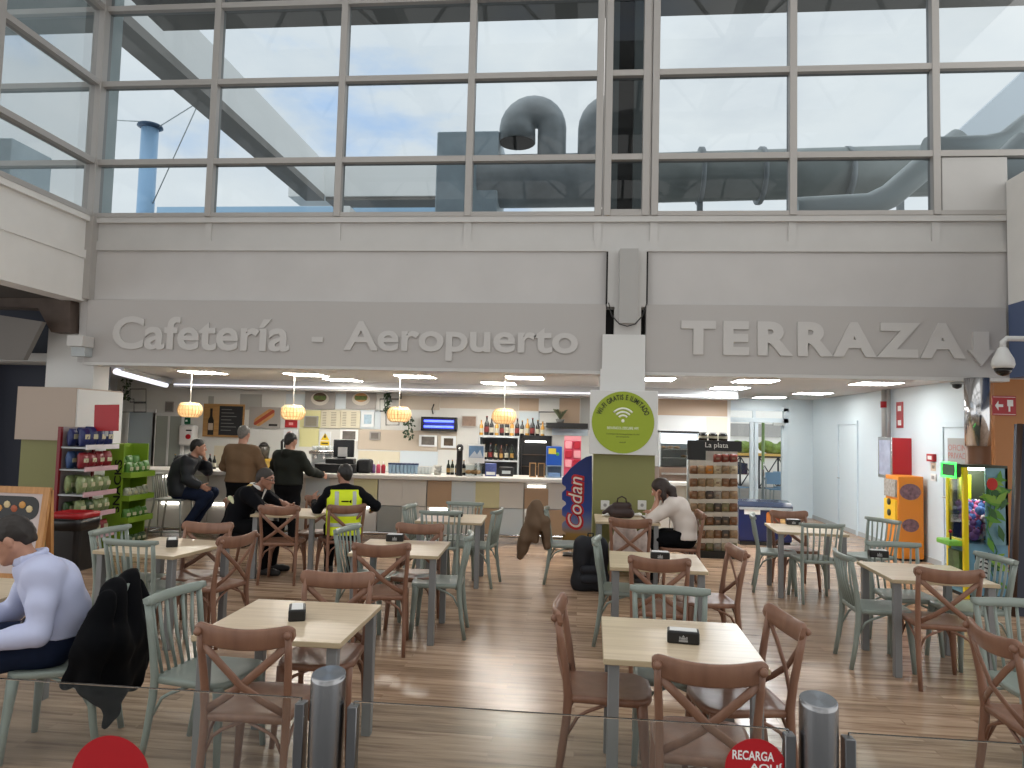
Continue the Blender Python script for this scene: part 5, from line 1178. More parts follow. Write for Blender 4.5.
# --- man on the bar stool
J = sit(.66, .13, .06, elL=(-.26, .28, 1.05), wrL=(-.10, .27, 1.24), elR=(.24, .16, .95), wrR=(.2, .34, .86), anL=(-.1, .18, .27), anR=(.12, .12, .27), knL=(-.12, .42, .74), knR=(.12, .42, .72), floor=.2, flat=True)
t, B = person('person in a charcoal padded jacket sitting on the bar stool, hand at the mouth', (-5.83, 10.10, 0), -80, J, dict(top=M_puff, bottom=M_jean, shoes=M_shoe, hem=.70, top_off=.04, wr=.008, ws=24, top_extra=(([V3(-.07, .02, 1.19), V3(0, -.03, 1.22), V3(.07, .02, 1.19)], [.06, .075, .06], .03),)), h=.011, hair=M_hblk, hM=(12, -6, 0), hands={'L': (V3(.2, .1, 1), V3(.3, -1, 0), V3(1, 0, .2), .8)})
# --- man in the brown sweater
J = std(1.75, ((-.30, .05, 1.14), (-.2, .26, 1.07)), ((.30, .05, 1.14), (.2, .26, 1.07)))
t, B = person('person with grey hair in a brown sweater standing at the bar, back to us', (-4.90, 10.05, 0), -3, J, dict(top=M_sweat, top_name='sweater', bottom=M_blackc, shoes=M_shoe, hem=.93, top_off=.028, wr=.006, ws=22), h=.011, hair=M_hgrey, fat=.022, hM=(0, -8, 0))
# --- man in the dark jacket
J = std(1.66, ((-.29, .05, 1.08), (-.2, .27, 1.03)), ((.30, .08, 1.10), (.36, .34, 1.03)))
t, B = person('person in a dark hooded jacket and black trousers standing before the till', (-4.27, 10.25, 0), -8, J, dict(top=M_oliv, bottom=M_blackc, shoes=M_shoe, hem=.90, top_off=.03, wr=.006, ws=24, top_extra=(([V3(-.07, .0, 1.38), V3(0, -.08, 1.36), V3(.07, .0, 1.38)], [.05, .07, .05], .03),)), h=.011, hair=M_hblk, fat=.012, hM=(-10, -10, 0))
# --- man in the black uniform
J = sit(.46, .22, .0, elL=(-.25, .42, .80), wrL=(-.12, .62, .78), elR=(.25, .40, .80), wrR=(.14, .62, .78), head=(0, .32, 1.12), neck=(0, .21, 1.0), shL=(-.185, .18, .95), shR=(.185, .18, .95), knL=(-.13, .42, .52), knR=(.13, .42, .52))
t, B = person('person in a black uniform with white collar and glasses, leaning over the table', (-4.10, 8.38, 0), -88, J, dict(top=M_unif, top_name='uniform_jacket', bottom=M_blackc, shoes=M_shoe, hem=.58, top_off=.025, collar=M_wht), h=.011, hair=mat('hair_greying', (52, 46, 42), .55), hM=(0, -12, 0), skin=SKIN2)
c, M = B['c'], B['M']
MB().tube([Vector(c+M@V3(-.06, .07, .006)), Vector(c+M@V3(-.035, .098, .006)), Vector(c+M@V3(0, .103, .012)), Vector(c+M@V3(.035, .098, .006)), Vector(c+M@V3(.06, .07, .006)), Vector(c+M@V3(.08, 0, .012))], .004, 5).build('glasses', M_black, t)
for s in (-1, 1): MB().box(-.045, .045, -.022, .022, -.004, .004, M=Matrix.Translation((s*.14, .185, 1.046)) @ Matrix.Rotation(R_(s*14), 4, 'Y')).build('epaulette', mat('gold_braid', (190, 160, 80), .5), t)
MB().prism([(-.035, .0), (.035, .0), (.0, -.16)], .006, Matrix.Translation((0, .335, 1.0)) @ Matrix.Rotation(R_(-20), 4, 'X') @ MY).build('shirt_front', M_wht, t)
# --- man in the yellow vest
J = sit(.46, .10, .0, elL=(-.30, .22, .78), wrL=(-.33, .44, .85), elR=(.37, -.02, .85), wrR=(.36, .2, .79), ftL=(0, 1, 0), shL=(-.165, .1, .99), shR=(.165, .1, .99))
t, B = person('person in a yellow reflective vest seated with back to us, elbow out', (-2.74, 8.24, 0), 22, J, dict(top=M_unif, top_name='shirt', bottom=M_blackc, shoes=M_shoe, hem=.58, top_off=.014), h=.011, hair=M_hblk, fat=.006, hM=(28, 0, 0), skin=SKIN2, hands={'L': (V3(0, .6, .8), V3(.5, .5, 0), V3(1, 0, .3), .4)})
vz0, vz1 = .52, 1.035
def slabs(o, x0, x1, z0, z1):
    return o.cut(lambda X, Y, Z: np.maximum(np.maximum(x0-X, X-x1), np.maximum(z0-Z, Z-z1))+0*Y)
v = SDF(); v.p += B['torso'].grown(.03).p; slabs(v, -.2, .2, vz0, vz1)
for s in (-1, 1):
    q = V3(s*.235, .1, 1.0); v.cut(lambda X, Y, Z, q=q: .075-np.sqrt((X-q[0])**2+(Z-q[2])**2+0*Y))
q0 = V3(0, .13, 1.06); v.cut(lambda X, Y, Z: .085-np.sqrt((X-q0[0])**2+(Y-q0[1])**2+(Z-q0[2])**2))
v.build('hi_vis_vest', M_vest, t, h=.01, wrinkle=.003, ws=28)
for lab, x0, x1, z0, z1 in (('band', -.3, .3, .62, .665), ('band', -.3, .3, .74, .785), ('strap', -.115, -.065, .785, 1.02), ('strap', .085, .135, .785, 1.02)):
    b_ = SDF(); b_.p += B['torso'].grown(.034).p; slabs(b_, max(x0, -.19), min(x1, .19), z0, z1); b_.build('reflective_band', M_refl, t, h=.009)
b_ = SDF(); b_.p += B['torso'].grown(.034).p; slabs(b_, -.04, .045, .90, .918); b_.cut(lambda X, Y, Z: Y-.05+0*X+0*Z); b_.build('printed_name', M_blackc, t, h=.006)
b_ = SDF(); b_.p += B['torso'].grown(.034).p; slabs(b_, .05, .075, .885, .93); b_.cut(lambda X, Y, Z: Y-.05+0*X+0*Z); b_.cut(lambda X, Y, Z: np.abs(Z-.908)-(X-.045)*.8+0*Y); b_.build('printed_arrow', M_blackc, t, h=.006)
# --- woman reading at the pillar table
J = sit(.46, .20, .03, elL=(-.17, .40, .765), wrL=(-.08, .335, .98), elR=(.22, .40, .77), wrR=(.10, .42, .82), head=(0, .30, 1.115), neck=(0, .2, 1.0), shL=(-.17, .15, .95), shR=(.17, .15, .95))
t, B = person('person in a cream jumper with dark hair, reading at the pillar table, hand on face', (1.27, 8.78, 0), 84, J, dict(top=M_knit, top_name='jumper', bottom=M_blackc, shoes=M_shoe, hem=.55, top_off=.024, wr=.006, nape=-.3,
   hair_grow=.012, hair_extra=(([(0, -.09, .0), (0, -.125, -.05), (-.02, -.12, -.13), (-.06, -.07, -.21)], [.05, .055, .045, .02]), ([(-.07, -.03, .0), (-.088, -.03, -.07), (-.092, -.02, -.16)], [.03, .035, .02]))), h=.011, hair=M_hbrown, hM=(-10, -22, 0), hands={'L': (V3(.1, .0, 1), V3(0, -1, .1), V3(1, 0, 0), .4)})
# ================================================================= LOOSE CLOTHES AND BAGS
def cloth(name, label, cat, strands, m, h=.011, wr=.006, ws=28, k=.05):
    base = Vector(at(*strands[0][0])); t = thing(name, label, cat, (base.x, base.y, 0)); S = SDF(); o = np.array((base.x, base.y, 0))
    for pts, rs in [(s[:-1], s[-1]) for s in strands]:
        P = [np.array(at(*p))-o for p in pts]; S.chain(P, [rs]*len(P) if not isinstance(rs, (list, tuple)) else rs, k)
    return t, S
t, S = cloth('black_jacket', 'black jacket draped over the green chair behind the pale shirt', 'jacket', [
  ((106, 598, 3.62), (98, 640, 3.57), (88, 684, 3.57), [.04, .07, .05]), ((118, 588, 3.8), (112, 640, 3.68), (106, 688, 3.68), [.04, .075, .05]), ((131, 578, 4.0), (135, 630, 3.93), (128, 680, 3.9), [.03, .065, .05]),
  ((95, 616, 3.6), (80, 655, 3.56), (68, 684, 3.56), [.035, .05, .03]), ((138, 584, 4.1), (146, 615, 4.1), (141, 668, 4.05), [.02, .04, .03]), ((112, 690, 3.72), (112, 710, 3.76), (106, 726, 3.8), [.05, .035, .02]), ((92, 688, 3.6), (108, 708, 3.72), [.04, .03]), ((105, 594, 3.68), (134, 572, 4.1), [.03, .03]), ((125, 580, 4.1), (130, 640, 4.15), [.03, .04]), ((112, 594, 3.75), (118, 650, 3.75), (116, 688, 3.76), [.05, .07, .05]), ((126, 582, 3.95), (126, 640, 3.85), (120, 685, 3.82), [.04, .075, .05]), ((136, 585, 4.1), (140, 640, 4.0), (134, 680, 3.95), [.03, .055, .04])], M_blackc)
S.build('jacket_cloth', mat('black_wool', (7, 8, 12), .9, spec=.12), t, h=.011, wrinkle=.012, ws=22)
t, S = cloth('brown_coat', 'brown coat hanging over the back of the lone green chair', 'coat', [
  ((536, 509, 8.62), (530, 528, 8.58), (524, 548, 8.55), [.05, .085, .06]), ((533, 512, 8.56), (524, 540, 8.52), (520, 556, 8.52), [.05, .06, .045]), ((539, 510, 8.66), (545, 530, 8.68), (547, 547, 8.68), [.045, .05, .045]), ((530, 520, 8.7), (537, 530, 8.75), [.07, .07]), ((537, 503, 8.55), (545, 522, 8.45), (548, 546, 8.45), [.045, .055, .04]), ((535, 506, 8.55), (536, 525, 8.5), (535, 540, 8.5), [.05, .07, .04]), ((532, 510, 8.6), (540, 520, 8.6), [.06, .06])], None)
S.build('coat_cloth', mat('coat_brown', (104, 82, 62), .8), t, h=.012, wrinkle=.010, ws=26)
t, S = cloth('pale_coat', 'pale pinkish coat slung over the chair in front of the pillar table', 'coat', [
  ((621, 524, 8.0), (618, 545, 8.0), (614, 556, 7.98), [.05, .08, .06]), ((632, 530, 8.0), (634, 550, 8.0), [.06, .07]), ((642, 534, 8.05), (645, 556, 8.05), (645, 572, 8.05), [.05, .07, .05]), ((628, 555, 8.0), (640, 570, 8.0), [.07, .06])], None)
S.build('coat_cloth', mat('coat_pale', (196, 180, 172), .85, noise=.35, nscale=14), t, h=.012, wrinkle=.010, ws=26)
t, S = cloth('dark_coat', 'dark coat with pale lining hung behind the person in uniform', 'coat', [
  ((233, 500, 8.35), (228, 525, 8.3), (222, 545, 8.3), [.04, .08, .06]), ((238, 505, 8.3), (238, 540, 8.25), [.05, .06])], None)
S.build('coat_cloth', M_blackc, t, h=.012, wrinkle=.008, ws=26)
q = at(234, 498, 8.22); S2 = SDF().chain([np.array(at(230, 498, 8.24))-np.array(t.location), np.array(at(236, 504, 8.22))-np.array(t.location)], [.03, .025], .03); S2.build('pale_lining', mat('pale_lime_cloth', (206, 208, 170), .8), t, h=.012)
# backpack on the floor
p = onz(590, 592, 0); t = thing('backpack', 'black backpack standing on the floor beside the blue standee', 'backpack', (p.x, p.y+.12, 0), R_(8))
S = SDF()
for x in (-.1, .1):
    for z in (.1, .3, .44): S.ell((x, 0, z), (.10, .12, .16), .06)
S.cone((-.1, -.02, .1), (.1, -.02, .1), .12, .12, .05).cone((-.08, 0, .5), (.08, 0, .5), .09, .09, .06); S.cut(lambda X, Y, Z: .002-Z+0*X+0*Y); S.build('bag_body', mat('backpack_black', (18, 20, 28), .75), t, h=.014, wrinkle=.004)
S = SDF().cone((-.09, -.13, .14), (.09, -.13, .14), .05, .05, .04).cone((-.09, -.13, .25), (.09, -.13, .25), .045, .045, .04); S.build('front_pocket', mat('backpack_grey', (26, 28, 36), .75), t, h=.014)
MB().tube([(-.03, .02, .58), (-.03, .02, .63), (.03, .02, .63), (.03, .02, .58)], .01, 6).build('grab_handle', M_black, t)
# handbag on the pillar table
p = onz(622, 519, .736); t = thing('handbag', 'dark brown handbag standing on the pillar table', 'bag', (p.x, p.y+.1, .736), R_(10))
S = SDF().cone((-.1, 0, .06), (.1, 0, .06), .06, .06, .03).cone((-.08, 0, .15), (.08, 0, .15), .045, .045, .04).cone((-.13, .02, .12), (-.22, .02, .06), .035, .02, .03); S.cut(lambda X, Y, Z: .001-Z+0*X+0*Y); S.build('bag_body', mat('handbag_brown', (48, 30, 28), .5), t, h=.01, wrinkle=.003)
MB().tube([(-.06, 0, .18), (-.05, 0, .24), (0, 0, .265), (.05, 0, .24), (.06, 0, .18)], .009, 6).build('handle', mat('handbag_brown', (48, 30, 28)), t)
for px_, l in ((606, 'crumpled white napkin on the pillar table left of the handbag'), (637, 'crumpled white napkin on the pillar table right of the handbag')):
    p = onz(px_, 516.5, .736); t = thing('paper_napkin', l, 'napkin', (p.x, p.y, .737)); S = SDF().ell((0, 0, .018), (.055, .04, .018), .01).ell((.03, .01, .028), (.03, .03, .02), .01); S.cut(lambda X, Y, Z: .0-Z+0*X+0*Y); S.build('paper', M_nap, t, h=.008, wrinkle=.006, ws=70)
p = onz(653, 518, .736); t = thing('open_book', 'dark reddish book lying open on the table in front of the reader', 'book', (p.x, p.y, .737), R_(6))
MB().box(-.13, .13, -.09, .09, 0, .008).build('cover', mat('book_maroon', (84, 36, 34), .5), t); MB().box(-.12, -.002, -.082, .082, .008, .02, .003, 1).build('pages', M_nap, t); MB().box(.002, .12, -.082, .082, .008, .02, .003, 1).build('pages', M_nap, t)
# bar stool
t = thing('bar_stool', 'grey metal bar stool with slatted back under the person in the padded jacket', 'stool', (-5.93, 10.08, 0), R_(-84))
M_st = mat('stool_grey', (150, 152, 146), .35, .6)
MB().box(-.2, .2, -.2, .2, .635, .66, .012, 2).build('seat', M_st, t)
for sx_ in (-1, 1):
    MB().tube([(sx_*.19, .18, .64), (sx_*.2, .22, 0)], .014, 8).build('leg', M_st, t); MB().tube([(sx_*.23, -.27, 0), (sx_*.19, -.19, .64), (sx_*.185, -.24, 1.0)], .014, 8).build('leg', M_st, t)
MB().tube([(-.185, -.24, 1.0), (0, -.27, 1.005), (.185, -.24, 1.0)], .02, 8).build('top_rail', M_st, t)
for k in range(5): MB().tube([(-.12+k*.06, -.2, .65), (-.12+k*.06, -.255, 1.0)], .008, 6).build('back_slat', M_st, t)
for z in (.19,): MB().tube([(-.197, .21, z), (.197, .21, z)], .011, 6).tube([(-.22, -.25, z), (.22, -.25, z)], .011, 6).tube([(-.2, .21, z), (-.22, -.25, z)], .011, 6).tube([(.2, .21, z), (.22, -.25, z)], .011, 6).build('foot_ring', M_st, t)
# ================================================================= STANDEE, RACK, FREEZER, MACHINES
# --- blue standee
q0, q1 = at(561.5, 550, 10.35), at(592, 549, 10.35); PXM = (q1.x-q0.x)/30.5
t = thing('advertising_standee', 'tall blue cardboard standee with a scalloped left edge and upright red rimmed lettering', 'standee', ((q0.x+q1.x)/2, 10.35, 0))
def sp(px_, py_): p = at(px_, py_, 10.35); return (p.x-t.location.x, p.z)
ol = [sp(592, 548.5), sp(592, 455.5), sp(586, 457), sp(578, 462), sp(570, 469), sp(564, 476)]
yy = 478
while yy < 526: ol += [sp(562, yy), sp(562, yy+6), sp(565.5, yy+8.5), sp(566, yy+11), sp(562.5, yy+14)]; yy += 15.5
ol += [sp(562.5, 534), sp(562.5, 550)]
ol = [(x, max(z, 0.001)) for x, z in ol]
M_stand = bpy.data.materials.new('standee_print'); M_stand.use_nodes = True; nt = M_stand.node_tree; b = nt.nodes['Principled BSDF']
tc = nt.nodes.new('ShaderNodeTexCoord'); sx_ = nt.nodes.new('ShaderNodeSeparateXYZ'); nt.links.new(tc.outputs['Object'], sx_.inputs[0])
rp = nt.nodes.new('ShaderNodeValToRGB'); mr = nt.nodes.new('ShaderNodeMapRange'); mr.inputs['From Max'].default_value = 1.35; nt.links.new(sx_.outputs['Z'], mr.inputs['Value']); nt.links.new(mr.outputs[0], rp.inputs['Fac']); nt.links.new(rp.outputs['Color'], b.inputs['Base Color'])
e = rp.color_ramp.elements; e[0].position = 0.02; e[0].color = srgb((30, 26, 22)); e[1].position = 1; e[1].color = srgb((18, 40, 112))
for ps, c in ((.1, (40, 34, 26)), (.14, (120, 92, 40)), (.24, (150, 120, 64)), (.34, (120, 130, 170)), (.5, (44, 72, 160)), (.8, (22, 46, 126))): x = e.new(ps); x.color = srgb(c)
b.inputs['Roughness'].default_value = .35
MB().prism(ol, .04, Matrix.Translation((0, .04, 0)) @ MY).build('printed_board', M_stand, t)
MB().box(-.2, .2, .04, .3, 0, .02).build('foot', M_black, t)
c0 = sp(566.5, 528); c1 = sp(583.5, 476)
def vtext(body, x0, x1, z0, z1, y, m, off, nm, ext=.002):
    me = text_mesh(body, 1, .5, off, shear=.22); xs = [v.co.x for v in me.vertices]; ys = [v.co.y for v in me.vertices]; a, b_, c, d = min(xs), max(xs), min(ys), max(ys)
    for v in me.vertices:
        uu = (v.co.x-a)/(b_-a); vv = (v.co.y-c)/(d-c); v.co = Vector((x1-(vv)*(x1-x0), y-v.co.z*2*ext, z0+uu*(z1-z0)))
    me.materials.clear(); me.materials.append(m); o = bpy.data.objects.new(nm, me); COL.objects.link(o); o.parent = t; return o
vtext('Codan', c0[0]-.015, c1[0]+.015, c0[1]-.02, c1[1]+.02, -.003, mat('standee_red', (196, 32, 44), .4), .075, 'lettering_outline')
vtext('Codan', c0[0]+.015, c1[0]-.015, c0[1]+.015, c1[1]-.015, -.008, mat('standee_white', (238, 232, 228), .4), .0, 'lettering')
# --- packet rack
RY = 10.75
def rk(px_, py_): return at(px_, py_, RY)
x0, x1 = rk(688, 500).x, rk(739, 500).x; zt = rk(712, 441).z
t = thing('packet_rack', 'tall wire rack hung with small bags, black script header on top', 'rack', ((x0+x1)/2, RY, 0)); w2 = (x1-x0)/2; cx = (x0+x1)/2
MB().box(-w2, w2, .0, .5, 0, .1).build('base', M_black, t)
MB().box(-w2+.02, w2-.02, .16, .2, .1, zt-.05).build('back_panel', mat('rack_panel_grey', (186, 180, 170), .6), t)
za, zb = rk(712, 451).z, rk(712, 440.5).z
MB().box(-w2-.02, w2+.03, -.02, .02, za, zb).build('header', M_black, t)
text_fit('lettering', 'La plata', -w2*.35, w2*.55, za+.03, zb-.03, -.021, M_nap, .002, .0, t)
MB().box(-w2-.02, -w2*.32, -.01, .01, rk(700, 460).z, za).build('black_card', M_black, t)
mb = MB()
for s in (-1, 1): mb.tube([(s*(w2-.01), .15, .1), (s*(w2-.01), .15, zb)], .012, 6)
mb.build('upright', M_galvd, t)
rows = [456.5, 468, 481, 493.5, 506, 519.5, 533, 546]
mb = MB()
for y in rows:
    z = rk(712, y-5.5).z; mb.tube([(-w2+.02, .1, z), (w2-.02, .1, z)], .006, 5)
mb.build('hanging_bar', M_galvd, t)
PK = [('brown', (124, 84, 54)), ('cream', (196, 180, 150)), ('orange', (186, 120, 44)), ('dark', (74, 62, 54)), ('tan', (156, 128, 96)), ('rust', (128, 52, 36)), ('grey', (148, 140, 130)), ('olive', (120, 112, 74))]
PM = {k: mat('packet_'+k, v, .35, noise=.45, nscale=45) for k, v in PK}; M_clearbag = mat('packet_clear', (196, 190, 180), .25)
def packet(col):
    t_ = thing('snack_packet', 'x', 'packet')
    rings = []
    for z, d, ww in ((-.078, .004, .05), (-.062, .018, .051), (-.02, .026, .051), (.03, .014, .05)):
        rings.append([Vector((x*ww, y*d, z)) for x, y in ((-1, 0), (-.7, -.8), (0, -1), (.7, -.8), (1, 0), (.7, .8), (0, 1), (-.7, .8))])
    MB().ring_skin(rings).build('filled_pouch', PM[col], t_)
    MB().box(-.05, .05, -.005, .005, .015, .085, .002, 1).build('clear_top', M_clearbag, t_)
    MB().box(-.02, .02, -.026, -.022, -.04, -.016).build('label', mat('label_brown', (128, 108, 86), .6), t_)
    return t_
PC = {}
ROWN = ['top', 'second', 'third', 'fourth', 'fifth', 'sixth', 'seventh', 'bottom']; COLN = ['first', 'second', 'third', 'fourth', 'fifth', 'last']
rnd = random.Random(5)
CN = dict(brown='brown', cream='cream', orange='orange', dark='dark brown', tan='tan', rust='rust red', grey='grey', olive='olive')
for r_, y in enumerate(rows):
    for c in range(6):
        if r_ == 0 and c < 3: continue
        col = 'rust' if r_ == 0 else ('orange' if (r_, c) == (1, 2) else rnd.choice(['brown', 'cream', 'dark', 'tan', 'grey', 'olive', 'tan', 'brown']))
        o = PC.get(col)
        if o is None: o = PC[col] = packet(col)
        else: o = copy_tree(o)
        p = rk(694.5+c*8.0, y)
        o.location = (p.x, RY+.10-.028, p.z); o.scale = (1.18, 1, 1.14); o.rotation_euler = (0, 0, rnd.uniform(-.12, .12))
        o['label'] = '%s food packet hanging in the %s row of the rack, %s from the left' % (CN[col], ROWN[r_], COLN[c]); o['group'] = 'packets hung on the rack'
for i, px_ in enumerate((703, 713, 723)):
    p = rk(px_, 436); t2 = thing('dark_jar', ['left', 'middle', 'right'][i]+' one of three dark jars on top of the packet rack', 'jar', (p.x, RY, zb+.001), 0, 'jars on the packet rack')
    MB().lathe([(.06, 0), (.066, .02), (.066, .085), (.05, .1)], 12).build('glass_body', M_bk, t2); MB().lathe([(.052, .1), (.054, .12), (.02, .124)], 12).build('lid', mat('grey_plastic'  , (150, 150, 148)), t2)
    MB().lathe([(.068, .03), (.068, .065)], 12, caps=False).build('paper_band', M_lw, t2)
# --- freezer chest
q0, q1 = onz(746, 549, 0), at(787, 520, 12.4); t = thing('ice_cream_freezer', 'dark blue ice cream chest with a curved glass lid behind the farthest table', 'freezer', ((q0.x+q1.x)/2, 12.5, 0)); w2 = (q1.x-q0.x)/2+.02; zt = at(760, 503, 12.2).z
M_nb = mat('freezer_blue', (14, 28, 80), .3)
MB().box(-w2, w2, -.32, .32, .06, zt-.1, .02, 2).build('body', M_nb, t); MB().box(-w2*.95, w2*.95, -.3, .3, 0, .06).build('base', M_black, t)
ly = [(-.33, zt-.1), (.33, zt-.1), (.33, zt-.02), (.2, zt+.02), (0, zt+.03), (-.2, zt+.01), (-.33, zt-.05)]
MB().ring_skin([[Vector((x, y, z)) for y, z in ly] for x in (-w2-.01, w2+.01)], smooth=False).build('glass_lid', mat('freezer_lid', (44, 52, 70), .1), t)
MB().box(-w2, w2, -.345, -.325, zt-.11, zt-.07).build('rim', M_galvd, t)
for k, c in enumerate(((214, 130, 60), (160, 80, 50), (220, 180, 120))): MB().prism(rrect(.1, .26, .04), .006, Matrix.Translation((w2*.15+k*.11, -.322, .42)) @ MY).build('ice_cream_print', mat('ice_print_%d' % k, c, .4, noise=.3, nscale=20), t)
MB().box(-w2*.8, -w2*.2, -.328, -.32, .5, .62).build('white_print', M_nap, t)
# --- fire hose cabinet on the passage wall
xf = 4.86; a, b_ = onx(892.5, 455, xf), onx(879, 455, xf); zt, zb2 = onx(886, 437, xf).z, onx(886, 478, xf).z
t = thing('hose_cabinet', 'red wall cabinet with a clear front panel on the passage wall', 'fire cabinet', (RX, (a.y+b_.y)/2, zb2)); d2 = (b_.y-a.y)/2; H = zt-zb2
MB().box(xf-RX, -.002, -d2, d2, .03, H-.01, .005, 1).build('case', M_red, t); MB().box(xf-RX-.015, xf-RX, -d2, d2, 0, H, .004, 1).build('door_frame', M_steel, t); MB().box(xf-RX-.018, xf-RX-.015, -d2+.05, d2-.05, .05, H-.05).build('clear_front', mat('pale_lilac_pane', (176, 182, 204), .15, noise=.3, nscale=6), t)
a = onx(885, 410, RX-.06); t = thing('fire_pipe', 'vertical grey riser pipe with a red collar above the hose cabinet', 'pipe', (RX-.07, a.y, zt)); MB().tube([(0, 0, 0), (0, 0, CZ-zt)], .045, 12).tube([(0, -.17, 0), (0, -.17, CZ-zt)], .03, 10).build('riser', mat('riser_grey', (170, 172, 172), .4, .2), t); MB().lathe([(.06, (CZ-zt)*.62), (.06, (CZ-zt)*.75)], 12).build('red_collar', M_red, t)
def wallcard(name, cat, label, px0, px1, py0, py1, m, X=RX, d=.012):
    a, b_ = onx(px1, (py0+py1)/2, X), onx(px0, (py0+py1)/2, X); zt, zb2 = onx((px0+px1)/2, py0, X).z, onx((px0+px1)/2, py1, X).z
    t = thing(name, label, cat, (X, (a.y+b_.y)/2, (zt+zb2)/2)); d2, h2 = (b_.y-a.y)/2, (zt-zb2)/2
    MB().box(-d, -.001, -d2, d2, -h2, h2).build('plate', m, t); return t, d2, h2
t, d2, h2 = wallcard('fire_sign', 'sign', 'tall narrow red fire sign on the passage wall beside the riser pipe', 897, 903.5, 402, 428, M_red)
MB().box(-.014, -.012, -d2*.5, d2*.5, -h2*.8, -h2*.4).box(-.014, -.012, -d2*.5, d2*.5, h2*.3, h2*.7).build('white_symbol', M_nap, t)
t, d2, h2 = wallcard('fire_call_point', 'fire alarm', 'small red fire call point left of the poster door', 930, 936.5, 454, 461.5, M_red, d=.05)
MB().box(-.053, -.05, -d2*.6, d2*.6, -h2*.5, h2*.5).build('glass_face', M_nap, t)
t, d2, h2 = wallcard('light_switch', 'switch', 'white switch plate low beside the poster door', 932, 937, 474, 481, M_nap, d=.02)
MB().box(-.025, -.02, -d2*.5, d2*.5, -h2*.5, h2*.5).build('rocker', mat('grey_plastic', (150, 150, 148)), t)
t, d2, h2 = wallcard('paper_notice', 'notice', 'small paper tag hanging under the fire call point', 931, 936, 463, 471, mat('tag_cream', (206, 190, 170), .6), d=.004)
MB().box(-.006, -.004, -d2*.5, d2*.5, -h2*.4, h2*.4).build('print', M_line, t)
# --- orange capsule machine
X0 = 4.72; a, b_ = onx(898, 520, X0), onx(889, 520, X0); H = onx(898, 476, X0).z; wv = at(924, 520, a.y).x-X0
wv = min(wv, RX-.03-X0)
t = thing('capsule_machine', 'orange toy capsule machine against the passage wall', 'vending machine', (X0, a.y, 0)); d = b_.y-a.y+.12
M_or = mat('capsule_orange', (226, 136, 30), .4); M_yl = mat('capsule_yellow', (236, 190, 40), .4)
MB().box(0, wv, 0, d, .03, H, .01, 1).build('cabinet', M_or, t); MB().box(.02, wv-.02, .02, d-.02, 0, .03).build('base', M_black, t)
for z, r_ in ((H-.23, .15), (H*.42, .12)): MB().prism([(math.cos(k*.3)*r_, math.sin(k*.3)*r_*.8) for k in range(21)], .004, Matrix.Translation((wv*.48, -.001, z)) @ MY).build('round_picture', mat('toy_picture', (150, 110, 120), .4, noise=.7, nscale=18), t)
MB().box(-.03, 0, .02, d-.02, H-.32, H-.06).build('capsule_window', mat('capsule_window', (190, 180, 170), .15, noise=.5, nscale=25), t)
MB().box(-.03, 0, .02, d-.02, H*.45, H-.36).build('coin_panel', M_yl, t)
for z in (H*.55, H*.68): MB().lathe([(.05, 0), (.05, .02), (.02, .03)], 14, Matrix.Translation((-.03, d/2, z)) @ Matrix.Rotation(R_(-90), 4, 'Y')).build('crank', mat('crank_dark', (60, 60, 40), .4), t)
# --- claw machine
CY = 8.75; cx0, cx1 = at(964, 520, CY).x, at(1008.5, 520, CY).x; H = at(985, 468, CY).z; a = onx(946, 520, cx0); d = min(a.y-CY, .85)
t = thing('claw_machine', 'yellow framed claw machine full of plush toys with a jungle picture on its side', 'arcade machine', (cx0, CY, 0)); W = cx1-cx0
M_cy = mat('claw_yellow', (232, 206, 24), .35); M_jung = mat('jungle_blue', (110, 160, 186), .4, noise=.25, nscale=5); M_jg = mat('jungle_green', (64, 110, 36), .45, noise=.35, nscale=9)
MB().box(0.03, W, .02, d, .04, .62).build('lower_cabinet', M_jung, t); MB().box(.03, W-.02, .04, d-.02, 0, .04).build('base', M_black, t)
MB().box(0, .05, 0, .045, 0, H).box(0, .05, d-.05, d, 0, H).box(0, .05, .06, d-.06, .6, .66).box(0, .05, .06, d-.06, H-.06, H).build('yellow_frame', M_cy, t)
MB().box(0, W, 0, d, H, H+.03).box(W-.03, W, 0, d, .62, H).box(.06, W, d-.03, d, .62, H).build('shell', mat('claw_dark', (60, 66, 50), .4), t)
MB().box(W*.5, W-.001, .0, .02, .62, H).build('side_panel', mat('jungle_sky', (126, 170, 182), .45, noise=.3, nscale=6), t)
MB().box(.05, W*.5, .0, .006, .62, H).build('side_glass', M_dpane, t); MB().box(.01, .016, .05, d-.05, .66, H-.06).build('front_glass', M_dpane, t)
MB().box(W*.22, W*.5, d-.1, d-.06, .95, H-.1).build('prize_backing', mat('acid_yellow', (216, 226, 30), .5), t)
mb = MB()
cols = [mat('plush_pink', (214, 110, 160), .8), mat('plush_purple', (122, 80, 150), .8), mat('plush_blue', (90, 120, 190), .8), mat('plush_white', (220, 210, 214), .8), mat('plush_plum', (120, 50, 90), .8)]
rnd = random.Random(11)
for k in range(36):
    tt = thing('plush_toy', 'plush toy lying in the heap inside the claw machine', 'plush toy', (cx0+rnd.uniform(.12, W-.1), CY+rnd.uniform(.1, d-.1), .69+.1*(k//9)+rnd.uniform(0, .02)), rnd.uniform(0, 6), 'plush toys in the claw machine')
    ci = (k*3+k//5) % 5; m_ = cols[ci]; tt['label'] = ('pink', 'purple', 'blue', 'white', 'plum')[ci]+' plush toy lying in the heap inside the claw machine'; MB().ball((0, 0, 0), .055, 10).build('body', m_, tt); MB().ball((.0, -.03, .055), .04, 8).build('head', m_, tt)
    for s in (-1, 1): MB().ball((s*.03, -.03, .095), .014, 6).build('ear', cols[(k*3+k//5+3) % 5], tt)
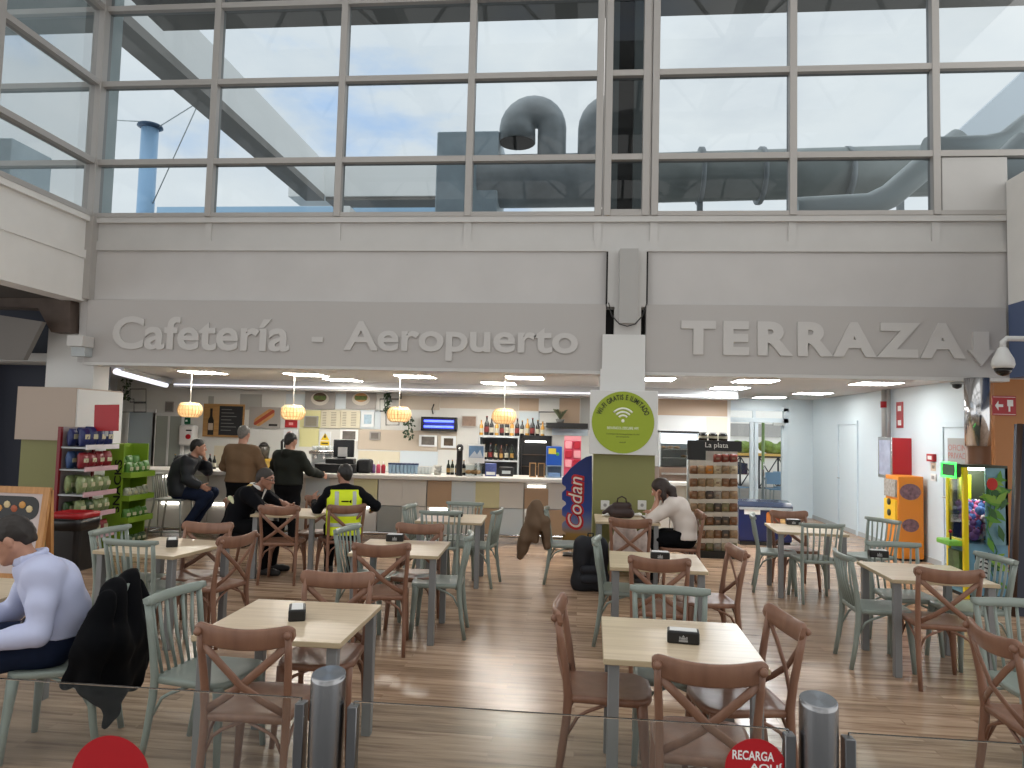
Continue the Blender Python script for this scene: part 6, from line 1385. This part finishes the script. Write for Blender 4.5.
for k in range(30):
    x, z = rnd.uniform(W*.54, W*.92), (rnd.uniform(.9, H-.1) if k < 22 else rnd.uniform(.15, .9)); a_ = rnd.uniform(0, 6.28); l = rnd.uniform(.06, .12)
    if z < .55: x = rnd.uniform(W*.62, W*.92)
    MB().prism([(0, -l), (l*.35, -l*.2), (l*.25, l*.4), (0, l), (-l*.25, l*.4), (-l*.35, -l*.2)], .003, Matrix.Translation((x, -.001-.0015*k % .01 if False else -.001-.0012*k, z)) @ Matrix.Rotation(a_, 4, 'Y') @ MY).build('painted_leaf', mat('leaf_print_%d' % (k % 3), ((92, 150, 44), (48, 96, 40), (130, 170, 60))[k % 3], .45), t)
MB().tube([(W*.55, -.012, H-.15), (W*.6, -.012, H-.4), (W*.5, -.012, .8), (W*.72, -.012, .55), (W*.55, -.012, .35), (W*.75, -.012, .12)], .014, 6, flat=.004, up=(0, -1, 0)).build('painted_vine', mat('vine_print', (80, 140, 90), .45), t)
MB().prism([(math.cos(k*.45)*.06, math.sin(k*.45)*.07) for k in range(14)], .004, Matrix.Translation((W*.62, -.022, H-.18)) @ MY).build('painted_fruit', mat('fruit_red', (196, 40, 30), .4), t)
# zebra print low on the side
zx, zz = W*.4, .34
MB().prism([(-.09, -.2), (.09, -.2), (.08, .05), (.05, .12), (-.05, .12), (-.08, .05)], .004, Matrix.Translation((zx, .018, zz)) @ MY).build('painted_zebra', mat('zebra_white', (214, 216, 214), .4), t)
for k in range(5): MB().prism([(-.085+.004*k, -.17+.055*k), (0, -.145+.055*k), (.085-.004*k, -.17+.055*k), (.08-.004*k, -.15+.055*k), (0, -.125+.055*k), (-.08+.004*k, -.15+.055*k)], .003, Matrix.Translation((zx, .0135, zz)) @ MY).build('zebra_stripe', M_black, t)
for s in (-1, 1): MB().prism([(s*.03, .1), (s*.07, .1), (s*.08, .2)][::s], .003, Matrix.Translation((zx, .0135, zz)) @ MY).build('zebra_ear', M_black, t)
MB().box(-.06, .0, .04, d-.04, H-.12, H+.04, .01, 1).build('marquee', mat('marquee_dark', (60, 84, 60), .4, noise=.5, nscale=14), t)
MB().box(W*.1, W*.9, .1, d-.1, H-.03, H-.01).build('cabin_lamp', mat('cabin_lamp', (255, 255, 255), .4, emit=(255, 248, 235), es=22), t)
M_gl = mat('green_neon', (120, 255, 140), .4, emit=(60, 255, 90), es=2.2)
MB().tube([(-.065, .04, H-.12), (-.065, d-.04, H-.12), (-.065, d-.04, H+.04), (-.065, .04, H+.04)], .014, 6, closed=True).build('neon_edge', M_gl, t)
MB().box(-.14, .02, .05, d-.05, .58, .64, .01, 1).build('control_shelf', mat('shelf_green', (120, 190, 70), .4), t)
MB().tube([(-.07, d*.4, .64), (-.07, d*.4, .72)], .012, 6).build('joystick', M_black, t); MB().ball((-.07, d*.4, .735), .022, 8).build('joystick_knob', M_red, t)
MB().box(-.02, .03, .08, d-.08, .12, .52).build('prize_door', mat('prize_door_print', (90, 120, 70), .4, noise=.6, nscale=10), t)
# --- duct column, exit sign, dome cameras, leaning panel
p = at(980, 440, 9.35); zlo = at(978, 446, 9.35).z
t = thing('steel_column', 'round column wrapped in shiny steel above and brown below, right of the passage', 'column', (p.x, 9.4, 0)); t['kind'] = 'structure'
MB().lathe([(.14, zlo), (.14, 2.58)], 28).build('steel_sleeve', M_chrome, t); MB().lathe([(.136, 0), (.136, zlo)], 28).build('brown_shaft', mat('brown_column', (112, 76, 54), .4), t)
x0, x1, z0, z1 = rect(992, 396, 1015.5, 415.5, 9.7); t = thing('exit_direction_sign', 'red sign with a white left arrow and door symbol on the ochre wall', 'sign', ((x0+x1)/2, 9.7, (z0+z1)/2)); w2, h2 = (x1-x0)/2, (z1-z0)/2
MB().box(-w2, w2, -.012, 0, -h2, h2).build('plate', M_red, t); MB().box(-w2*.94, w2*.94, -.013, -.012, h2*.86, h2*.9).box(-w2*.94, w2*.94, -.013, -.012, -h2*.9, -h2*.86).build('white_border', M_nap, t)
MB().prism([(-w2*.8, 0), (-w2*.5, h2*.5), (-w2*.5, h2*.14), (-w2*.1, h2*.14), (-w2*.1, -h2*.14), (-w2*.5, -h2*.14), (-w2*.5, -h2*.5)], .002, Matrix.Translation((0, -.0125, 0)) @ MY).build('white_arrow', M_nap, t)
MB().box(w2*.25, w2*.75, -.0145, -.012, -h2*.05, h2*.6).box(w2*.35, w2*.5, -.0145, -.012, -h2*.6, -h2*.05).build('door_symbol', M_nap, t)
c = at(1003, 362, 8.3); t = thing('dome_camera', 'white dome security camera on a bent arm fixed to the blue band', 'security camera', c)
MB().lathe([(.02, .17), (.05, .15), (.07, .10), (.105, .03), (.115, -.03), (.10, -.07)], 20).build('housing', M_white, t); MB().lathe([(.09, -.07), (.08, -.11), (.05, -.14), (.01, -.155)], 18).build('dark_dome', mat('smoked_dome', (24, 22, 22), .1), t)
dx = XR-c.x; MB().tube([(0, 0, .16), (0, 0, .22), (.04, 0, .26), (dx*.6, 0, .26), (dx, 0, .2)], .03, 10).build('arm', M_white, t); MB().box(dx-.04, dx-.003, -.09, .09, .06, .34, .006, 1).build('wall_plate', M_white, t)
c = at(957, 384, 9.75); t = thing('small_dome_camera', 'small black dome camera under the lintel right of the passage', 'security camera', (c.x, 9.75, 2.555)); MB().lathe([(.075, 0), (.075, -.03)], 14).build('base', M_galvd, t); MB().lathe([(.06, -.03), (.05, -.07), (.01, -.09)], 14).build('dome', M_black, t)
q = [at(1017.5, 424, 8.3), at(1048, 424, 8.3), at(1048, 588, 8.0), at(1010, 582, 8.0)]
t = thing('leaning_panel', 'dark navy board leaning at the right edge below the ochre wall', 'board', (q[3].x, 8.0, 0))
qs = [Vector((v.x-q[3].x, v.y-8.0, max(v.z, 0))) for v in q]; qs[2].z = qs[3].z = 0
MB().ring_skin([qs, [v+Vector((0.0, .06, 0)) for v in qs]], smooth=False).build('board', mat('navy_board', (16, 22, 44), .5), t)
MB().tube([qs[3]+Vector((.02, -.01, 0)), qs[0]+Vector((.02, -.01, 0))], .03, 6).build('edge_strip', mat('dark_wood', (60, 40, 28), .5), t)
# ================================================================= LEFT SIDE: SNACK SHELVES, BIN, FOLDING BOARD
SYD = 8.5
def sk(px_, py_, y=SYD): return at(px_, py_, y)
def pillow(name, label, loc, w_, h_, d_, m, group, rz=0, tilt=0, band=None):
    t = thing(name, label, 'snack bag', loc, rz, group); t.rotation_euler = (tilt, 0, rz)
    rings = []
    for f, k in ((0, .05), (.06, .3), (.2, .8), (.5, 1), (.8, .8), (.94, .3), (1, .05)): rings.append([Vector((math.copysign(abs(math.cos(a))**.6, math.cos(a))*w_/2, math.sin(a)*d_/2*k, f*h_)) for a in np.linspace(0, 2*math.pi, 13)[:-1]])
    kk = rnd.uniform(.86, 1.04)
    for q in rings:
        for v in q: v.z *= kk; v.x *= 1+.05*math.sin(v.z*60+kk*90); v.y *= 1+.18*math.sin(v.z*45+v.x*70+kk*50)
    MB().ring_skin(rings).build('bag_body', m, t)
    MB().box(-w_*.28, w_*.28, -d_/2-.003, -d_/2+.002, h_*.38, h_*.62).build('printed_label', band or mat('bag_print', (186, 182, 150), .4), t)
    return t
SYD = 8.35; xb, xf = sk(66, 480).x, sk(92, 480).x; DX = xf-xb; LY = .62
t = thing('snack_shelf', 'red and white snack shelf of crisp bags in front of the left pillar', 'shelf', (xf, SYD, 0)); M_rr = mat('rack_red', (120, 20, 30), .4)
HS = sk(80, 427).z
for x in (-DX,):
    for y in (.0, LY): MB().box(x-.02, x+.02, y-.02, y+.02, 0, HS).build('upright', M_rr, t)
MB().box(-DX-.012, -DX, .0, LY, .1, HS).build('back_panel', mat('rack_back', (150, 140, 140), .6), t)
zs = []
for i, y in enumerate((447, 469, 494, 515, 538)):
    z = sk(92, y).z; zs.append(z); o = MB().box(-DX, 0, 0, LY, z-.02, z).build('shelf_board', M_galvd, t); MB().box(0, .015, -.005, LY+.005, z-.03, z+.03).build('price_rail', mat('price_rail', (196, 160, 166), .5) if i else mat('price_rail_white', (214, 210, 212), .5), o)
MB().box(-DX, 0, 0, LY, .0, .1).build('base', M_rr, t)
cols = {'blue': mat('bag_blue', (36, 48, 104), .35, noise=.4, nscale=22), 'red': mat('bag_red', (140, 28, 38), .35, noise=.4, nscale=22), 'lightblue': mat('bag_light_blue', (62, 90, 138), .35, noise=.4, nscale=22), 'green': mat('bag_green', (140, 156, 104), .35, noise=.5, nscale=22), 'dgreen': mat('bag_dark_green', (52, 80, 40), .35, noise=.4, nscale=22), 'pale': mat('bag_pale', (172, 176, 152), .35, noise=.5, nscale=22)}
SHN = ['top', 'second', 'third', 'fourth', 'lowest']; NM = {'blue': 'dark blue', 'red': 'red', 'lightblue': 'light blue', 'green': 'pale green', 'dgreen': 'dark green', 'pale': 'cream'}
lay = [['blue']*8, ['lightblue', 'red', 'lightblue', 'red', 'red', 'red', 'red', 'red'], ['green']*6+['red', 'green'], ['dgreen', 'green', 'green', 'dgreen', 'dgreen', 'green', 'pale', 'green'], ['red', 'pale', 'red', 'red', 'pale', 'red', 'red', 'red']]
for i, row in enumerate(lay):
    for j, c in enumerate(row):
        r_, k_ = j % 2, j//2; hh = (.25, .21, .22, .18, .2)[i]
        pillow('crisp_bag', '%s crisp bag, %s red shelf, %s row, %s from the near end' % (NM[c], SHN[i], ('back', 'front')[r_], ordn[k_]), (xf-DX*(.72-.45*r_), SYD+.085+k_*.15, zs[i]+.003), .142, hh, .10, cols[c], 'crisp bags on the red shelf', R_(90)+rnd.uniform(-.12, .12), R_(-8)*0)
p0, p1 = sk(94, 431, 8.62), sk(120, 405, 8.62); t = thing('promo_card', 'plain red promotion card on top of the snack shelf', 'sign', ((p0.x+p1.x)/2, 8.62, sk(90, 428).z)); w_ = (p1.x-p0.x)/2
MB().box(-w_, w_, -.005, .005, sk(106, 431, 8.62).z-t.location.z, p1.z-t.location.z, M=Matrix.Rotation(R_(-2), 4, 'Y')).build('card', M_red, t); MB().box(-.02, .02, .0, .02, -.1, .1).build('clip', M_galvd, t)

# lime green rack, its stepped trays facing right
GY = 9.1; M_lg2 = mat('rack_lime', (118, 150, 36), .45); xa, xb2 = at(103, 500, GY).x, at(121, 500, GY).x; PW = xb2-xa; H = at(117, 444, GY).z; LY = .56
t = thing('lime_snack_rack', 'lime green cardboard rack of nut bags behind the red snack shelf', 'shelf', (xb2, GY, 0))
MB().box(-PW, 0, .0, .02, 0, H).build('side_panel', M_lg2, t); MB().box(-PW, 0, LY-.02, LY, 0, H).build('side_panel', M_lg2, t); MB().box(-PW, -PW+.02, .02, LY-.02, 0, H).build('back_panel', M_lg2, t)
zb_ = at(135, 545, GY+.2).z; MB().box(-PW+.02, .12, .02, LY-.02, 0, zb_).build('base_box', M_lg2, t)
tz = [at(128, y, GY+.1).z for y in (476, 499, 521)]
for z in tz: MB().box(-PW+.02, .1, .02, LY-.02, z-.02, z).box(.1, .115, .0, LY, z-.02, z+.055).box(.0, .1, .0, .012, z-.02, z+.055).box(.0, .1, LY-.012, LY, z-.02, z+.055).build('tray', M_lg2, t)
o = text_mesh('SNACKS', 1, .5, .02); xs = [v.co.x for v in o.vertices]; ys = [v.co.y for v in o.vertices]; a_, b_, c_, d_ = min(xs), max(xs), min(ys), max(ys)
for v in o.vertices: uu = (v.co.x-a_)/(b_-a_); vv = (v.co.y-c_)/(d_-c_); v.co = Vector((-.015-vv*.1, -.002-v.co.z*.003, .55+uu*.7))
o.materials.clear(); o.materials.append(M_black); oo = bpy.data.objects.new('lettering', o); COL.objects.link(oo); oo.parent = t
M_bgn = mat('bag_bright_green', (74, 128, 40), .4, noise=.4, nscale=22)
for i, z in enumerate(tz+[zb_]):
    for j in range(4):
        m_ = (M_bgn, cols['pale'], M_bgn, cols['dgreen'])[i]
        pillow('nut_bag', '%s nut bag, %s level of the lime rack, %s from the near end' % (('bright green', 'cream', 'green', 'dark green')[i], ('top', 'second', 'third', 'lowest')[i], ordn[j]), (xb2+.02, GY+.09+j*.127, z+.003), .12, (.19, .16, .17, .15)[i], .09, m_, 'nut bags on the lime rack', R_(90)+rnd.uniform(-.15, .15))
for j in range(3): pillow('nut_bag', 'tall green nut bag behind the top tray of the lime rack, %s from near end' % ordn[j], (xb2-.1, GY+.12+j*.15, tz[0]+.003), .13, .27, .09, M_bgn, 'nut bags on the lime rack', R_(90)+rnd.uniform(-.2, .2))
# bin
p0, p1 = at(46, 515, 7.9), at(79, 515, 7.9); t = thing('litter_bin', 'black litter bin with red rim beside the folding menu board', 'bin', ((p0.x+p1.x)/2, 8.1, 0)); w2 = (p1.x-p0.x)/2; H = at(70, 514, 7.9).z
MB().ring_skin([[Vector((x*w2*s, y*.19*s, z)) for x, y in rrect(2, 2, .3, 3)] for s, z in ((.86, 0), (.97, H*.6), (1.0, H-.05))], smooth=False).build('bin_body', M_black, t)
MB().ring_skin([[Vector((x*w2*s, y*.19*s, z)) for x, y in rrect(2, 2, .3, 3)] for s, z in ((1.05, H-.06), (1.06, H), (.8, H+.005), (.78, H-.05))]).build('red_rim', M_red, t)
MB().ring_skin([[Vector((x*w2*s*(1+.04*math.sin(7*k)), y*.19*s, z)) for k, (x, y) in enumerate(rrect(2, 2, .3, 3))] for s, z in ((1.02, H-.2), (1.05, H-.12), (1.06, H-.07))]).build('bin_liner', mat('bin_liner', (22, 22, 24), .3), t)
# folding menu board
FY = 6.9; p0, p1, zt = at(-50, 540, FY), at(40, 540, FY), at(20, 487, FY).z
t = thing('folding_menu_board', 'wooden framed menu board standing behind the head of the person in pale blue', 'menu board', ((p0.x+p1.x)/2, FY, 0)); w2 = (p1.x-p0.x)/2; Mt = Matrix.Rotation(R_(-6), 4, 'X')
M_fr = wood_mat('pine_frame', (176, 124, 72), (200, 148, 92), .45, 'Z')
MB().box(-w2, -w2+.07, -.02, .02, 0, zt, M=Mt).box(w2-.07, w2, -.02, .02, 0, zt, M=Mt).box(-w2+.07, w2-.07, -.02, .02, zt-.07, zt, M=Mt).box(-w2+.07, w2-.07, -.02, .02, .12, .19, M=Mt).build('frame', M_fr, t)
MB().box(-w2+.07, w2-.07, -.008, .012, .19, zt-.07, M=Mt).build('poster_sheet', mat('poster_pale_pink', (200, 186, 184), .5), t)
MB().prism(rrect(2*w2-.2, .24, .1, 6), .004, Mt @ Matrix.Translation((0, -.009, zt-.22)) @ MY).build('black_header', M_black, t)
for k in range(8):
    x = -w2+.2+k*(2*w2-.4)/7; z = zt-.19-.04*(k % 2); MB().ball((0, 0, 0), .04, 8, sy=.15).build('food_print', mat('food_print_%d' % (k % 3), ((206, 150, 80), (216, 196, 150), (170, 90, 60))[k % 3], .5), t).location = Mt @ Vector((x, -.014, z))
MB().box(-w2*.4, w2*.4, -.010, -.008, zt-.42, zt-.39, M=Mt).box(-w2*.5, w2*.5, -.010, -.008, zt-.5, zt-.47, M=Mt).build('text_line', M_line, t)
Mt2 = Matrix.Translation((0, .22, 0)) @ Matrix.Rotation(R_(5), 4, 'X'); MB().box(-w2, -w2+.06, -.02, .02, 0, zt*.97, M=Mt2).box(w2-.06, w2, -.02, .02, 0, zt*.97, M=Mt2).box(-w2+.06, w2-.06, -.02, .02, .12, .18, M=Mt2).build('rear_leg', M_fr, t)
# ================================================================= GLASS BARRIER IN THE FOREGROUND
M_bg2 = bpy.data.materials.new('barrier_glass'); M_bg2.use_nodes = True; b = M_bg2.node_tree.nodes['Principled BSDF']
b.inputs['Base Color'].default_value = srgb((244, 250, 248)); b.inputs['Transmission Weight'].default_value = 1; b.inputs['Roughness'].default_value = 0.0; b.inputs['IOR'].default_value = 1.48
GZ, GY0 = .93, 2.26
def barrier(x0, x1, label):
    t = thing('glass_barrier', label, 'glass barrier', ((x0+x1)/2, GY0, 0), 0, 'low glass barrier panels'); w2 = (x1-x0)/2
    MB().box(-w2, w2, -.006, .006, .12, GZ, .0015, 1).build('glass_sheet', M_bg2, t)
    for s in (-1, 1): MB().box(s*w2-.016, s*w2+.016, -.02, .02, GZ-.30, GZ-.012, .003, 1).build('glass_clamp', mat('clamp_steel', (120, 120, 122), .3, 1.0), t); MB().box(s*w2-.022, s*w2+.022, -.02, .02, .1, .3, .003, 1).build('glass_clamp', mat('clamp_steel', (120, 120, 122), .3, 1.0), t)
    return t
M_post = mat('turned_steel', (150, 150, 152), .2, 1.0); nt = M_post.node_tree; b = nt.nodes['Principled BSDF']; b.inputs['Anisotropic'].default_value = .92
tg = nt.nodes.new('ShaderNodeTangent'); tg.direction_type = 'RADIAL'; tg.axis = 'Z'; nt.links.new(tg.outputs[0], b.inputs['Tangent'])
P1, P2 = at(327, 720, GY0).x, at(818.5, 730, GY0).x
barrier(-2.6, P1-.085, 'low clear glass panel left of the left steel post, red sticker on it'); barrier(P1+.085, P2-.085, 'low clear glass panel between the two steel posts'); barrier(P2+.085, P2+1.6, 'low clear glass panel right of the right steel post')
for x, px_, l in ((P1, 327, 'polished steel post with a slanted top left of centre'), (P2, 818.5, 'polished steel post with a slanted top at the right')):
    t = thing('barrier_post', l, 'post', (x, GY0, 0), 0, 'steel barrier posts'); zt = at(px_, 672 if px_ < 500 else 698, GY0).z; r_ = .055
    rg = [[Vector((math.cos(a)*r_*k, math.sin(a)*r_*k, z+sl*math.sin(a)*r_*k)) for a in np.linspace(0, 2*math.pi, 33)[:-1]] for k, z, sl in ((1, .012, 0), (1, zt-.02, .12), (.97, zt-.005, .15), (.90, zt-.002, .15))]
    MB().ring_skin(rg).build('tube', M_post, t); MB().lathe([(.09, 0), (.09, .012), (.06, .02)], 28).build('floor_flange', M_steel, t)
def sticker(px_, py_, rpx, label, txt):
    c = at(px_, py_, GY0-.008); r_ = rpx*2.26/FPX; t = thing('red_sticker', label, 'sticker', (c.x, GY0-.0065, c.z)); MB().prism([(math.cos(k*.1309)*r_, math.sin(k*.1309)*r_) for k in range(48)], .0012, MY).build('disc', mat('sticker_red', (178, 14, 26), .35), t)
    for a, b_, bd, z0, z1 in txt: text_fit('lettering', bd, a*r_, b_*r_, z0*r_, z1*r_, -.0014, M_nap, .0006, .02, t)
sticker(110, 779, 43, 'large round red sticker low on the left glass panel', ())
sticker(756, 770, 28.5, 'round red sticker with white lettering on the middle glass panel', ((-.76, .58, 'RECARGA', .30, .60), (-.2, .84, 'AQUÍ', -.06, .26)))
# ================================================================= TERRACE OUTSIDE THE DOORS
struct(MB().box(-14, 16, 16.7, 60, -.12, -.02).build('pavement', mat('terrace_paving', (222, 220, 216), .8, noise=.1, nscale=2)))
M_bc2 = mat('terrace_chair_blue', (150, 190, 226), .5)
for i, (px_, Y_, l) in enumerate(((776, 19.2, 'pale blue terrace chair behind the right door leaf'), (785, 19.8, 'pale blue terrace chair at the right edge of the door glass'), (738, 19.5, 'pale blue terrace chair behind the left door leaf'))):
    p = at(px_, 500, Y_); t = thing('terrace_chair', l, 'chair', (p.x, Y_, -.02), R_(20*i), 'blue terrace chairs')
    MB().box(-.22, .22, -.22, .22, .43, .46, .01, 1).build('seat', M_bc2, t); MB().box(-.22, .22, .2, .23, .55, .86, .01, 1).build('backrest', M_bc2, t)
    for sx_ in (-1, 1):
        MB().tube([(sx_*.2, -.2, .43), (sx_*.2, -.22, 0)], .015, 6).build('leg', M_galv, t); MB().tube([(sx_*.2, .22, .86), (sx_*.2, .2, .43), (sx_*.2, .24, 0)], .015, 6).build('leg', M_galv, t)
t = thing('terrace_railing', 'dark zigzag railing at the edge of the terrace', 'railing', (5, 24, 0)); mb = MB(); M_rail = mat('railing_dark', (70, 74, 82), .5)
for k in range(14): x = -4+k*.6; mb.tube([(x, 0, .1), (x, 0, 1.1)], .03, 5).tube([(x, 0, .1), (x+.6, 0, 1.1)], .02, 5).tube([(x, 0, 1.1), (x+.6, 0, .1)], .02, 5)
mb.tube([(-4, 0, 1.1), (4.4, 0, 1.1)], .03, 5).tube([(-4, 0, .1), (4.4, 0, .1)], .03, 5); mb.build('bars', M_rail, t)
S = SDF(); rnd = random.Random(2)
for px_, wd, l in ((773, .4, 'rounded green bush on the ochre kerb, behind the right door leaf'), (742, .2, 'green bush beyond the terrace, behind the left door leaf')):
    p = at(px_, 451, 34); t = thing('clipped_bush', l, 'bush', (p.x, 34, 0)); S = SDF()
    for k in range(5): S.ell((-wd+k*wd/2, 0, 1.2+rnd.uniform(-.06, .1)), (.28, .3, .26), .1)
    S.cut(lambda X, Y, Z: .97-Z+0*X+0*Y); S.build('leaves', mat('hedge_green', (130, 156, 70), .8, noise=.5, nscale=6), t, h=.05, wrinkle=.04, ws=14)
t = thing('street_planter', 'long white planter wall with an ochre edge beyond the terrace', 'planter', (6, 34, 0))
MB().use(mat('planter_white', (232, 230, 226), .7)).box(-14, 10, -.5, .5, -.02, .78).use(mat('kerb_ochre', (216, 176, 96), .7)).box(-14, 10, -.55, .55, .78, .97).build('planter_wall', None, t)
t = thing('far_building', 'white building with a grey band across the road', 'building', (6, 46, 0)); M_fw = mat('far_white', (240, 239, 236), .7); MB().box(-20, 20, 0, 4, -.02, 1.7).build('lower_wall', M_fw, t); MB().box(-20, 20, -.3, 4, 1.7, 2.5).build('grey_band', mat('far_grey', (160, 158, 156), .7), t); MB().box(-20, 20, 0, 4, 2.5, 6).build('upper_wall', M_fw, t)
p = at(737, 470, 28); t = thing('parked_car', 'dark blue car parked beyond the railing, seen through the left door leaf', 'car', (p.x-1.9, 28, 0))
prof = [(-2.1, .35), (2.1, .35), (2.1, .75), (1.2, .9), (.7, 1.4), (-1.0, 1.42), (-1.7, .95), (-2.1, .85)]
MB().prism(prof, 1.7, Matrix.Translation((0, .85, 0)) @ MY).build('body', mat('car_blue', (44, 56, 88), .25, .3), t); MB().prism([(.55, .95), (1.0, .95), (.62, 1.32), (-.9, 1.34), (-1.4, .95)], .01, Matrix.Translation((0, -.851, 0)) @ MY).build('side_window', mat('car_glass', (40, 46, 52), .1), t)
for x in (-1.3, 1.3): MB().lathe([(.33, -.1), (.33, .1)], 18, Matrix.Translation((x, -.78, .33)) @ MY).build('wheel', M_black, t)
t = thing('green_banner_post', 'lime green post standing outside between the door leaves', 'post', (at(763, 460, 20).x, 20, -.02)); MB().box(-.035, .035, -.035, .035, .9, 2.2, .01, 1).build('post_sleeve', mat('post_lime', (186, 220, 150), .5), t); MB().tube([(0, 0, 0), (0, 0, .9)], .04, 8).build('post', M_galv, t)
